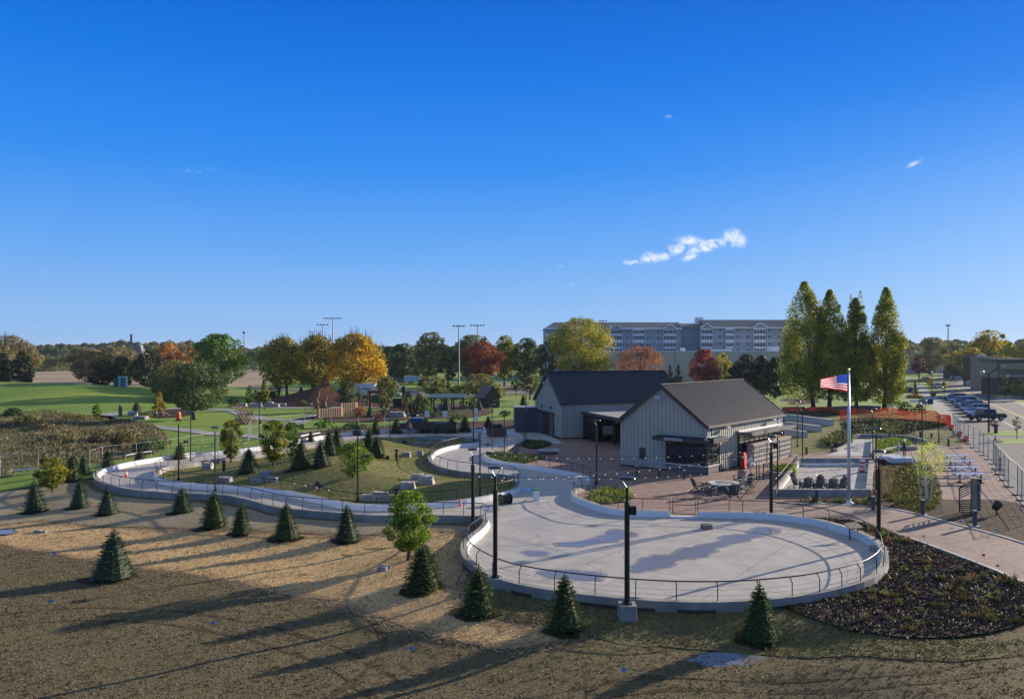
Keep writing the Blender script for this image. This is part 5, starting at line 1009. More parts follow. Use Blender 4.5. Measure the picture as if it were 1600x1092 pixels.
for i, (px, py, w_, hh, col, lab) in enumerate([(20, 650, 34, 13, 'green_dark', 'dark rounded bush at the left end of the marsh'), (45, 662, 55, 14, 'olive', 'yellow-olive bush right of the dark rounded bush'), (120, 655, 60, 8, 'olive', 'low olive thicket along the top of the marsh'), (200, 700, 70, 30, 'olive_brown', 'large brown bush at the right end of the marsh'), (225, 708, 44, 22, 'greygreen', 'grey-green bush beside the fence at the end of the marsh'), (165, 690, 60, 20, 'olive_brown', 'brown brush patch in the middle of the marsh'), (243, 702, 34, 16, 'green', 'fresh green bush at the corner of the park lawn'), (90, 690, 70, 12, 'olive_brown', 'low brown brush in the left part of the marsh'), (70, 672, 50, 10, 'olive_brown', 'low brown brush below the yellow-olive bush')]):
    p = G(px, py); k = p.y/F; o = thing('marsh_bush', (p.x, p.y, 0), 0, lab, 'bush', 'bushes in the marsh'); me, cs, rs = crown('crown', w_/2*k, 0, hh*k, 'mound', lm(col), 2600, .24, 40, seedv=i, gap=1.); link('crown', me, o); q = MB(); q.tube([(0, 0, 0), (.2, 0, hh*k*.6)], [.08, .03], 5); q.build('stem', m_dkbark, o)
# rough tufts over the nearest lawn and olive strip
fg = [(x, y) for x, y in catmull(XYT([(-200, 1110), (1800, 1110), (1620, 1000), (1400, 1010), (1150, 1015), (1000, 1012), (907, 1004), (800, 1018), (660, 992), (500, 944), (340, 912), (100, 874), (-200, 850)]), True, 3)]
blades('rough_lawn_tufts', fg, 44000, .04, .045, 'drygrass', 'short rough new grass over the near lawn', 'grass', zf=h, zoff=.03, seedv=8, tuft=4, spread=.06)
blades('new_grass_blades', catmull(XYT(olive), True, 2), 20000, .04, .04, 'drygrass', 'thin olive new grass below the rink wall', 'grass', zf=h, zoff=.06, seedv=9, tuft=4, spread=.05)
blades('island_grass', INNC, 14000, .07, .07, 'olive', 'thin olive and tan grass on the island hill', 'grass', zf=h, zoff=.02, seedv=12, tuft=4, spread=.08)
blades('straw_wisps', catmull(XYT(straw), True, 2), 9000, .05, .05, 'reed', 'loose straw on the tan matting', 'straw', zf=h, zoff=.05, seedv=10, tuft=3, spread=.1)
# small plants in the beds
PL = {}
def plant_mesh(kind):
    if kind not in PL:
        rg = np.random.default_rng(len(PL)+40)
        if kind in ('tuft', 'brown_tuft'):
            n = 130; V = []
            for i in range(n):
                a = rg.uniform(0, 6.28); l_ = rg.uniform(.25, .5); o_ = rg.uniform(.02, .10); sp_ = rg.uniform(.1, .75)*l_; w_ = .012; c_, s_ = math.cos(a), math.sin(a); V += [(o_*c_-s_*w_, o_*s_+c_*w_, 0), (o_*c_+s_*w_, o_*s_-c_*w_, 0), (sp_*c_+s_*w_*.5, sp_*s_-c_*w_*.5, l_), (sp_*c_-s_*w_*.5, sp_*s_+c_*w_*.5, l_)]
            PL[kind] = rawquads('foliage', np.array(V), lm('reed_green' if kind == 'tuft' else 'reed'))
        else:
            me, _, _ = crown('foliage', .32, 0, .42, 'mound', lm({'green_shrub': 'grassy', 'pale_shrub': 'greygreen', 'red_shrub': 'red_shrub', 'yellow_shrub': 'reed_green'}[kind]), 260, .06, 14, seedv=len(PL)); PL[kind] = me
        q = MB(); q.tube([(0, 0, -.02), (0, 0, .2)], [.012, .006], 4); PL[kind+'s'] = q.mesh('stem', m_dkbark)
    return PL[kind], PL[kind+'s']
LAB = {'tuft': 'small pale grass tuft', 'brown_tuft': 'small brown grass tuft', 'green_shrub': 'small green shrub', 'pale_shrub': 'small pale green shrub', 'red_shrub': 'small reddish shrub', 'yellow_shrub': 'small yellow-green shrub'}
ORD = ['first', 'second', 'third', 'fourth', 'fifth', 'sixth', 'seventh', 'eighth', 'ninth', 'tenth', 'eleventh', 'twelfth']
def plants(poly, n, kinds, where, seedv, s0=.45, s1=1.0, rows=('far row', 'upper row', 'middle row', 'lower row', 'nearest row')):
    rg = random.Random(seedv); P_ = [(x, y, rg.choice(kinds)) for x, y in scatter(poly, n, rg)]; P_.sort(key=lambda q: -q[1]); nr = len(rows); per = -(-len(P_)//nr)
    for r_ in range(nr):
        row = sorted(P_[r_*per:(r_+1)*per], key=lambda q: q[0]/q[1]); cnt = {}
        for x, y, k in row:
            cnt[k] = cnt.get(k, 0)+1; me, sm_ = plant_mesh(k); o = thing('bed_plant', (x, y, .02), rg.uniform(0, 6), '%s %s from left, %s %s' % (ORD[min(11, cnt[k]-1)], LAB[k].replace('small ', ''), rows[r_], where), 'plant', 'small plants '+where); s_ = rg.uniform(s0, s1); o.scale = (s_, s_, s_); link('foliage', me, o); link('stem', sm_, o)
plants([p for p in catmull(XY([(1270, 945), (1360, 912), (1395, 880), (1388, 850), (1440, 862), (1540, 900), (1590, 940), (1560, 975), (1400, 985), (1330, 975)]), True, 2)], 68, ['tuft', 'brown_tuft', 'green_shrub', 'pale_shrub', 'brown_tuft', 'yellow_shrub', 'pale_shrub'], 'of the mulch bed by the rink', 3, .4, .85)
plants(XY([(1250, 817), (1345, 838), (1378, 855), (1430, 850), (1330, 820)]), 26, ['brown_tuft', 'red_shrub', 'green_shrub'], 'of the strip behind the rink wall', 4, rows=('far row', 'near row'))
plants(XY([(1225, 785), (1300, 785), (1368, 783), (1372, 790), (1300, 787)]), 16, ['tuft', 'green_shrub', 'green_shrub'], 'of the flagpole bed', 5, .6, 1.1, rows=('far row', 'near row'))
blades('bed_ground_cover', catmull(XY([(1395, 735), (1440, 728), (1462, 755), (1470, 780), (1450, 800), (1410, 796), (1385, 775), (1390, 750)]), True, 2), 5200, .20, .07, 'reed_green', 'dense green ground cover under the birch clump', 'ground cover', tuft=6, spread=.12, seedv=21)
blades('bed_ground_cover', catmull(XY([(1373, 735), (1392, 735), (1388, 775), (1372, 780)]), True, 2), 2500, .38, .04, 'reed', 'brown grasses left of the birch clump', 'ground cover', tuft=6, spread=.12, seedv=22)
blades('bed_ground_cover', catmull(XY([(1368, 690), (1415, 686), (1415, 702), (1372, 708)]), True, 2), 3600, .34, .10, 'grassy', 'green shrubs in the raised planter behind the statue', 'ground cover', tuft=6, spread=.15, seedv=23)
blades('bed_ground_cover', catmull(XY([(1335, 684), (1320, 667), (1330, 660), (1400, 657), (1475, 664), (1430, 674), (1400, 680)]), True, 2), 6500, .34, .14, 'cedar', 'dark low shrubs in the bed below the orange netting', 'ground cover', tuft=7, spread=.3, seedv=24)
blades('bed_ground_cover', catmull(XY([(1335, 684), (1320, 667), (1330, 660), (1400, 657), (1475, 664), (1430, 674), (1400, 680)]), True, 2), 1400, .42, .10, 'reed_green', 'lighter green tufts in the bed below the orange netting', 'ground cover', tuft=9, spread=.3, seedv=25)
blades('bed_ground_cover', catmull(XY([(1294, 690), (1308, 680), (1324, 680), (1326, 692), (1310, 700), (1297, 698)]), True, 2), 3000, .7, .12, 'reed_green', 'mixed shrubs beside the curved kerb', 'ground cover', tuft=6, spread=.2, seedv=26)
PB = catmull(XY([(757, 713), (775, 708), (800, 709), (830, 712), (851, 716), (830, 722), (800, 728), (770, 722)]), True, 1)
sheet('plaza_planter_bed', PB, .05, m_mulch); blades('bed_ground_cover', PB, 4200, .22, .08, 'green_dark', 'dark green plants in the pointed plaza planter', 'ground cover', tuft=6, spread=.12, seedv=27, zoff=.05)
PB2 = catmull(XY([(920, 786), (926, 768), (945, 763), (975, 764), (988, 772), (982, 784), (950, 788)]), True, 1)
sheet('plaza_planter_bed', PB2, .05, m_mulch); blades('bed_ground_cover', PB2, 800, .26, .06, 'grassy', 'green plants in the round planter by the brick tip', 'ground cover', tuft=6, spread=.12, seedv=28, zoff=.05)
PB3 = catmull(XY([(816, 697), (822, 690), (842, 691), (860, 694), (855, 698), (835, 702)]), True, 1)
sheet('plaza_planter_bed', PB3, .05, m_mulch); blades('bed_ground_cover', PB3, 1500, .35, .10, 'green_dark', 'dark plants beside the round stone seat', 'ground cover', tuft=6, spread=.15, seedv=29, zoff=.05)
# hedge and shrubs near street and playground
for px, py, ptop, x0, x1, col, lab, nm in [(1418, 645, 627, 1398, 1430, 'green_dark', 'clipped dark green hedge behind the orange netting', 'hedge'), (1436, 646, 630, 1428, 1446, 'reed_green', 'olive shrub at the right end of the clipped hedge', 'shrub'), (1425, 622, 615, 1414, 1442, 'red_shrub', 'low reddish shrub row at the foot of the cone-shaped evergreen', 'shrub'), (656, 645, 618, 640, 672, 'green_dark', 'big dark green shrub left of the long pavilion', 'shrub'), (664, 648, 622, 656, 676, 'green', 'green shrub before the left end of the long pavilion', 'shrub'), (637, 636, 620, 622, 648, 'greygreen', 'grey-green shrub behind the red shrubs', 'shrub'), (617, 640, 629, 608, 625, 'red_shrub', 'left one of the two pinkish red shrubs', 'shrub'), (630, 641, 628, 622, 637, 'red_shrub', 'right one of the two pinkish red shrubs', 'shrub'), (562, 652, 634, 549, 577, 'rust', 'brown-olive shrub beside the wooden fence panels', 'shrub'), (590, 662, 644, 583, 600, 'red_shrub', 'reddish shrub behind the wire park fence', 'shrub'), (654, 634, 608, 650, 658, 'orange', 'small orange tree by the parked cars', 'shrub'), (1387, 632, 612, 1368, 1372, 'reed', 'x', '')]:
    if nm: p = G(px, py); T(nm, lab, px, py, ptop, x0, x1, py, 'mound', col, cat=nm, leaf=.24)
for px, py, lab in ((1552, 668, 'x'),): pass

MBED = catmull(XY(bed), True, 1.); blades('mulch_chips', MBED, 26000, .07, .09, 'mulch', 'rough bark chips covering the mulch bed', 'mulch', zoff=.07, seedv=61, tuft=3, spread=.1)
blades('low_bed_shrubs', MBED, 1000, .22, .07, 'bedshrub', 'low dark reddish and green shrublets in the mulch bed', 'ground cover', zoff=.07, seedv=62, tuft=26, spread=.16)
blades('bed_ground_cover', catmull(XY([(1212, 787), (1330, 788), (1400, 796), (1440, 806), (1462, 780), (1445, 722), (1372, 730), (1369, 775), (1300, 781)]), True, 2), 2400, .22, .07, 'bedshrub', 'dark shrublets over the planting bed by the flagpole', 'ground cover', zoff=.02, seedv=63, tuft=24, spread=.18)
for px, py, ptop, x0, x1, col, lab, nm in [(455, 670, 660, 440, 478, 'green_dark', 'low dark shrubs along the park fence behind the yellow-green island tree', 'shrub'), (505, 668, 657, 486, 530, 'green', 'fresh green shrub mass behind the park fence, left part', 'shrub'), (548, 669, 660, 532, 575, 'green_dark', 'dark shrub mass behind the park fence beside the wooden panels', 'shrub'), (600, 650, 638, 590, 612, 'greygreen', 'grey-green shrub by the leaning pale figure', 'shrub'), (683, 652, 640, 672, 694, 'green_dark', 'dark shrub before the left posts of the long pavilion', 'shrub'), (645, 662, 652, 634, 657, 'olive', 'olive shrub behind the stopped pickup', 'shrub'), (715, 655, 645, 702, 730, 'green', 'green shrub row in front of the long pavilion', 'shrub'), (790, 650, 641, 778, 803, 'green', 'green shrub by the lawn fence left of the shed', 'shrub'), (580, 628, 614, 571, 590, 'olive', 'olive shrub behind the short pavilion', 'shrub'), (635, 624, 611, 626, 645, 'greygreen', 'grey shrub before the cars on the park road', 'shrub'), (473, 634, 625, 464, 482, 'olive', 'olive bush in front of the mound stones', 'bush'), (365, 634, 620, 355, 375, 'green_dark', 'dark bush between the deep green maple and the playground', 'bush'), (400, 624, 608, 393, 409, 'olive', 'olive bush behind the narrow young tree', 'bush'), (230, 652, 643, 221, 240, 'grassy', 'low green bush by the root sculpture', 'bush')]:
    T(nm, lab, px, py, ptop, x0, x1, py, 'mound', col, cat=nm, leaf=.26)
for a in [('dark evergreen behind the stopped pickup', 646, 655, 628, 636, 656, 652, 'cedar'), ('olive tree between short pavilion and play gateway', 598, 640, 612, 588, 609, 634, 'olive'), ('small green tree behind the play gateway', 612, 628, 606, 603, 622, 622, 'green'), ('small dark tree right of the long pavilion', 738, 646, 618, 730, 747, 640, 'green_dark'), ('yellow-green tree behind the long pavilion roof end', 715, 626, 600, 703, 727, 620, 'yellowgreen')]: T('leafy_tree', a[0], *a[1:7], 'round', a[7], leaf=.28)
for a in [('golden street tree above the brick shop', 1545, 612, 536, 1518, 1572, 570, 'gold_green', 330), ('olive-gold street tree between cottage and brick shop', 1520, 600, 545, 1502, 1538, 585, 'gold_green', 290)]: T('leafy_tree', a[0], *a[1:7], 'round', a[7], leaf=.5, loc=Vector(((a[1]-800)*a[8]/F, a[8], 0)))

rg = random.Random(77); sb = catmull(XYT(straw), True, .5); V = []; vv = []
for _ in range(9000):
    a = rg.randrange(len(sb)); x = sb[a][0]+rg.gauss(0, .3); y = sb[a][1]+rg.gauss(0, .3)
    if inside(x, y, OUTC): continue
    t = rg.uniform(0, 3.14); L_ = rg.uniform(.06, .16); c_, s_ = math.cos(t)*L_, math.sin(t)*L_; z = h(x, y)+.06; V += [(x-c_, y-s_, z), (x-c_+s_*.25, y-s_-c_*.25, z+.005), (x+c_+s_*.25, y+s_-c_*.25, z+.02), (x+c_, y+s_, z+.015)]; vv.append(rg.uniform(.2, .95))
tag(link('loose_straw', rawquads('loose_straw', np.array(V), leafmat('straw_stalks', (.28, .18, .085), (.42, .29, .15), (.56, .40, .22), .1), np.array(vv))), label='loose straw strewn along the edges of the matting', cat='straw', kind='stuff')
m_stone2 = mat('footing_concrete', (.22, .21, .19), (.30, .285, .25), scale=3, rough=.9, bump=.2)
# ================= OBJECTS =================
m_conc2 = mat('precast_concrete', (.42, .41, .38), (.50, .48, .45), scale=5, rough=.85)
m_rock = mat('pale_boulder', (.34, .32, .29), (.52, .49, .45), scale=2.2, rough=.85, bump=1, bscale=5, c3=(.28, .26, .23), scale2=.7, bdist=.05)
m_rock2 = mat('grey_boulder', (.20, .20, .20), (.33, .32, .31), scale=2.2, rough=.85, bump=1, bscale=5, bdist=.05)
m_steel = mat('galvanised_steel', (.24, .24, .24), rough=.55, metal=.4)
m_alu = mat('brushed_aluminium', (.62, .64, .68), rough=.38, metal=.5)
m_orange = mat('safety_orange', (.75, .10, .02), rough=.5); m_red = mat('signal_red', (.55, .02, .02), rough=.45); m_wht = mat('plain_white', (.75, .75, .74), rough=.5)
m_disc = mat('lamp_disc', (.03, .033, .038), rough=.25, metal=.5); m_lens = mat('lamp_lens', (.55, .55, .5), rough=.3)
# ---- lamps ----
def lamp(px, py, ptop, label, thick=False, box=None, group='black disc-topped lamps on the site', flood=False, loc=None):
    p = loc or GT(px, py); k = p.y/F; hh = (py-ptop)*k; o = thing('site_lamp', (p.x, p.y, p.z), R(px % 40-20), label, 'lamp', group)
    q = MB(); q.box((0, 0, .03), (.36, .36, .06)); q.tube([(0, 0, .05), (0, 0, .28)], [.12, .10], 10); q.build('base_plate', m_black, o)
    q = MB()
    if thick: q.tube([(0, 0, 0), (0, 0, hh*.80)], .115, 12); q.tube([(0, 0, hh*.80), (0, 0, hh-.42)], .06, 8)
    else: q.tube([(0, 0, 0), (0, 0, hh-.42)], [.062, .05], 8)
    q.build('pole', m_black, o, smooth=False)
    q = MB(); q.tube([(0, 0, hh-.45), (-.26, 0, hh-.06)], .022, 5); q.tube([(0, 0, hh-.45), (.26, 0, hh-.06)], .022, 5); q.build('bracket', m_alu if thick else m_black, o)
    q = MB(); q.lathe([(.02, 0), (.36, .02), (.38, .05), (.25, .10), (.02, .13)], (0, 0, hh-.08), 18); d = q.build('disc_head', m_disc, o, smooth=True)
    q = MB(); q.lathe([(.02, -.015), (.16, -.015), (.16, .01)], (0, 0, hh-.08), 12); q.build('lens', m_lens, d)
    if box is not None: q = MB(); q.box((.24, -.02, hh*box), (.26, .26, .36)); q.beam((0, 0, hh*box), (.2, 0, hh*box), .08, .08); q.build('speaker_box', m_black, o, bevel=.02)
    if flood:
        q = MB(); q.beam((0, 0, hh*.62), (.5, -.1, hh*.62), .05, .05); q.box((.62, -.12, hh*.64), (.34, .3, .16)); q.build('floodlight', m_black, o)
    return o
lamp(774, 902, 730, 'thick black lamp standing left on the near rink wall', True, loc=Vector((-.78, 37.6, .43)))
lp2 = lamp(980, 945, 748, 'thick black lamp with a speaker box on the concrete footing in front of the rink', True, .74, loc=Vector((4.8, 33.35, .52)))
lamp(739, 828, 701, 'thick black lamp at the ribbon end just left of the rink corner', True)
lamp(1205, 806, 681, 'thick black lamp with a box behind the rink by the plaza', True, .88)
lamp(1373, 852, 704, 'thick black lamp with a box at the right end of the rink', True, .88)
for a in [(932, 758, 656, 'slim lamp on the plaza in front of the gap between the buildings'), (740, 691, 624, 'slim lamp inside the far bend of the ribbon with a white box'), (769, 708, 631, 'slim lamp at the pointed planter, left one of a pair'), (788, 709, 642, 'slim lamp at the pointed planter, right one of a pair'), (750, 777, 668, 'slim lamp with a floodlight arm on the right lobe of the island lawn'),
          (279, 751, 656, 'lamp with an orange sleeve on its head left of the island'), (298, 723, 643, 'slim lamp behind the left bend of the ribbon'), (336, 770, 667, 'slim lamp at the near edge of the island behind the yellowish spruce'), (405, 684, 629, 'slim lamp with a grey box by the log climbing frame'), (559, 784, 672, 'tall slim lamp in front of the airy light green tree'), (609, 685, 621, 'slim lamp wrapped with red tape in front of the park fence'),
          (1246, 698, 626, 'slim lamp on the shaded lawn by the concrete seat walls'), (1254, 719, 636, 'slim lamp at the top of the small rink railing'), (1215, 774, 675, 'slim lamp at the near left corner of the small rink'), (1364, 718, 638, 'slim lamp at the far right corner of the small rink'), (1369, 771, 669, 'slim lamp at the near right corner of the small rink'), (1441, 752, 625, 'slim lamp rising behind the birch clump with a flat head'), (1467, 691, 651, 'slim lamp on the dry lawn wedge by the wire fence'), (822, 690, 609, 'slim pole against the far building corner')]: lamp(*a, flood=(a[0] in (750, 279, 559)), box=.45 if a[0] == 405 else None)
p = GT(279, 751); q = MB(); q.lathe([(.05, 0), (.22, .1), (.2, .5), (.12, .7)], (0, 0, 0), 8); tag(q.build('orange_sleeve', m_orange, None, (p.x, p.y, p.z+(751-656)*p.y/F)), 'orange sleeve pulled over the lamp head left of the island', 'cover')
p = GT(740, 691); q = MB(); q.box((.25, -.2, 2.9), (.5, .15, .5)); tag(q.build('notice_board', m_wht, None, (p.x, p.y, 0)), 'white notice box fixed to the slim lamp in the far bend', 'notice'); 
p = G(980, 945); fz = thing('lamp_footing', (4.8, 33.35, .52), 0, 'square concrete footing under the thick lamp in front of the rink', 'footing'); q = MB(); q.box((0, 0, -.6), (.76, .8, 1.2), top=(.92, .92)); q.build('block', m_stone2, fz, bevel=.02)
p = G(773, 901); fz = thing('lamp_footing', (-.78, 37.6, .43), 0, 'concrete footing under the thick lamp at the left of the near rink wall', 'footing'); q = MB(); q.box((0, 0, -.6), (.85, .75, 1.2), top=(.9, .9)); q.build('block', m_wallc, fz, bevel=.02)
p = G(1376, 864); fz = thing('lamp_footing', (p.x+.1, p.y+.4, 0), 0, 'concrete footing beside the right end of the rink wall', 'footing'); q = MB(); q.box((0, 0, .12), (.8, .7, .3)); q.build('block', m_wallc, fz, bevel=.02)
# ---- bollards ----
def bollard(px, py, ptop, label, foot=False):
    p = G(px, py); hh = (py-ptop)*p.y/F; o = thing('path_light_bollard', (p.x, p.y, 0), 0, label, 'bollard', 'dark square path light bollards')
    q = MB(); q.box((0, 0, hh/2), (.2, .2, hh)); q.build('post', mat('slate_metal', (.055, .065, .085), rough=.45), o, bevel=.015); q = MB(); q.box((0, 0, hh+.02), (.22, .22, .05)); q.build('cap', m_alu, o)
    q = MB(); q.box((0, 0, .03), (.5, .5, .1) if foot else (.3, .3, .04)); q.build('foot', m_conc2, o)
for a in [(995, 744, 728, 'leftmost bollard in the shade before the admission gable'), (1029.5, 745.5, 729, 'bollard in the shade left of the admission window base'), (1069, 749, 735, 'bollard at the sun edge in front of the admission window'), (1260, 710, 698, 'bollard by the slim lamps beyond the small rink'), (1300, 707, 695, 'bollard on the path edge left of the curved kerb'), (1312, 702, 691, 'bollard close behind the curved kerb'), (1317, 695, 672, 'tallest bollard among the shrubs by the curved kerb'), (1355, 681, 669, 'bollard in the dark shrub bed'), (1276, 785, 765, 'bollard in front of the small rink wall'), (1364, 798, 776, 'bollard right of the flagpole base'),
          (1442, 805, 781, 'bollard on a pale footing under the birch clump'), (1523, 823, 798, 'bollard in front of the wooden sign pylon'), (1438, 685, 674, 'left bollard on the dry lawn wedge'), (1455.5, 684, 677, 'middle bollard on the dry lawn wedge'), (1482, 697, 685, 'right bollard on the dry lawn wedge'), (574, 0, 0, '')]:
    if a[3]: bollard(*a, foot=a[0] in (1442, 1276, 1523))
p = GT(1106*0+632, 765); 
for px, py, pt, lab in ((619, 795, 768, 'dark post light on the island behind the two-tone tree'), (619.5, 720, 706, 'dark post with a small lamp head on the island lawn'), (350, 737, 724, 'tilted dark post light by the stone block on the island')):
    p = GT(px, py); hh = (py-pt)*p.y/F; o = thing('lawn_post_light', (p.x, p.y, p.z), 0, lab, 'lamp'); q = MB(); q.box((0, 0, hh/2), (.2, .2, hh)); q.build('post', m_black, o); q = MB(); q.box((0, 0, hh+.15), (.34, .3, .2)); q.build('lamp_head', m_black, o, bevel=.03)
# ---- flagpole and flag ----
fp = thing('flagpole', (24.55, 58.3, 0), 0, 'tall silver flagpole rising from the bed by the small rink', 'flagpole')
q = MB(); q.tube([(0, 0, 0), (0, 0, 5), (0, 0, 9.5)], [.125, .11, .06], 16); q.build('pole', m_alu, fp, smooth=True); q = MB(); q.lathe([(.42, 0), (.42, .04), (.2, .1), (.14, .25)], (0, 0, 0), 16); q.build('base_collar', m_alu, fp, smooth=True)
q = MB(); q.ball((0, 0, 9.72), .09, 8); q.build('finial', mat('brass_ball', (.55, .40, .15), rough=.2, metal=.9), fp, smooth=True); q = MB(); q.tube([(0, 0, 9.45), (0, 0, 9.65)], .09, 8); q.build('truck', m_alu, fp)
fl = thing('flag', (24.55, 58.3, 0), 0, 'striped American flag flying to the left from the flagpole', 'flag'); FW, FH, FZ = 1.95, 1.30, 8.1
def fpt(s_, t_):   # s 0..1 from pole to fly, t 0..1 top to bottom
    x = -.12-FW*s_*(.97); dz = .34*s_*(1-t_)**1.0*(.6+.5*s_)-.16*s_*math.sin(3.1*s_)*t_; y = .14*math.sin(7*s_+1.3*t_)*s_**.6
    return (x, y, FZ+FH-FH*t_*(1-.18*s_)-dz+.03*math.sin(9*s_)*t_)
def fgrid(mb, s0, s1, t0, t1, ns, nt_, off=0):
    for i in range(ns):
        for j in range(nt_):
            a, b = s0+(s1-s0)*i/ns, s0+(s1-s0)*(i+1)/ns; c, d = t0+(t1-t0)*j/nt_, t0+(t1-t0)*(j+1)/nt_; P_ = [fpt(a, c), fpt(b, c), fpt(b, d), fpt(a, d)]; mb.poly([(p_[0], p_[1]+off, p_[2]) for p_ in P_])
q = MB(); N13 = 13
for i in range(N13): q.cur = i % 2; fgrid(q, .4 if i < 7 else 0, 1, i/13, (i+1)/13, 26, 2)
q.build('stripes', [leafmat('flag_red', *[(.62, .008, .02)]*3, .45, (1, 1, 1, 1)), leafmat('flag_white', *[(.85, .85, .85)]*3, .45, (1, 1, 1, 1))], fl, smooth=True)
q = MB(); fgrid(q, 0, .4, 0, 7/13, 12, 7); cn = q.build('canton', leafmat('flag_blue', *[(.04, .09, .5)]*3, .35, (1, 1, 1, 1)), fl, smooth=True)
q = MB()
for r_ in range(9):
    for c_ in range(6 if r_ % 2 == 0 else 5):
        s_ = .4*(c_+.5+(.5 if r_ % 2 else 0))/6; t_ = 7/13*(r_+.5)/9; p_ = fpt(s_, t_); 
        for off in (-.006, .006): vs = [(p_[0]+.018*(1 if k % 2 == 0 else .42)*math.sin(k*math.pi/5), p_[1]+off, p_[2]+.018*(1 if k % 2 == 0 else .42)*math.cos(k*math.pi/5)) for k in range(10)]; q.poly(vs)
q.build('stars', mat('flag_star', (.78, .78, .78)), cn)
# ---- small rink with its walls ----
A, B_, C_, D_ = G(1214, 774), G(1367, 774), G(1363, 727), G(1250, 727); A = Vector((20.3, 61.0, 0)); B_ = Vector((27.2, 61.0, 0)); C_ = Vector((34.9, 77.7, 0)); D_ = Vector((28.1, 77.7, 0))
sheet('small_rink_floor', [(A.x, A.y), (B_.x, B_.y), (C_.x, C_.y), (D_.x, D_.y)], .03, m_rink); r1 = B_.lerp(A, .28); r2 = C_.lerp(D_, .18)
sheet('small_rink_walk', [(r1.x, r1.y), (B_.x, B_.y), (C_.x, C_.y), (r2.x, r2.y)], .036, m_conc)
def lwall(p, q_, zt, th, label, side=0):
    o = thing('rink_wall', (0, 0, 0), 0, label, 'wall', 'low walls of the small rink'); b = MB(); b.beam((p.x, p.y, zt/2-.1), (q_.x, q_.y, zt/2-.1), th, zt+.2); b.build('wall_body', m_wallc, o)
    d = (q_-p).normalized(); n = Vector((-d.y, d.x, 0)); b = MB(); b.beam(p+n*(th/2+.02)+Vector((0, 0, .14)), q_+n*(th/2+.02)+Vector((0, 0, .14)), .04, .26); b.build('kick_board', m_white, o); return o
lwall(A, B_, .55, .32, 'near low concrete wall of the small rink behind the flagpole'); lwall(B_, C_, .5, .4, 'right low concrete wall of the small rink'); lwall(C_, D_, .72, .35, 'far and tallest concrete wall of the small rink'); w_ = lwall(D_+Vector((-.3, 0, 0)), A+Vector((-.3, 0, 0)), .55, .32, 'sunlit white-faced left wall of the small rink')
d_ = (A-D_).normalized(); L_ = (A-D_).length
rl = [((D_+d_*(.5+i*.7)).x-.35, (D_+d_*(.5+i*.7)).y) for i in range(int((L_-.6)/.7))]
railing(rl, 'railing on the left wall of the small rink', side=1, zb=.5, hgt=.6, sp=.68, lean=.0, off=.05)
sh_ = MB(); [sh_.box((0, 0, .08*i), (.1, .1, .02)) for i in range(1)]
# seat walls on the lawn
for pts, hh, lab in (([(1216, 655), (1250, 659), (1300, 666)], .95, 'longest and farthest concrete seat wall on the shaded lawn'), ([(1228, 668), (1255, 671), (1281, 675)], .8, 'middle concrete seat wall on the shaded lawn'), ([(1216, 678), (1240, 681), (1259, 684)], .75, 'nearest concrete seat wall on the shaded lawn'), ([(1223, 694), (1232, 695)], .9, 'short concrete block at the corner of the lockers')):
    o = thing('seat_wall', (0, 0, 0), 0, lab, 'seat wall'); c = catmull(XY(pts), False, 2); q = MB()
    for a, b in zip(c, c[1:]): q.beam((a[0], a[1], hh/2), (b[0], b[1], hh/2), .6, hh)
    q.build('concrete_body', m_conc2, o); q = MB()
    for a, b in zip(c, c[1:]): q.beam((a[0], a[1], hh+.03), (b[0], b[1], hh+.03), .66, .06)
    q.build('cap', m_conc, o)
def kerbwall(pts, hh, w, lab, m=None):
    o = thing('planter_wall', (0, 0, 0), 0, lab, 'planter wall'); c = catmull(XY(pts), False, 1.2); q = MB()
    for a, b in zip(c, c[1:]): q.beam((a[0], a[1], hh/2-.05), (b[0], b[1], hh/2-.05), w, hh+.1)
    q.build('concrete_body', m or m_wallc, o); return o
kerbwall([(1331, 686), (1345, 684), (1380, 684.5), (1420, 687), (1448, 694)], .5, .35, 'long curved low concrete wall behind the statue and ramp'); kerbwall([(1331, 686), (1327, 692), (1322, 699), (1314, 703), (1306, 706)], .35, .35, 'curved pale kerb left of the ramp'); kerbwall([(1362, 713), (1375, 710), (1400, 703), (1432, 703)], .4, .4, 'low concrete edge of the planter between statue and ramp'); kerbwall([(1364, 690), (1363, 714)], .4, .4, 'concrete planter edge along the right side of the ramp')
kerbwall([(1206, 745), (1238, 746)], .45, .4, 'short planter wall in front of the lockers'); kerbwall([(1206, 745), (1214, 736)], .45, .3, 'angled end of the planter wall in front of the lockers')
blades('bed_ground_cover', XY([(1207, 743), (1237, 744), (1240, 734), (1214, 735)]), 1500, .6, .12, 'grassy', 'green plants in the short planter by the lockers', 'ground cover', tuft=6, spread=.12, seedv=31)
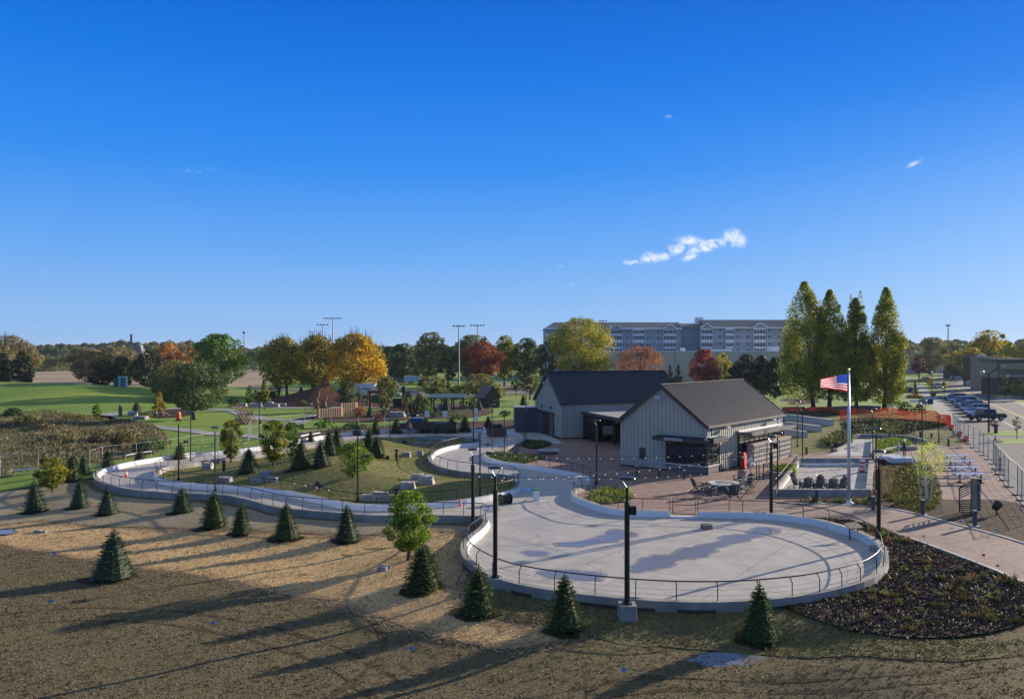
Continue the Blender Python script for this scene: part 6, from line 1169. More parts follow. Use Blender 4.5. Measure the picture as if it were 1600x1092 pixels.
# statue on slabs
p = G(1411, 724)
for dx, dy, s_, hh, lab in ((.1, 0, (2.5, 1.4), .55, 'front white-topped stone slab carrying the statue'), (-.1, 1.8, (2.6, 1.4), .5, 'rear white-topped stone slab behind the statue')):
    o = thing('stone_slab', (p.x+dx, p.y+dy+.5, 0), .05, lab, 'stone'); q = MB(); q.box((0, 0, hh/2), (s_[0], s_[1], hh), top=(.94, .9)); q.build('slab', mat('pale_slab', (.50, .52, .55), (.62, .63, .65), scale=2, rough=.6), o, bevel=.08)
def figure(name, joints, edges, radii, mfun, mats, parent=None, loc=(0, 0, 0), rz=0, sc=1.):
    me = bpy.data.meshes.new(name+'_skel'); me.from_pydata([Vector(j)*sc for j in joints], edges, []); o = bpy.data.objects.new(name+'_skel', me); COL.objects.link(o)
    o.modifiers.new('s', 'SKIN'); sv = me.skin_vertices[0].data
    for i, r_ in enumerate(radii): sv[i].radius = (r_[0]*sc, r_[1]*sc) if hasattr(r_, '__len__') else (r_*sc, r_*sc)
    sv[0].use_root = True; ss = o.modifiers.new('b', 'SUBSURF'); ss.levels = 1; ss.render_levels = 1
    dg = bpy.context.evaluated_depsgraph_get(); dg.update(); m2 = bpy.data.meshes.new_from_object(o.evaluated_get(dg)); bpy.data.objects.remove(o); m2.materials.clear()
    for m in mats: m2.materials.append(m)
    for f in m2.polygons: f.use_smooth = True; f.material_index = mfun(f.center/sc)
    m2.name = name; return link(name, m2, parent, loc, rz)
def human(lean=0., armL=(.35, .0, .95), armR=(-.35, .0, .95), stride=.1, head=(0, .0)):
    """y forward; pelvis root. returns joints, edges, radii incl. five fingers per hand"""
    J = [(0, 0, .95), (0, lean*.3, 1.15), (0, lean*.7, 1.38), (0, lean*.9, 1.48), (head[0], lean+.02+head[1], 1.56), (head[0], lean+.02+head[1], 1.70)]; E_ = [(0, 1), (1, 2), (2, 3), (3, 4), (4, 5)]; Rr = [(.15, .11), (.13, .10), (.17, .10), .055, .085, .075]
    for sg, sy in ((1, stride), (-1, -stride)):
        k = len(J); J += [(sg*.10, 0, .88), (sg*.12, sy*.4+.03, .50), (sg*.13, sy*.9-.02, .08), (sg*.15, sy*.9+.14, .04)]; E_ += [(0, k), (k, k+1), (k+1, k+2), (k+2, k+3)]; Rr += [.095, .065, .042, (.045, .035)]
    for sg, hd in ((1, armL), (-1, armR)):
        k = len(J); s_ = Vector((sg*.19, lean*.8, 1.40)); w_ = Vector(hd); el = s_.lerp(w_, .5)+Vector((sg*.04, -.05, -.02)); J += [tuple(s_), tuple(el), tuple(w_)]; E_ += [(2, k), (k, k+1), (k+1, k+2)]; Rr += [.055, .042, .028]
        d = (w_-el).normalized(); pl = w_+d*.07; J.append(tuple(pl)); E_.append((k+2, k+3)); Rr.append((.036, .018)); sd_ = d.cross(Vector((0, 0, 1))) if abs(d.z) < .9 else Vector((0, 1, 0)); sd_.normalize()
        for f_ in range(4): n_ = len(J); off = (f_-1.5)*.019; L1 = (.065, .078, .074, .056)[f_]; J += [tuple(pl+sd_*off+d*.03), tuple(pl+sd_*off*1.1+d*(.03+L1*.6)+Vector((0, 0, -.008))), tuple(pl+sd_*off*1.1+d*(.03+L1)+Vector((0, .01, -.022)))]; E_ += [(k+3, n_), (n_, n_+1), (n_+1, n_+2)]; Rr += [.009, .0085, .007]
        n_ = len(J); J += [tuple(w_+d*.03+sd_*.035), tuple(w_+d*.075+sd_*.06)]; E_ += [(k+3, n_), (n_, n_+1)]; Rr += [.011, .009]
    return J, E_, Rr
m_skin = mat('skin', (.42, .25, .18), rough=.6); m_navy = mat('dark_cloth', (.02, .024, .035), rough=.9); m_jean = mat('blue_cloth', (.05, .075, .14), rough=.9); m_shoe = mat('shoe', (.02, .015, .012)); m_hair = mat('brown_hair', (.06, .035, .02)); m_hiv = mat('tan_jacket', (.28, .20, .13), rough=.9)
def person(px, py, label, mtop, mleg, hgt=1.75, rz=0, z=0, hat=None, **kw):
    p = G(px, py); o = thing('person', (p.x, p.y, z), rz, label, 'person'); J, E_, Rr = human(**kw)
    def mf(c): 
        r_ = math.hypot(c.x, c.y)
        if c.z > 1.51: return 0
        if c.z < .08: return 3
        if c.z < .93 and abs(c.x) < .24: return 2
        return 1 if (r_ < .33 or c.z > .95) else 0
    figure('body', J, E_, Rr, mf, [m_skin, mtop, mleg, m_shoe], o, sc=hgt/1.78)
    s_ = hgt/1.78; hc = Vector(J[5])*s_; q = MB(); q.lathe([(.001, .085), (.05, .08), (.082, .03), (.086, -.02), (.07, -.06)][::-1], (hc.x, hc.y-.015, hc.z-.02), 12); q.build('hair' if not hat else 'hat', hat or m_hair, o, smooth=True)
    q = MB(); 
    for sx in (-.03, .03): q.ball((hc.x+sx, hc.y+.072*s_, hc.z-.06), .011, 5)
    q.build('eyes', m_shoe, o); q = MB(); q.box((hc.x, hc.y+.085, hc.z-.09), (.022, .03, .04), top=(.5, .5)); q.build('nose', m_skin, o); q = MB(); q.box((hc.x, hc.y+.07, hc.z-.13), (.045, .02, .01)); q.build('mouth', mat('lip', (.3, .1, .09)), o)
    return o
# statue pair: dark standing figure holding a pale leaping child
stt = thing('statue', (p.x+.25, p.y+.3, .55), R(180), 'dark and white bronze statue of a standing adult swinging a child, with a white cap', 'statue')
J, E_, Rr = human(armL=(.42, .25, 1.2), armR=(-.36, .1, 1.05), stride=.12); figure('adult_figure', J, E_, Rr, lambda c: 1 if c.z > 1.52 else 0, [mat('bronze', (.035, .045, .06), rough=.4, metal=.4), mat('pale_patina', (.40, .47, .52), rough=.5)], stt)
J2, E2, R2_ = human(armL=(.45, .2, 1.5), armR=(-.5, 0, 1.35), stride=.45, lean=.1); figure('child_figure', J2, E2, R2_, lambda c: 0, [mat('pale_patina', (.40, .47, .52))], stt, (.62, .1, .15), .6, .72)
q = MB(); q.lathe([(.15, 0), (.13, .03), (.09, .1), (.01, .15)], (0, 0, 1.70), 12); q.build('cap', m_wht, stt)
q = MB(); q.tube([(.55, 0, 1.0), (.75, 0, 2.1)], .015, 4); q.ball((.75, 0, 2.15), .07, 6); q.build('staff', m_alu, stt)
# ---- fire tables, round seat ----
def firepit(px, py, wpx, label, m_top=None, zh=.5):
    p = G(px, py); r_ = wpx/2*p.y/F; o = thing('fire_table', (p.x, p.y, 0), 0, label, 'fire table'); q = MB(); q.lathe([(r_*.82, 0), (r_*.82, zh-.1)], n=28); q.build('base', m_stone, o)
    q = MB(); n = 32; 
    for i in range(n):
        a, b = 2*math.pi*i/n, 2*math.pi*(i+1)/n; ro, ri = r_, r_*.60; z0, z1 = zh-.1, zh
        P_ = lambda r, t, z: (r*math.cos(t), r*math.sin(t), z); q.poly([P_(ri, a, z1), P_(ro, a, z1), P_(ro, b, z1), P_(ri, b, z1)]); q.poly([P_(ro, a, z0), P_(ro, b, z0), P_(ro, b, z1), P_(ro, a, z1)]); q.poly([P_(ri, a, z1), P_(ri, b, z1), P_(ri, b, z0), P_(ri, a, z0)]); q.poly([P_(ro, a, z0), P_(ri, a, z0), P_(ri, b, z0), P_(ro, b, z0)])
    q.build('stone_rim', m_top or m_conc, o); q = MB(); q.lathe([(r_*.6, zh-.1), (r_*.5, zh-.03), (.02, zh-.01)], n=20); q.build('lava_rock', mat('grey_gravel', (.12, .12, .125), (.25, .25, .25), scale=12, bump=1), o); return o
firepit(1131, 766, 49, 'large round fire table ringed by six dark chairs on the brick plaza', zh=.62)
firepit(857, 709, 33, 'round stone seat ring on the shaded plaza', zh=.45)
firepit(647, 697, 24, 'fire table with pale top in the sunken ring behind the island', zh=.5)
# ---- adirondack chairs ----
m_poly = mat('charcoal_slat', (.055, .062, .072), rough=.55)
def chair_parts():
    o = thing('adirondack_chair', (0, 0, 0), 0, 'dark adirondack chair, left of the fire table', 'chair', 'dark adirondack chairs round the plaza fire table')
    q = MB(); [q.beam((-.27, y, z), (.27, y, z), .10, .022) for y, z in [(-.28+.115*i, .36-.028*i) for i in range(6)]]; q.build('seat', m_poly, o)
    q = MB()
    for i in range(5): x = -.22+.11*i; q.beam((x*.9, .30, .16), (x*1.15, .62, .98-.05*abs(i-2)), .095, .022, up=(0, 1, 0))
    q.beam((-.25, .36, .32), (.25, .36, .32), .05, .03); q.beam((-.27, .54, .78), (.27, .54, .78), .05, .03); q.build('backrest', m_poly, o)
    for s_ in (-1, 1):
        q = MB(); q.beam((s_*.33, -.36, .56), (s_*.33, .48, .53), .13, .025); q.build('armrest', m_poly, o); q = MB(); q.beam((s_*.29, -.30, 0), (s_*.29, -.30, .55), .09, .03); q.build('front_leg', m_poly, o); q = MB(); q.beam((s_*.27, -.32, .34), (s_*.27, .62, .02), .11, .03); q.build('back_leg', m_poly, o)
    return o
ch0 = chair_parts(); used = [False]
def chair(x, y, face, label, group, z=0.02, s=1.15):
    """face: direction (radians) the sitter looks, -Y local is front"""
    c = ch0 if not used[0] else copy_tree(ch0); used[0] = True; c.location = (x, y, z); c.rotation_euler = (0, 0, face+math.pi/2); c.scale = (s, s, s); c['label'] = label; c['group'] = group; return c
fc = G(1131, 766)
for (px, py, lab) in [(1094, 768, 'chair farthest left of the plaza fire table, seen from the side'), (1110, 774, 'left one of the two chairs with their backs to the rink'), (1144, 776, 'right one of the two chairs with their backs to the rink'), (1155, 756, 'chair behind the fire table at right, back toward the lockers'), (1165, 762, 'upper one of the two rightmost plaza chairs'), (1163, 769, 'lower one of the two rightmost plaza chairs, nearest the rink')]:
    p = G(px, py); chair(p.x, p.y, math.atan2(fc.y-p.y, fc.x-p.x), lab, 'dark adirondack chairs round the plaza fire table')
for (px, py, fa, lab) in [(1249, 762, -60, 'leftmost chair in the small rink, rear'), (1258, 765, 90, 'second chair from the left in the small rink, back to the wall'), (1272, 764, 200, 'third chair from the left in the small rink'), (1276, 766, 95, 'low chair left of the gap in the small rink row'), (1290, 763, -30, 'chair just right of the gap, with a sunlit white arm'), (1297, 766, 90, 'chair with its back to the wall right of the gap in the small rink'), (1307, 764, 180, 'second chair from the right in the small rink'), (1313, 766, 95, 'rightmost chair in the small rink, by the flagpole')]:
    p = G(px, py); p.y = max(p.y, 62.1); chair(p.x, p.y, R(fa), lab, 'adirondack chairs stored behind the small rink wall', .04)
for (px, py, fa, lab) in [(622, 698, 0, 'brown chair left of the island fire table'), (637, 700, 60, 'chair in front of the island fire table'), (659, 697, 180, 'chair right of the island fire table')]:
    p = G(px, py); chair(p.x, p.y, R(fa), lab, 'chairs round the island fire table')
# sunken seat ring
def ringwall(cpx, cpy, rpx, a0, a1, hh, w, lab, m, ry=1.):
    p = G(cpx, cpy); r_ = rpx*p.y/F; o = thing('curved_seat_wall', (0, 0, 0), 0, lab, 'seat wall'); c = [(p.x+r_*math.cos(R(a0+(a1-a0)*i/24)), p.y+ry*r_*math.sin(R(a0+(a1-a0)*i/24))) for i in range(25)]; q = MB()
    for a, b in zip(c, c[1:]): q.beam((a[0], a[1], hh/2), (b[0], b[1], hh/2), w, hh)
    q.build('concrete_body', m, o)
ringwall(645, 694.5, 49, -25, 205, .55, .35, 'far curved wall of the sunken ring behind the island', m_wallc, .9); ringwall(640, 694.5, 42, 195, 335, .5, .4, 'near curved wall of the sunken ring behind the island', m_wallc, 1.1)
p = G(645, 694.5); sheet('sunken_ring_floor', [(p.x+3.9*math.cos(a*.26), p.y+3.6*math.sin(a*.26)) for a in range(24)], .04, m_conc)
# ---- picnic tables ----
pt = thing('picnic_table', (0, 0, 0), 0, 'x', 'picnic table', 'metal picnic tables in a row on the brick walk')
q = MB(); [q.box((0, -.30+.2*i, .75), (2.5, .18, .035)) for i in range(4)]; q.build('table_top', m_alu, pt)
for s_ in (-1, 1): q = MB(); q.box((0, s_*.72, .45), (2.5, .25, .04)); q.build('bench', m_alu, pt)
for s_ in (-1, 1): q = MB(); q.beam((s_*.85, -.05, 0), (s_*.85, -.05, .74), .09, .09); q.beam((s_*.85, -.75, .40), (s_*.85, .75, .40), .06, .06); q.beam((s_*.85, -.45, .03), (s_*.85, .45, .03), .07, .06); q.build('pedestal', m_black, pt)
for i, (px, py, lab) in enumerate([(1493, 723, 'farthest of the four metal picnic tables'), (1500, 732, 'second farthest of the four metal picnic tables'), (1508, 743, 'second nearest of the four metal picnic tables'), (1516, 754, 'nearest of the four metal picnic tables, behind the sign pylon')]):
    p = G(px, py); c = pt if i == 0 else copy_tree(pt); c.location = (p.x, p.y, .01); c.rotation_euler = (0, 0, R(-6)); c['label'] = lab
# ---- sign pylon ----
p = G(1523, 803); py_ = thing('sign_pylon', (p.x, p.y, 0), R(-12), 'tall wooden sign pylon with black slatted side panel and vertical white lettering', 'sign pylon')
q = MB(); q.tube([(0, 0, 0), (0, 0, 2.45)], .24, 14); q.build('timber_post', mat('weathered_timber', (.26, .20, .13), (.36, .28, .19), scale=3, rough=.8, stretch=(1, 1, .15)), py_)
q = MB(); q.box((.20, -.12, 1.35), (.16, .3, 2.1)); sp_ = q.build('sign_panel', m_black, py_)
q = MB(); rg = random.Random(4)
for i in range(15): [q.box((.20+rg.choice((-.04, 0, .04)), -.274, .45+.125*i+dz), (.10 if rg.random() < .5 else .03, .006, .018 if dz else .07)) for dz in (-.035, 0, .035)]
q.build('worn_lettering', mat('pale_blue_letter', (.35, .42, .50)), sp_)
q = MB(); x0, x1 = -.95, -.22
for a, b in (((x0, .1), (x0, 1.75)), ((x0, 1.75), (x1, 2.25)), ((x1, 2.25), (x1, .1)), ((x0, .1), (x1, .1))): q.beam((a[0], 0, a[1]), (b[0], 0, b[1]), .06, .06, up=(0, 1, 0))
for i in range(6): q.beam((x0, 0, .25+.13*i), (x1, 0, .25+.13*i), .05, .035, up=(0, 1, 0))
for i in range(5): q.beam((x0, 0, 1.05+.16*i), (x1, 0, 1.45+.16*i), .05, .035, up=(0, 1, 0))
q.build('slatted_panel', m_black, py_)
def spotlight(px, py, lab, s_=1., rz=.5):
    p = GT(px, py); o = thing('ground_spotlight', (p.x, p.y, p.z), rz, lab, 'spotlight'); o.scale = (s_,)*3
    q = MB(); q.tube([(0, 0, 0), (0, 0, .3)], .035, 6); q.build('stake', m_black, o); q = MB(); q.tube([(-.12, 0, .38), (.16, 0, .58)], [.16, .2], 10); hd_ = q.build('lamp_head', m_black, o); q = MB(); q.tube([(.165, 0, .583), (.175, 0, .59)], .17, 10); q.build('lens', m_lens, hd_)
spotlight(1557, 806, 'black ground spotlight on the bare dirt right of the sign pylon', 1.4); spotlight(498, 769, 'black spotlight clamped at the island wall', 1.2, 2.5); spotlight(605, 722, 'small spotlight on the island lawn', .9); 
p = G(789, 787); o = thing('spare_hose_reel', (p.x, p.y, 0), .6, 'dark coiled hose reel lying on the rink floor by the island tip', 'hose reel'); q = MB(); q.tube([(-.35, 0, .35), (.35, 0, .35)], .3, 14); q.build('drum', m_black, o)
for s_ in (-1, 1): q = MB(); q.tube([(s_*.36, 0, .35), (s_*.4, 0, .35)], .42, 14); q.build('flange', m_disc, o)
p = G(838, 782); o = thing('utility_cabinet', (p.x, p.y, 0), .1, 'white utility box with a green top on the ribbon floor', 'cabinet'); q = MB(); q.box((0, 0, .4), (.42, .35, .8)); q.build('cabinet_body', m_wht, o); q = MB(); q.box((0, 0, .83), (.46, .38, .1)); q.build('lid', mat('sign_green', (.05, .22, .07)), o)
p = G(1104, 826); o = thing('wood_crate', (p.x, p.y, 0), .3, 'small brown crate lying in the middle of the rink', 'crate'); q = MB(); [q.box((0, -.2+.1*i, .08+.0*i), (.6, .07, .14)) for i in range(5)]; q.build('slats', mat('crate_wood', (.17, .13, .10), (.25, .2, .15), scale=6), o); q = MB(); q.box((0, 0, .2), (.52, .5, .1)); q.build('lid', mat('crate_wood', (.17, .13, .1)), o)
p = G(1343, 838); 
for px, py, lab, col in []: pass
p = G(1335, 842); ip = thing('interpretive_sign', (p.x, p.y+.1, 0), R(25), 'tilted dark information panel on two posts behind the rink railing', 'information sign')
for s_ in (-.45, .45): q = MB(); q.beam((s_, 0, 0), (s_, 0, .95), .08, .08); q.build('leg', mat('rust_brown', (.10, .055, .035)), ip)
q = MB(); q.raw([(-.75, -.35, .85), (.75, -.35, .85), (.75, .4, 1.2), (-.75, .4, 1.2), (-.75, -.35, .91), (.75, -.35, .91), (.75, .4, 1.26), (-.75, .4, 1.26)], [(3, 2, 1, 0), (4, 5, 6, 7), (0, 1, 5, 4), (1, 2, 6, 5), (2, 3, 7, 6), (3, 0, 4, 7)]); pn = q.build('panel', m_trim, ip); ip.scale = (.72,)*3
q = MB(); q.raw([(-.68, -.30, .936), (.68, -.30, .936), (.68, .35, 1.24), (-.68, .35, 1.24)], [(0, 1, 2, 3)]); q.build('panel_face', mat('olive_print', (.10, .10, .06), (.2, .19, .14), scale=5), pn)
p = G(816, 720); o = thing('interpretive_sign', (p.x-.6, p.y, 0), 0, 'small dark sign on a post in the pointed planter', 'information sign'); q = MB(); q.beam((0, 0, 0), (0, 0, 1.0), .08, .08); q.build('leg', m_black, o); q = MB(); q.beam((-.3, -.15, .95), (.3, .15, 1.15), .5, .05); q.build('panel', m_black, o)
# red sandwich stand + items by the lockers
p = G(1161, 733); o = thing('sandwich_board', (17.4+.641*6.0+.768*.9, 71.6+.768*6.0-.641*.9, 0), R(50), 'bright red folding sign board by the side door', 'sign board'); q = MB(); q.box((0, 0, .75), (.75, .5, 1.5), top=(.7, .35)); q.build('board', m_red, o, bevel=.02); q = MB(); q.box((-.05, -.20, 1.15), (.2, .02, .25)); q.build('sticker', m_wht, o)
o = thing('paper_bags', (17.4+.641*6.9+.768*1., 71.6+.768*6.9-.641*1., 0), R(50), 'grey box and white bags heaped beside the red sign board', 'box'); q = MB(); q.box((0, 0, .28), (.7, .5, .56)); q.build('box_body', m_spk, o); q = MB(); q.ball((.1, 0, .62), .28, 7, .7); q.ball((.5, -.2, .22), .22, 7); q.build('bag', m_wht, o)
for px, py, hh, lab in ((1173, 748, 1.5, 'white-topped sign stand in front of the lockers'), (1182, 748, 1.35, 'left thin black post of the stand row by the lockers'), (1186, 748.5, 1.3, 'second thin black post of the stand row by the lockers'), (1193, 749, 1.3, 'third thin post with a bike-shaped frame in front of the lockers')):
    p = G(px, py); o = thing('stanchion', (p.x, p.y, 0), 0, lab, 'post'); q = MB(); q.lathe([(.3, 0), (.3, .04), (.06, .08)], n=12); q.build('foot', m_black, o); q = MB(); q.tube([(0, 0, .05), (0, 0, hh)], .045, 6); q.build('post', m_bronze if 'thin' in lab else m_spk, o)
    if 'white' in lab: q = MB(); q.box((0, 0, hh+.1), (.3, .12, .4)); q.build('sign', m_wht, o)
    if 'bike' in lab: q = MB(); q.lathe([(.4, -.03), (.44, 0), (.4, .03)], (.35, 0, hh-.1), 14); q.tube([(0, 0, hh), (.7, .0, hh+.1)], .04, 5); q.build('frame', m_disc, o)
# ---- cones and channelizers ----
def cone(px, py, lab, s_=1., z=0, rz=0, m=None):
    p = GT(px, py); o = thing('traffic_cone', (p.x, p.y, p.z+.01), rz, lab, 'traffic cone', 'orange traffic cones'); o.scale = (s_,)*3
    q = MB(); q.box((0, 0, .02), (.36, .36, .04)); q.build('base', m_black, o); q = MB(); q.lathe([(.14, .04), (.035, .70), (.02, .72)], n=12); b = q.build('cone', m or m_orange, o); q = MB(); q.lathe([(.098, .34), (.078, .47)], n=12); q.build('reflective_band', m_wht, b)
for a in [(197, 747, 'orange cone on the left bend of the ribbon', 1.1), (719, 794, 'orange cone on the ribbon just behind the near wall', 1.), (754.5, 777, 'small red cone at the foot of the floodlight lamp on the island', .75), (399*0+630, 678, 'red and white cone beside the parked pickup', 1.2), (1555, 688, 'red cone by the hanging flowers at the street fence', 1.), (1490, 622, 'x', 0)]:
    if a[3]: cone(*a)
for i, (px, py) in enumerate([(1524, 605), (1528, 607), (1532, 608)]): cone(px, py, ['left', 'middle', 'right'][i]+' one of three small cones on the pavement before the brick shops', 1.1)
def channel(px, py, ptop, lab, tilt=0):
    p = G(px, py); hh = (py-ptop)*p.y/F; o = thing('channelizer', (p.x, p.y, 0), 0, lab, 'traffic drum', 'orange and white channelizer posts'); o.rotation_euler = (0, tilt, 0)
    q = MB(); q.lathe([(.38, 0), (.38, .08), (.1, .1)], n=8); q.build('rubber_base', m_black, o); q = MB(); n = 6
    for i in range(n): q.cur = i % 2; q.lathe([(.12, .08+(hh-.08)*i/n), (.11, .08+(hh-.08)*(i+1)/n)], n=10)
    q.build('striped_tube', [m_red if hh > 1.3 else m_orange, m_wht], o)
for a in [(1346, 738, 718, 'left one of the two striped posts in the small rink'), (1349.5, 738.5, 718, 'right one of the two striped posts in the small rink'), (763, 673, 661, 'leaning striped post left of its group by the lone spruce', -.3), (767.5, 673, 661, 'upright striped post in the middle of its group of three', 0), (773, 672, 661, 'leaning striped post right of its group of three', .25), (762, 695, 681, 'tall striped post standing on the ribbon floor in the far bend'), (1563, 735, 713, 'orange and white post against the street fence')]: channel(*a)
# ---- boulders ----
def boulder(px, py, wpx, hpx, lab, m=None, sd=0, dep=.7, rz=0):
    p = GT(px, py); k = p.y/F; w, hh = wpx*k, hpx*k; bm = bmesh.new(); bmesh.ops.create_cube(bm, size=1); bmesh.ops.subdivide_edges(bm, edges=bm.edges[:], cuts=3, use_grid_fill=True); rg = random.Random(sd+int(px))
    from mathutils import noise as nz_
    for v_ in bm.verts:
        c_ = v_.co.copy(); f = 1+.16*nz_.noise(c_*2.3+Vector((px, sd, 0))); v_.co = Vector((c_.x*f*w*(1-.12*(c_.z+.5)), c_.y*f*w*dep, (c_.z+.42)*hh*(1+.18*nz_.noise(c_*3+Vector((0, px, 0))))))
        if abs(c_.x) > .45 and abs(c_.y) > .45: v_.co.x *= .88; v_.co.y *= .88
    me = bpy.data.meshes.new('boulder'); bm.to_mesh(me); bm.free(); me.materials.append(m or m_rock); o = link('boulder', me, None, (p.x, p.y+w*dep*.3, p.z), rz); return tag(o, lab, 'boulder')
for i, a in enumerate([(350, 754, 22, 9, 'grey boulder left on the island, low and flat', m_rock2), (401, 755, 24, 9, 'lower left stone of the stacked trio on the island', m_rock2), (424, 754, 20, 9, 'lower right stone of the stacked trio on the island', m_rock2), (413, 748, 22, 12, 'upper stone of the stacked trio on the island', m_rock2), (576, 783, 24, 11, 'flat boulder by the near island railing', m_rock), (594, 783, 26, 15, 'white-faced boulder beside the flat one at the near island railing', m_rock), (637, 765, 24, 13, 'boulder in front of the paired blocks on the island', m_rock), (652, 751, 20, 11, 'rear one of the paired pale blocks on the island', m_rock), (665, 757, 26, 14, 'front one of the paired pale blocks on the island', m_rock), (634, 714, 15, 8, 'pale boulder below the sunken ring wall', m_rock), (656, 713, 10, 10, 'upright pale boulder right of the sunken ring', m_rock), (323, 734, 17, 11, 'squared stone block by the left lamps on the island', m_rock),
        (597, 893, 16, 8, 'grey field stone left of the bright two-tone tree', m_rock2), (605, 890, 10, 7, 'small field stone beside the larger one by the two-tone tree', m_rock2), (58, 833, 12, 5, 'flat field stone on the slope at far left', m_rock2), (67, 833, 10, 4, 'small field stone beside the flat one at far left', m_rock2), (206, 649, 14, 7, 'white boulder at the bend of the park path', m_rock), (218, 655, 22, 5, 'long low stone beside the white boulder by the path', m_rock2),
        (379, 635, 12, 5, 'leftmost stone of the playground edge', m_rock), (398, 636, 20, 6, 'long grey stone behind the log climbing frame', m_rock2), (420, 636, 14, 9, 'tall stone at the foot of the brown mound, left', m_rock2), (430, 636, 12, 6, 'stone between tall and rounded ones at the brown mound', m_rock2), (441, 635, 12, 5, 'rounded pale stone at the brown mound', m_rock), (463, 633, 16, 5, 'long stone in front of the brown mound', m_rock2), (482, 634, 12, 4, 'low stone in front of the brown mound, right of the long one', m_rock2), (591, 658, 26, 5, 'low grey stone slab behind the park fence', m_rock2), (512, 651, 16, 4, 'pale stone slab by the wooden fence panels', m_rock2), (620, 652, 26, 9, 'long grey rock ledge in the playground', m_rock2), (644, 650, 18, 5, 'reddish flat rock at the right end of the ledge', mat('red_rock', (.30, .17, .11), (.4, .25, .17), scale=2)), (645, 639, 10, 6, 'pale rock behind the reddish flat one', m_rock), (688, 640, 9, 8, 'pale standing stone under the long pavilion', m_rock)]): boulder(*a, sd=i)
# ---- temporary wire fence ----
def wirefence(pts, hgt, label, name='wire_fence', panel=3.3, mesh=.35, feet=False, m=None, cat='fence', rails=True):
    o = thing(name, (0, 0, 0), 0, label, cat); m = m or m_steel; tot_ = 0; P_ = [Vector((x, y, 0)) for x, y in pts]; res = [P_[0]]
    for a, b in zip(P_, P_[1:]):
        L_ = (b-a).length; n = max(1, round(L_/panel)); res += [a.lerp(b, (i+1)/n) for i in range(n)]
    for p in res: q = MB(); q.tube([(p.x, p.y, 0), (p.x, p.y, hgt)], .03 if hgt < 3 else .04, 5); q.build('post', m, o)
    if feet:
        for p in res: q = MB(); q.box((p.x, p.y, .04), (.75, .25, .08), -.9); q.build('foot', m_black, o)
    q = MB()
    for a, b in zip(res, res[1:]):
        for z in ([.12, hgt-.03, hgt*.5] if rails else [hgt-.03]): q.beam((a.x, a.y, z), (b.x, b.y, z), .03, .03)
    q.build('rail', m, o); q = MB()
    for a, b in zip(res, res[1:]):
        n = max(2, int((b-a).length/mesh)); zn = max(2, int(hgt/mesh))
        for i in range(1, n): c_ = a.lerp(b, i/n); q.beam((c_.x, c_.y, .12), (c_.x, c_.y, hgt), .009, .009)
        for j in range(1, zn): z = hgt*j/zn; q.beam((a.x, a.y, z), (b.x, b.y, z), .009, .009)
    q.build('wire_mesh', m, o); return o
wirefence(XY([(1489, 673), (1500, 684), (1513, 694), (1530, 706), (1552, 725.5), (1561, 742)]), 2.35, 'grey temporary wire fence between brick walk and street, far run', feet=True, mesh=.28)
wirefence(XY([(1563, 742), (1576, 761), (1590, 774), (1604, 792), (1625, 815)]), 2.3, 'grey temporary wire fence between brick walk and street, near run by the frame edge', feet=True, mesh=.28)
wirefence(XY([(-40, 750), (0, 745.5), (60, 740), (140, 735), (160, 728), (262, 715), (340, 700), (350, 699)]), 1.9, 'galvanised chain fence between marsh and ribbon at left', mesh=.6, rails=False)
wirefence(XY([(350, 700), (387, 693), (392, 680), (408, 676)]), 2.1, 'short run of wire fence turning toward the park at the left end', mesh=.5)
wirefence(XY([(430, 672), (476, 666), (560, 670), (640, 667), (720, 662), (806, 655)]), 1.9, 'long wire fence between the park and the gravel lot', mesh=.7, rails=False, panel=4)
wirefence(XY([(476, 664), (477, 655), (500, 650), (520, 648)]), 2.2, 'dark wire fence corner by the wooden panels', mesh=.5, m=m_black)
wirefence(XY([(50, 612), (120, 611), (170, 610)]), 1.6, 'low dark rail fence at the edge of the tan field', mesh=1.4, m=m_black, panel=5)
wirefence(XY([(770, 640), (800, 636), (850, 633)]), 1.7, 'dark wire fence on the park lawn left of the far building', mesh=.8, m=m_black, panel=4, rails=False)
# orange netting
def netting(pts, hgt, lab):
    c = catmull(XY(pts), False, .9); o = thing('safety_netting', (0, 0, 0), 0, lab, 'netting'); q = MB(); rg = random.Random(3); hs_ = [hgt*(1+.10*math.sin(i*.8)+.05*rg.uniform(-1, 1)) for i in range(len(c))]
    for j in range(9):
        for i in range(len(c)-1):
            za, zb = .1+(hs_[i]-.1)*j/8, .1+(hs_[i+1]-.1)*j/8; q.beam((c[i][0], c[i][1]+.1*math.sin(i+j*.4), za), (c[i+1][0], c[i+1][1]+.1*math.sin(i+1+j*.4), zb), .02, .10)
    for i in range(len(c)-1):
        for u_ in (0, .33, .66): x = c[i][0]*(1-u_)+c[i+1][0]*u_; y = c[i][1]*(1-u_)+c[i+1][1]*u_; q.beam((x, y, .1), (x, y, hs_[i]), .06, .02, up=(0, 1, 0))
    q.build('mesh_sheet', leafmat('netting_orange', *[(.80, .17, .07)]*3, .35, (1, 1, 1, 1)), o)
    for i in range(0, len(c), 5): q = MB(); q.tube([(c[i][0], c[i][1]+.1, 0), (c[i][0], c[i][1]+.1, hgt+.15)], .03, 4); q.build('stake', mat('rust_stake', (.2, .07, .04)), o)
netting([(1313, 656), (1340, 655), (1380, 653), (1430, 657), (1465, 661), (1486, 668)], 1.55, 'bright orange safety netting strung above the dark shrub bed'); netting([(1222, 643), (1262, 642), (1300, 643), (1313, 648)], .75, 'low sagging orange netting at the feet of the columnar trees')
# curved stone wall behind netting
kerbwall([(1303, 642), (1340, 640), (1376, 641)], .8, .5, 'grey low stone wall under the columnar trees', m_stone)
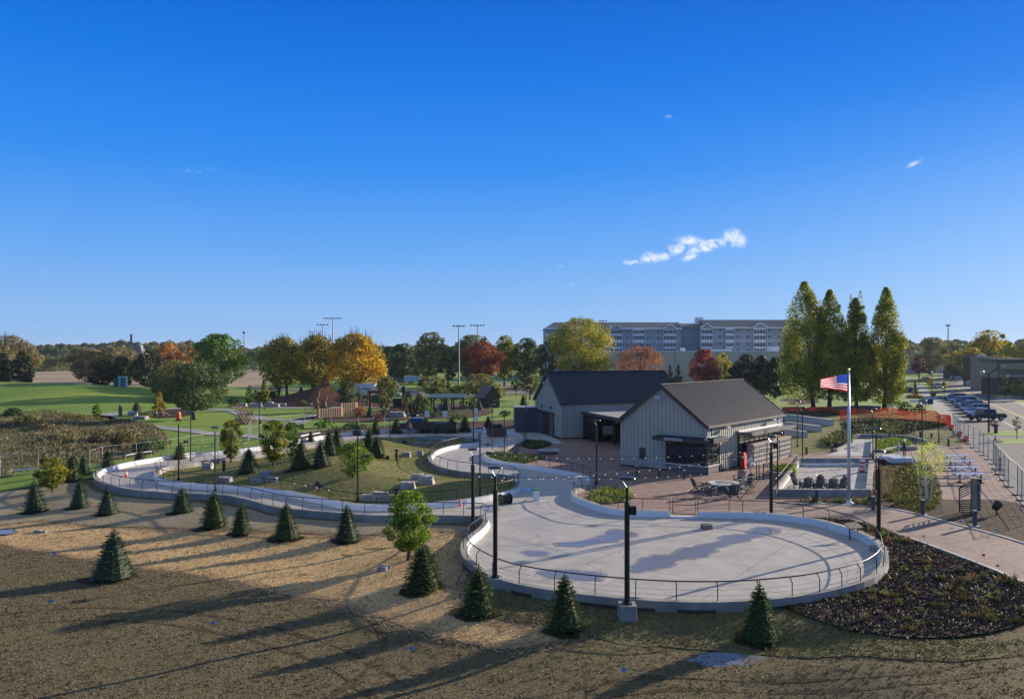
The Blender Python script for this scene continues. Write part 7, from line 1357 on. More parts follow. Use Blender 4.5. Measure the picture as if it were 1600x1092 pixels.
# orange bags at fence feet, barricade stuff
for px, py, lab in ((1486, 671, 'orange sand bag heap at the start of the wire fence'), (1499, 682, 'second orange heap along the foot of the wire fence'), (1509, 690, 'third orange heap along the foot of the wire fence')):
    p = G(px, py); o = thing('sand_bag', (p.x, p.y, 0), 0, lab, 'sandbag'); q = MB(); q.ball((0, 0, .25), .45, 7, .5); q.ball((.3, .2, .5), .35, 7, .6); q.build('bag_heap', m_orange, o, smooth=True); q = MB(); q.ball((-.4, .5, .25), .3, 7, .6); q.build('grey_bag', m_spk, o, smooth=True)
p = G(1553, 692); o = thing('flower_basket', (p.x, p.y, 0), 0, 'hanging basket of purple flowers at the top of the street fence', 'flower basket'); q = MB(); q.lathe([(.2, 2.0), (.45, 2.25), (.45, 2.3)], n=12); q.build('basket', m_trim, o)
me = crown('flowers', .55, 2.2, 2.75, 'mound', leafmat('petals', (.10, .02, .16), (.22, .05, .28), (.05, .1, .03)), 400, .1, 12)[0]; link('flowers', me, o)
p = G(1556, 677); o = thing('hydrant_post', (p.x, p.y, 0), 0, 'short red-brown post on the near verge beside the street lamp', 'post'); q = MB(); q.box((0, 0, .5), (.35, .3, 1.)); q.build('post', mat('rust_brown', (.1, .055, .035)), o); q = MB(); q.box((0, 0, 1.05), (.7, .35, .15)); q.build('cap', mat('rust_brown', (.1, .05, .03)), o)
# ---- string lights ----
m_wire = mat('cable_black', (.01, .01, .01)); m_bulb = mat('warm_bulb', (1, .88, .74), emit=.08, rough=.3)
def strings(a, b, sag, n, lab):
    o = thing('string_lights', (0, 0, 0), 0, lab, 'string lights', 'strings of round bulbs over the plaza'); f = lambda t: a.lerp(b, t)+Vector((0, 0, -4*sag*t*(1-t)))
    q = MB(); q.tube([f(i/30) for i in range(31)], .012, 4); q.build('cable', m_wire, o); bme = MB(); bme.ball((0, 0, -.08), .038, 6); bme = bme.mesh('bulb', m_bulb, smooth=True); sk = MB(); sk.tube([(0, 0, -.05), (0, 0, .02)], .022, 5); sk = sk.mesh('socket', m_wire)
    for i in range(n): p_ = f((i+.5)/n); link('bulb', bme, o, p_); link('socket', sk, o, p_)
Lp = lambda px, base, py: (lambda g: Vector((g.x, g.y, Zat(py, g.y))))(G(px, base))
strings(Lp(750, 777, 707), Lp(1205, 806, 700), .5, 26, 'string of bulbs running level from the island lamp to the plaza lamp, highest one'); strings(Lp(773, 901, 748), Lp(1205, 806, 704), .35, 26, 'string of bulbs rising from the near left rink lamp to the plaza lamp'); strings(Lp(739, 828, 742), Lp(1205, 806, 728), .45, 26, 'string of bulbs sagging from the ribbon-end lamp to the plaza lamp'); strings(Lp(980, 945, 770), Lp(1205, 806, 735), .3, 14, 'short string of bulbs from the footed lamp to the plaza lamp'); strings(Lp(1215, 774, 738), Lp(1369, 771, 722), .25, 12, 'string of bulbs across the near part of the small rink'); strings(Lp(1215, 774, 722), Lp(1364, 718, 718), .3, 10, 'string of bulbs across the far part of the small rink')
# ---- marker flags ----
FL = {}
def mflag(px, py, col, lab):
    if col not in FL:
        c = {'yellow': (.75, .6, .02), 'orange': (.8, .2, .02), 'red': (.7, .03, .02), 'blue': (.02, .22, .8), 'white': (.75, .75, .75)}[col]; q = MB(); q.tube([(0, 0, 0), (0, 0, .3)], .006, 4); w = q.mesh('wire', m_steel); q = MB(); q.raw([(0, 0, .18), (.13, .02, .2), (.13, .0, .29), (0, 0, .3)], [(0, 1, 2, 3)]); FL[col] = (w, q.mesh('pennant', mat('flag_'+col+'_plastic', c, rough=.6)))
    p = GT(px, py); z = h(p.x, p.y); o = thing('marker_flag', (p.x, p.y, max(z, -.9)+.05 if z < -.06 else .03), (px*3) % 6, lab, 'marker flag', 'small survey marker flags'); o.scale = (1.15,)*3; link('wire', FL[col][0], o); link('pennant', FL[col][1], o)
for a in [(1396, 883, 'yellow', 'yellow flag just off the right end of the rink wall'), (1353, 915, 'yellow', 'yellow flag at the rink wall above the left edge of the mulch bed'), (1320, 926, 'orange', 'orange flag at the foot of the rink wall by the mulch bed'), (1255, 939, 'yellow', 'yellow flag against the near right rink wall'), (1388, 776, 'yellow', 'yellow flag at the edge of the small rink bed'), (1388, 838, 'yellow', 'yellow flag on the near edge of the brick path'), (1428, 808, 'yellow', 'yellow flag by the bollard under the birch'), (1396, 759, 'red', 'left red flag in the planting bed'), (1408, 761, 'orange', 'orange flag in the planting bed'), (1414, 754, 'red', 'right red flag in the planting bed'), (1539, 876, 'red', 'red flag on the near kerb of the brick path'), (1561, 893, 'orange', 'orange flag on the near kerb of the brick path'), (1503, 822, 'blue', 'blue flag beside the bollard of the sign pylon'), (1559, 836, 'blue', 'blue flag on the bare dirt at right'), (1597, 804, 'blue', 'blue flag on the bare dirt at the frame edge'), (1443, 812, 'blue', 'blue flag at the footing of the birch bollard'), (87, 872, 'blue', 'blue flag on the dark soil left of the largest spruce'), (330, 985, 'blue', 'blue flag on the dark soil in the foreground'), (640, 1026, 'blue', 'blue flag low on the foreground soil near the straw edge'), (972, 1060, 'blue', 'blue flag left of the lawn puddle'), (78, 950, 'blue', 'faint blue flag far left on the dark soil'), (1457, 768, 'white', 'white flag among the ground cover'), (1445, 846, 'yellow', 'small yellow flag beside the brick path kerb'), (1385, 937, 'yellow', 'yellow flag low in the mulch bed'), (1563, 935, 'yellow', 'yellow flag at the right side of the mulch bed'), (1192, 808, 'yellow', 'yellow flag behind the rink railing by the plaza lamp'), (1276, 793, 'yellow', 'yellow flag on the brick path before the small rink'), (1344, 0, 'x', 'x')]:
    if a[2] != 'x': mflag(*a)
# ---- cars ----
m_tyre = mat('tyre', (.012, .012, .012), rough=.8); m_rim = mat('rim', (.35, .36, .38), rough=.35, metal=.7); m_tail = mat('tail_light', (.5, .01, .01), rough=.3); m_head = mat('head_light', (.75, .78, .8), rough=.15)
def car(px, py, kind, col, label, rz, group=None, loc=None, s=1.):
    """x forward; origin on the ground under the middle"""
    p = loc or G(px, py); o = thing('parked_car' if kind != 'pickup' else 'pickup_truck', (p.x, p.y, .015), rz, label, 'car' if kind != 'pickup' else 'pickup', group); o.scale = (s, s, s)
    mc = mat('paint_%s' % '_'.join('%d' % (c*100) for c in col), col, rough=.25, spec=.6, metal=.2); L, Wd = (5.7, 1.98) if kind == 'pickup' else ((4.85, 1.92) if kind == 'suv' else (4.6, 1.82)); hl, hw = L/2, Wd/2
    if kind == 'pickup': body = [(-hl, .45), (-hl, 1.12), (-hl+1.7, 1.14), (hl-1.55, 1.18), (hl-.25, 1.08), (hl, .9), (hl, .42)]; cab = [(-hl+1.75, 1.12), (-hl+1.85, 1.86), (hl-2.25, 1.88), (hl-1.45, 1.16)]
    elif kind == 'suv': body = [(-hl, .42), (-hl-.02, 1.0), (hl-1.35, 1.06), (hl-.2, .92), (hl, .72), (hl, .38)]; cab = [(-hl+.08, .98), (-hl+.45, 1.66), (hl-2.1, 1.70), (hl-1.2, 1.04)]
    else: body = [(-hl, .40), (-hl, .92), (-hl+.9, .98), (hl-1.3, .96), (hl-.2, .80), (hl, .62), (hl, .34)]; cab = [(-hl+.45, .94), (-hl+1.2, 1.42), (hl-2.0, 1.44), (hl-1.1, .94)]
    def ext(pf, w0, w1=None):
        w1 = w1 or w0; q = MB(); n = len(pf); zm = min(z for _, z in pf); zM = max(z for _, z in pf); wf = lambda z: w0+(w1-w0)*(z-zm)/(zM-zm); q.raw([(x, -wf(z), z) for x, z in pf]+[(x, wf(z), z) for x, z in pf], [tuple(range(n)), tuple(range(2*n-1, n-1, -1))]+[(i, n+i, n+(i+1) % n, (i+1) % n) for i in range(n)]); return q
    bd = ext(body, hw).build('body', mc, o, bevel=.07)
    if kind == 'pickup': q = MB(); q.box((-hl+.9, 0, 1.13), (1.45, Wd-.3, .06)); q.build('cargo_bed', m_inn, o); q = MB(); q.box((hl-.0, 0, .82), (.06, Wd-.7, .3)); q.build('grille', m_black, o)
    else: q = MB(); q.box((hl+.0, 0, .58), (.05, Wd-.75, .22)); q.build('grille', m_black, o)
    gl = ext([(cab[0][0], cab[0][1]), (cab[1][0], cab[1][1]-.03), (cab[2][0], cab[2][1]-.03), (cab[3][0], cab[3][1])], hw-.06, hw-.24).build('windows', m_glass, o)
    rf = ext([(cab[1][0]-.02, cab[1][1]-.07), (cab[1][0]+.05, cab[1][1]), (cab[2][0]-.05, cab[2][1]), (cab[2][0]+.06, cab[2][1]-.07)], hw-.22).build('roof', mc, o, bevel=.02)
    q = MB()
    for y in (-1, 1):
        for t in (0, .38, .7, 1):
            a = Vector(cab[0]).lerp(Vector(cab[3]), t); b = Vector(cab[1]).lerp(Vector(cab[2]), t); q.beam((a.x, y*(hw-.05), a.y), (b.x, y*(hw-.23), b.y-.03), .07, .04, up=(0, 1, 0))
    q.build('pillars', mc, o)
    for x in (hl-.95, -hl+1.0):
        for y in (-1, 1):
            r_ = .40 if kind != 'sedan' else .33; q = MB(); q.tube([(x, y*(hw-.2), r_), (x, y*(hw+.02), r_)], r_, 16); w = q.build('wheel', m_tyre, o); q = MB(); q.tube([(x, y*(hw-.02), r_), (x, y*(hw+.035), r_)], r_*.6, 10); q.build('rim', m_rim, w)
    for y in (-1, 1):
        q = MB(); q.box((hl-.1, y*(hw-.28), .78 if kind != 'pickup' else .88), (.22, .42, .16)); q.build('headlight', m_head, o); q = MB(); q.box((-hl+.02, y*(hw-.12), .85), (.12, .2, .3)); q.build('tail_light', m_tail, o); q = MB(); q.box((hl-1.75 if kind != 'pickup' else hl-1.8, y*(hw+.08), 1.08), (.16, .2, .16)); q.build('wing_mirror', mc, o)
    return o
gC = 'cars parked nose-in along the pavement'
FA = R(178)
car(1541, 657, 'pickup', (.02, .03, .035), 'dark slate pickup, nearest of the parked row', R(186), gC)
for a in [(1528, 650, 'sedan', (.55, .56, .58), 'white sedan right behind the dark pickup'), (1522, 645, 'suv', (.30, .36, .44), 'pale blue car second behind the dark pickup'), (1515, 640, 'suv', (.02, .02, .025), 'black car with a bulky dark nose in the middle of the parked row'), (1511, 636, 'sedan', (.40, .42, .45), 'silver car behind the black one in the parked row'), (1505, 632.5, 'suv', (.015, .018, .025), 'dark navy car with square grille in the parked row'), (1499, 629, 'sedan', (.22, .27, .34), 'steel blue car near the far end of the parked row'), (1512, 628.5, 'sedan', (.50, .50, .50), 'light grey car peeking out behind the far end of the row'), (1492, 626, 'suv', (.02, .025, .03), 'dark car at the far end of the parked row')]: car(*a, R(186), gC)
gS = 'cars along the street'
for a in [(1464, 607, 'suv', (.50, .52, .56), 'silver car facing the viewer at the left kerb of the street', R(-100)), (1516, 603, 'suv', (.48, .50, .53), 'silver car seen from behind on the right half of the street', R(75)), (1497, 595.5, 'suv', (.6, .6, .6), 'white car parked by the yellow street tree', R(75)), (1489, 595, 'suv', (.03, .04, .04), 'dark car left of the white one by the yellow street tree', R(75)), (1446, 596.5, 'pickup', (.02, .022, .022), 'dark pickup parked by the purple tree', R(-100)), (1472, 582.5, 'sedan', (.5, .52, .55), 'tiny silver car at the far end of the street', R(70)), (1480, 586, 'sedan', (.45, .45, .47), 'pale car partly under the street trees far down the road', R(70)), (1449, 582, 'sedan', (.6, .6, .62), 'white car far down the street at the left kerb', R(70))]: car(a[0], a[1], a[2], a[3], a[4], a[5], gS)
gP = 'cars on the park road'
for a in [(612, 620, 'suv', (.6, .6, .6), 'white car on the park road by the red and white column', R(0)), (648, 619, 'sedan', (.5, .55, .62), 'pale blue car on the park road beside the orange shrub', R(0)), (728, 592, 'pickup', (.5, .5, .5), 'white vehicle under the dark trees by the first floodlight mast', R(0)), (770, 590, 'suv', (.6, .6, .62), 'white car far off behind the second floodlight mast', R(10)), (802, 592, 'suv', (.25, .32, .45), 'blue car far off left of the far building', R(0)), (832, 592, 'sedan', (.45, .48, .5), 'grey car far off beside the far building roof', R(0))]: car(a[0], a[1], a[2], a[3], a[4], a[5], gP)
pk = car(650, 674, 'pickup', (.05, .07, .11), 'dark blue pickup with a pale roof stopped on the gravel lot', R(178)); 
p = G(678, 676); tr = thing('flatbed_trailer', (p.x, p.y, 0), 0, 'dark low trailer hitched behind the pickup on the gravel lot', 'trailer'); q = MB(); q.box((0, 0, .75), (6, 2.1, .18)); q.build('deck', m_trim, tr); q = MB(); [q.box((0, y, 1.15), (6, .06, .6)) for y in (-1.02, 1.02)]; q.build('side_boards', mat('dark_timber', (.05, .035, .028)), tr)
for x in (-.9, .3):
    for y in (-1, 1): q = MB(); q.tube([(x, y*.95, .38), (x, y*1.15, .38)], .38, 14); q.build('wheel', m_tyre, tr)
p = G(690, 676); o = thing('waste_skip', (p.x, p.y, 0), 0, 'green waste skip beside the trailer on the gravel lot', 'skip'); q = MB(); q.raw([(-.75, -.6, .1), (.75, -.6, .1), (.75, .6, .1), (-.75, .6, .1), (-1, -.7, 1.3), (1, -.7, 1.3), (1, .7, 1.3), (-1, .7, 1.3)], [(3, 2, 1, 0), (4, 5, 6, 7), (0, 1, 5, 4), (1, 2, 6, 5), (2, 3, 7, 6), (3, 0, 4, 7)]); q.build('bin', mat('skip_green', (.03, .10, .07)), o); q = MB(); q.box((0, 0, 1.34), (2.1, 1.5, .08)); q.build('lid', m_black, o)
# people
person(640, 679, 'person in a tan jacket and dark trousers standing at the back of the pickup', m_hiv, m_navy, 1.8, R(160), armL=(.25, .25, 1.1)); person(635.5, 678, 'person in dark clothes bending beside the pickup door', m_navy, m_jean, 1.7, R(120), lean=.35)
person(729, 638, 'person in a dark coat beside the right end of the long pavilion', m_navy, m_navy, 1.7, R(200)); person(719, 637, 'person in a pale red top under the long pavilion', mat('pale_red_cloth', (.4, .14, .1)), m_jean, 1.6, R(150)); person(725, 639, 'shorter person in yellow beside the long pavilion', mat('yellow_cloth', (.4, .3, .05)), m_navy, 1.25, R(180))
# ---- pavilions and playground ----
def pavilion(x0, x1, py, ptop, lab, n=3, dep=6.):
    g = G((x0+x1)/2, py); k = g.y/F; w = (x1-x0)*k; hh = (py-ptop)*k; o = thing('picnic_pavilion', (g.x, g.y, 0), 0, lab, 'pavilion'); q = MB(); q.raw([(-w/2, -dep/2, hh-.5), (w/2, -dep/2, hh-.5), (w/2, dep/2, hh-.1), (-w/2, dep/2, hh-.1), (-w/2, -dep/2, hh-.32), (w/2, -dep/2, hh-.32), (w/2, dep/2, hh+.08), (-w/2, dep/2, hh+.08)], [(3, 2, 1, 0), (4, 5, 6, 7), (0, 1, 5, 4), (1, 2, 6, 5), (2, 3, 7, 6), (3, 0, 4, 7)]); q.build('roof', mat('green_metal_roof', (.045, .085, .06), rough=.5), o)
    for i in range(n+1):
        for y in (-dep/2+.5, dep/2-.5):
            x = -w/2+.6+(w-1.2)*i/n; q = MB(); q.beam((x, y, 0), (x, y, hh-.4), .24, .24); q.beam((x, y, hh-1.3), (x+.9, y, hh-.45), .14, .14); q.build('post', mat('dark_timber', (.05, .035, .028)), o)
    return o
pavilion(671, 728, 640, 617, 'long green-roofed picnic pavilion on timber posts', 3); pavilion(560, 582, 634, 614, 'short green-roofed pavilion in front of the white trailer', 2)
m_log = mat('peeled_log', (.34, .19, .11), (.46, .28, .17), scale=4, rough=.7)
g = G(383, 662); cf = thing('log_climber', (g.x, g.y, 0), .3, 'climbing frame of crossed orange-brown logs', 'climbing frame')
for i in range(5):
    for s_ in (-1, 1): q = MB(); q.tube([(s_*1.5-1.2+i*.6, -.8+.4*i, 0), (-s_*1.2-1.2+i*.6, -.6+.4*i, 3.7)], .11, 7); q.build('log', m_log, cf)
q = MB(); q.tube([(-1.4, 0, 1.95), (1.5, .4, 1.95)], .12, 7); q.build('cross_beam', mat('dark_timber', (.05, .035, .028)), cf); cf.scale = (.75,)*3
for px, py, hh, lab in ((495, 638, 3., 'tall reddish carved wooden totem with a curved top'), (507, 638, 2.2, 'shorter carved wooden totem with a pale side'), (501, 638, 1.3, 'low carved wooden stump between the totems'), (604, 637, 1.8, 'leaning pale carved wooden figure left of the red shrubs')):
    p = G(px, py); o = thing('carved_totem', (p.x, p.y, 0), 0, lab, 'wooden sculpture'); q = MB(); q.tube([(0, 0, 0), (.1, 0, hh*.35), (-.1, 0, hh*.6), (.25, 0, hh*.85), (.4, 0, hh)], [.4, .35, .25, .28, .16], 9); q.build('carved_trunk', mat('carved_wood', (.16, .07, .04), (.26, .13, .08), scale=3), o, smooth=True); q = MB(); q.ball((.35, -.05, hh), .26, 7); q.build('carved_head', mat('carved_wood', (.16, .07, .04)), o, smooth=True)
g = G(535, 652); wf = thing('wooden_fence', (g.x, g.y, 0), .85, 'light brown wooden fence panels stepping up beside the playground', 'fence')
for x, y, w, z in ((-1.7, 0, 3.6, 0), (2.0, 1.2, 2.6, .55)):
    q = MB(); q.box((x, y, z+.95), (w, .08, 1.5)); q.build('panel', mat('fence_wood', (.60, .36, .18), (.68, .43, .24), scale=4), wf); q = MB(); [q.box((x-w/2+.4+.35*i, y-.06, z+.95), (.05, .06, 1.5)) for i in range(int(w/.35)-1)]; q.build('battens', mat('fence_wood_dark', (.26, .15, .08)), wf)
q = MB(); q.box((-3.6, 0, 1.1), (.2, .25, 2.4)); q.build('post', mat('carved_wood', (.16, .07, .04)), wf); wf.scale = (1.35, 1.35, 1)
g = G(587, 637); pf = thing('play_arch', (g.x, g.y, 0), 0, 'red-brown play gateway with a green board', 'play equipment')
for x in (-1.1, 1.1): q = MB(); q.box((x, 0, 1.6), (.5, .5, 3.2)); q.build('post', mat('red_brown_wood', (.15, .04, .03)), pf)
q = MB(); q.box((0, 0, 3.1), (3.2, .6, .6)); q.build('beam', mat('red_brown_wood', (.15, .04, .03)), pf); q = MB(); q.box((0, .2, 1.7), (1.5, .1, 1.4)); q.build('board', mat('board_green', (.03, .12, .05)), pf)
g = G(612, 661); bn = thing('black_banner', (g.x+.5, g.y, 0), 0, 'black banner with red ribbons on the lamp before the park fence', 'banner'); q = MB(); q.box((.4, -.3, 3.1), (1.3, .06, 1.5)); q.build('banner_cloth', m_black, bn); q = MB(); q.beam((-1.1, -.3, 4.0), (-.4, -.3, 4.15), .3, .05); q.beam((1.0, -.3, 3.9), (1.8, -.3, 4.3), .32, .05); q.build('ribbon', m_red, bn); q = MB(); q.tube([(-.4, -.25, 0), (-.4, -.25, 4.2)], .03, 5); q.build('pole', m_black, bn)
for px, py, lab in ((667, 650, 'left one of the white notice signs hung on the park fence'), (695, 650, 'middle one of the white notice signs hung on the park fence'), (743, 645, 'right one of the white notice signs hung on the park fence')):
    p = G(px, py+14); o = thing('fence_notice', (p.x, p.y, 0), 0, lab, 'sign'); q = MB(); q.box((0, 0, 1.7), (.7, .05, .9)); q.build('plate', m_wht, o); q = MB(); q.tube([(0, .04, 0), (0, .04, 2)], .03, 5); q.build('post', m_steel, o)
# mural wall, white stand, trailer, column, bin
g = G(518, 624); mu = thing('mural_wall', (g.x, g.y+2, 0), -.1, 'wall panel painted yellow, green and pale blue behind the brown mound', 'mural'); q = MB(); q.box((0, 0, 1.6), (2.6, .15, 2.6)); q.build('panel', mat('mural_yellow', (.75, .45, .03), (.55, .50, .08), scale=.9), mu); q = MB(); q.box((1.2, -.1, 1.4), (1.3, .06, 2.2)); q.build('painted_side', mat('mural_blue', (.30, .45, .35), (.55, .6, .5), scale=1.2), mu); q = MB(); q.box((-2.4, .5, 1.6), (2.6, .15, 2.6)); q.build('green_panel', mat('mural_green', (.10, .14, .04)), mu)
g = G(570, 621); wt = thing('food_trailer', (g.x, g.y, 0), -.1, 'white trailer with red lettering band behind the short pavilion', 'trailer'); q = MB(); q.box((0, 0, 2.0), (5.4, 2.4, 2.9)); q.build('body', m_wht, wt, bevel=.08); q = MB(); q.box((.8, -1.23, 2.2), (2., .04, .5)); q.build('red_band', mat('pale_red', (.55, .2, .2)), wt)
for x in (-1, .2): q = MB(); q.tube([(x, -1.25, .4), (x, -1., .4)], .4, 12); q.build('wheel', m_tyre, wt)
simple_house('park_stand', 568, 604, 617, 597, 594, 255, 8, 'low brown-grey park stand hidden under the golden tree', mat('brown_grey_wall', (.10, .085, .085)), mat('dark_shingle', (.07, .085, .1)), wins=0, cat='building', flat=True)
g = G(643, 599); wt = thing('box_trailer', (g.x, g.y, 0), 0, 'pale blue-white box trailer on the sports lawn by the park house', 'trailer'); q = MB(); q.box((0, 0, 1.55), (5.2, 2.2, 2.1)); q.build('body', mat('pale_trailer', (.55, .58, .64)), wt, bevel=.06); q = MB(); q.tube([(-.5, -1.12, .4), (-.5, -1., .4)], .4, 12); q.tube([(.5, -1.12, .4), (.5, -1., .4)], .4, 12); q.build('wheel', m_tyre, wt)
g = G(621, 615); o = thing('striped_column', (g.x, g.y, 0), 0, 'red and white inflatable advertising column by the park road', 'column'); q = MB(); 
for i in range(3): q.cur = i % 2; q.lathe([(.5, i*.75), (.48, (i+1)*.75)], n=12)
q.build('tube', [mat('pale_red2', (.6, .10, .06)), m_wht], o); q = MB(); q.lathe([(.5, 2.25), (.3, 2.45)], n=12); q.build('cap', m_wht, o)
g = G(631, 616); o = thing('portable_toilet', (g.x, g.y, 0), 0, 'dark blue portable cabin beside the inflatable column', 'cabin'); q = MB(); q.box((0, 0, 1.05), (1.1, 1.1, 2.1)); q.build('cabin_body', mat('cabin_blue', (.05, .08, .15)), o, bevel=.05); q = MB(); q.box((0, -.57, 1.), (.7, .04, 1.7)); q.build('door', m_navy, o)
# mint portal on the rise
pz = P3(192.5, 605, 186); o = thing('mint_portal', (pz.x, pz.y, h(pz.x, pz.y)), 0, 'pale mint green framed doorway kiosk on top of the grass rise', 'kiosk'); m_mint = mat('mint_paint', (.35, .55, .45))
for x in (-.8, .8): q = MB(); q.box((x, 0, 1.1), (.35, .6, 2.2)); q.build('post', m_mint, o)
q = MB(); q.box((0, 0, 2.35), (2.1, .7, .35)); q.build('lintel', m_mint, o); q = MB(); q.box((-1.6, .6, 1.05), (1.3, 1.2, 2.1)); q.build('green_cabin', mat('deep_green_paint', (.03, .10, .08)), o); q = MB(); q.box((.1, .3, 1.0), (1.2, .06, 2.)); q.build('door', mat('mint_door', (.12, .25, .22)), o)
p = G(188, 649); o = thing('carved_totem', (p.x, p.y, 0), 0, 'dark wooden post sculpture by the bend of the park path', 'wooden sculpture'); q = MB(); q.tube([(0, 0, 0), (0, 0, 1.4), (0, 0, 1.9)], [.32, .28, .2], 8); q.build('carved_trunk', mat('carved_wood', (.16, .07, .04)), o); q = MB(); q.box((0, 0, 1.0), (.75, .2, .2)); q.build('carved_band', mat('dark_timber', (.05, .035, .028)), o)
# twisted root sculpture
g = G(253, 650); o = thing('root_sculpture', (g.x, g.y, 0), 0, 'pinkish spreading tree stump with a fallen log by the golden tree', 'stump'); q = MB()
for i in range(7): a = i*.9; q.tube([(0, 0, .7), (.7*math.cos(a), .7*math.sin(a), .35), (1.5*math.cos(a), 1.5*math.sin(a), .02)], [.22, .15, .05], 6)
q.build('roots', mat('pink_bark', (.30, .18, .13)), o); q = MB(); q.tube([(-3.8, 0, .35), (-1, .3, .5)], [.3, .24], 8); q.build('fallen_log', m_log, o)
# floodlight masts
def mast(px, D, ptop, lab, n=4, w=3.2, bank=1):
    g = Vector(((px-800)*D/F, D, 0)); hh = Zat(ptop, D); o = thing('floodlight_mast', (g.x, g.y, 0), 0, lab, 'floodlight', 'tall sports floodlight masts'); q = MB(); q.tube([(0, 0, 0), (0, 0, hh)], [.30, .16], 8); q.build('pole', m_steel, o)
    for b_ in range(bank): q = MB(); q.beam((-w/2, 0, hh-.2-b_*1.3), (w/2, 0, hh-.2-b_*1.3), .15, .15); q.build('cross_arm', m_steel, o)
    for i in range(n): x = -w/2+w*i/(n-1); q = MB(); q.lathe([(.12, .35), (.5, 0), (.45, -.08)][::-1], (x, -.2, hh-.15), 8); q.build('floodlight', m_disc, o)
mast(717, 262, 509, 'floodlight mast standing in front of the red tree, left one'); mast(746, 285, 508, 'floodlight mast rising out of the round red tree', 5, 4.4); mast(504, 330, 507, 'shorter floodlight mast above the golden trees', 4, 4.2); mast(520, 300, 497, 'taller floodlight mast above the golden trees', 6, 6.); mast(942, 330, 501, 'floodlight mast behind the yellow-green maple', 3, 2.6)
def tower(px, D, ptop, lab, w=1.2, nm='lattice_tower', hd=2.):
    g = Vector(((px-800)*D/F, D, 0)); hh = Zat(ptop, D); o = thing(nm, (g.x, g.y, 0), 0, lab, 'tower'); q = MB(); q.tube([(0, 0, 0), (0, 0, hh)], [w, w*.55], 6); q.build('shaft', mat('tower_grey', (.42, .46, .50)), o); q = MB(); q.lathe([(hd, hh-2.2), (hd*1.1, hh-1), (hd, hh)], n=10); q.build('top_ring', mat('tower_blue', (.20, .28, .42)), o)
tower(381.5, 800, 518, 'slender mast with a small head above the woods at left', .7, hd=1.6); tower(1481.5, 1000, 507, 'pale tower with a blue top above the woods at right', 1.1, hd=2.6)
# windmill
D = 640; g = Vector(((209-800)*D/F, D, 0)); k = D/F; o = thing('windmill', (g.x, g.y, 0), 0, 'dutch windmill above the woods at left with its sails crossed', 'windmill'); hub = Zat(541, D)
q = MB(); q.lathe([(7.5, 0), (4.2, hub-1.5)], (3, 3, 0), 8); q.build('tower_body', mat('mill_body', (.12, .11, .10)), o); q = MB(); q.lathe([(3.6, hub-1.6), (3.0, hub+.6), (.6, hub+2.6)], (3, 3, 0), 8); q.build('cap', mat('mill_cap', (.12, .13, .15)), o); q = MB(); q.box((3, 3, hub-6), (14, 14, .5)); q.build('gallery', m_wht, o)
for a in (90, 270, 135+20): 
    L_ = 9.6; q = MB(); dx, dz = math.cos(R(a)), math.sin(R(a)); q.beam((0, -3, hub), (dx*L_, -3, hub+dz*L_), .5, .3, up=(0, 1, 0)); q.beam((dx*2-dz*.8, -3, hub+dz*2+dx*.8), (dx*L_-dz*.8, -3, hub+dz*L_+dx*.8), 1.3, .08, up=(0, 1, 0)); q.build('sail', mat('sail_wood', (.08, .09, .13)), o)
q = MB(); q.beam((6.4, -2, hub+1.), (8.6, -2, hub-7), .5, .5, up=(0, 1, 0)); q.beam((5, -2, hub+1.2), (8, -2, hub+1.8), .4, .4); q.build('tail_pole', m_wht, o)
# ---- street furniture ----
def streetlamp(px, py, ptop, lab, arm=None):
    p = G(px, py); hh = (py-ptop)*p.y/F; o = thing('street_lamp', (p.x, p.y, 0), 0, lab, 'street lamp'); q = MB(); q.tube([(0, 0, 0), (0, 0, hh)], [.13, .08], 8); q.build('pole', m_black, o)
    q = MB(); q.lathe([(.16, -.1), (.3, .1), (.22, .4), (.05, .5)], (0 if not arm else -.9, 0, hh-.1), 10); q.build('lantern', m_wht if not arm else m_spk, o, smooth=True)
    if arm: q = MB(); q.beam((0, 0, hh-.1), (arm, 0, hh+arm*.55), .09, .09); q.beam((0, 0, hh-.1), (-.8, 0, hh-.1), .07, .07); q.build('arm', m_black, o); q = MB(); q.box((arm+.25, 0, hh+arm*.58), (.7, .25, .14)); q.build('lamp_head', m_spk, o)
    return o
streetlamp(1545, 676, 583, 'tall dark street lamp with a raised arm on the near verge', 1.7); streetlamp(1575, 618, 588, 'street lamp with white globe in front of the long shop'); streetlamp(1542, 606, 581, 'street lamp with white globe before the tan shop'); streetlamp(1456, 611, 582, 'dark pole lamp beside the silver car on the left pavement')
p = G(1561, 618); o = thing('stop_sign', (p.x, p.y, 0), 0, 'red octagonal stop sign on the corner verge', 'road sign'); q = MB(); q.tube([(0, 0, 0), (0, 0, 2.5)], .04, 5); q.build('post', m_steel, o); q = MB(); q.poly([(.48*math.cos(R(22.5+45*i)), -.06, 2.75+.48*math.sin(R(22.5+45*i))) for i in range(8)]); q.poly([(.48*math.cos(R(22.5-45*i)), -.03, 2.75+.48*math.sin(R(22.5-45*i))) for i in range(8)]); pl = q.build('sign_plate', m_red, o); text('stop_lettering', 'STOP', .34, pl, (0, -.075, 2.75), (R(90), 0, 0), m_wht, .004)
p = G(1458, 620); o = thing('planter_pot', (p.x, p.y, 0), 0, 'brown round planter pot on the pavement by the parked cars', 'planter'); q = MB(); q.lathe([(.45, 0), (.7, .9), (.78, 1.0), (.7, 1.0)], n=14); q.build('pot', mat('pot_brown', (.14, .09, .075)), o); q = MB(); q.lathe([(.65, 1.0), (.01, 1.12)], n=12); q.build('soil', m_mulch, o)
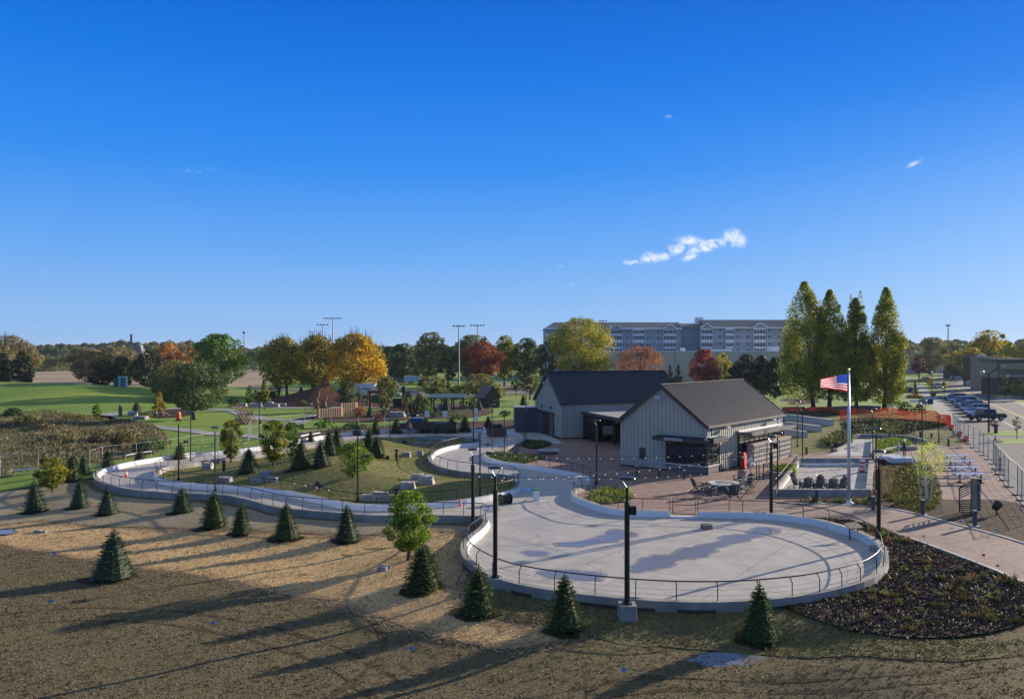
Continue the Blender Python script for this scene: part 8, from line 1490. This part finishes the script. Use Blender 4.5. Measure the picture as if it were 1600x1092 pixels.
p = G(1418, 614); o = thing('utility_box', (p.x, p.y, 0), 0, 'dark grey utility box on the lawn by the street', 'utility box'); q = MB(); q.box((0, 0, .8), (2.2, 1.2, 1.6)); q.build('cabinet', mat('slate_metal', (.055, .065, .085)), o, bevel=.04); q = MB(); q.box((0, 0, 1.65), (2.35, 1.35, .1)); q.build('lid', m_stone, o)
p = G(1446, 655); k = p.y/F; o = thing('street_name_board', (p.x, p.y, 0), 0, 'pale blue sign board on a slim black pole with a dark blue end', 'sign board'); zz = Zat(628, p.y); 
q = MB(); q.tube([(0, 0, 0), (0, 0, zz)], .05, 6); q.build('pole', m_black, o)
q = MB(); q.box((-.35, 0, zz), (1.5, .08, .75)); b_ = q.build('board', mat('pale_blue_board', (.22, .30, .40)), o); q = MB(); q.box((-1.85, .0, zz+.13), (1.5, .08, .42)); q.build('white_board', m_wht, b_); q = MB(); q.box((.95, 0, zz+.05), (.6, .1, .9)); q.build('blue_end', mat('deep_blue_board', (.02, .06, .14)), o); q = MB(); q.box((.53, 0, zz), (.2, .09, .8)); q.build('dark_strip', m_black, o)
# benches / small bits
p = G(1387*0+1413, 641); 
for px, py, lab in ((1395, 647, 'grey flat sign panel in front of the dark hedge'),): 
    p = G(px, py); o = thing('low_sign', (p.x, p.y, 0), 0, lab, 'sign'); q = MB(); q.box((0, 0, .9), (.12, .1, 1.8)); q.build('post', m_spk, o); q = MB(); q.box((-.5, 0, 1.5), (1, .08, .5)); q.build('panel', m_spk, o)
p = G(776, 682); o = thing('wooden_pallet_stack', (p.x, p.y, 0), 0, 'brown timber pallets and dark bags piled in the far bend of the ribbon', 'pallets'); q = MB(); [q.box((0, 0, .15+.22*i), (2.6, 1.2, .14)) for i in range(5)]; q.build('pallet_boards', mat('pallet_wood', (.15, .10, .07)), o); q = MB(); q.ball((-.6, 0, 1.35), .5, 7, .8); q.ball((.3, .2, 1.3), .45, 7, .8); q.build('dark_bag', m_navy, o)
p = G(824, 671); o = thing('hand_mower', (p.x, p.y, 0), .3, 'small red ride-on machine beside the storage shed', 'machine'); q = MB(); q.box((0, 0, .5), (1.2, .7, .4)); q.build('chassis', m_red, o); q = MB(); q.box((-.4, 0, .9), (.4, .5, .5)); q.build('seat', m_black, o)
for x in (-.5, .5):
    for y in (-.38, .38): q = MB(); q.tube([(x, y-.06, .24), (x, y+.06, .24)], .24, 10); q.build('wheel', m_tyre, o)
for px, py, lab in ((806, 612, 'volleyball net'),):
    a, b = G(762, 606), G(790, 608); o = thing('volleyball_net', (0, 0, 0), 0, 'pale volleyball net on white posts by the sand court', 'net')
    for e_ in (a, b): q = MB(); q.tube([(e_.x, e_.y, 0), (e_.x, e_.y, 2.6)], .1, 6); q.build('post', m_wht, o)
    q = MB(); q.beam((a.x, a.y, 2.4), (b.x, b.y, 2.4), .05, .14); q.beam((a.x, a.y, 1.6), (b.x, b.y, 1.6), .05, .1); q.build('net_tape', m_wht, o)
# guard boards on the ribbon far left (white rails)
for pts, lab in (([(470, 687), (486, 684), (500, 682)], 'white guard rail lying beyond the ribbon in front of the park fence'), ([(22, 743), (60, 741)], 'white pipe rail at the foot of the chain fence at far left'), ([(196, 718), (236, 712)], 'white pipe rail leaning on the chain fence behind the ribbon')):
    c = XY(pts); o = thing('guard_rail', (0, 0, 0), 0, lab, 'rail'); q = MB()
    for a, b in zip(c, c[1:]): q.tube([(a[0], a[1], .45), (b[0], b[1], .5)], .07, 6)
    q.build('pipe', m_alu, o)
    for e_ in (c[0], c[-1]): q = MB(); q.tube([(e_[0], e_[1], 0), (e_[0], e_[1], .5)], .04, 5); q.build('post', m_steel, o)
# fallen leaves and stones on the near lawn

# ---- air ----
q = MB(); q.box((0, 3600, 23), (12400, 10400, 52)); hz_ = q.build('haze', m_wht); tag(hz_, 'thin pale autumn air over the whole scene', 'haze', kind='stuff')
ma = bpy.data.materials.new('haze_air'); ma.use_nodes = True; ma.node_tree.nodes.clear(); v_ = ma.node_tree.nodes.new('ShaderNodeVolumePrincipled'); v_.inputs['Color'].default_value = (.75, .85, 1, 1); v_.inputs['Density'].default_value = .00007; v_.inputs['Anisotropy'].default_value = .2; oo = ma.node_tree.nodes.new('ShaderNodeOutputMaterial'); ma.node_tree.links.new(v_.outputs[0], oo.inputs['Volume']); hz_.data.materials.clear(); hz_.data.materials.append(ma)
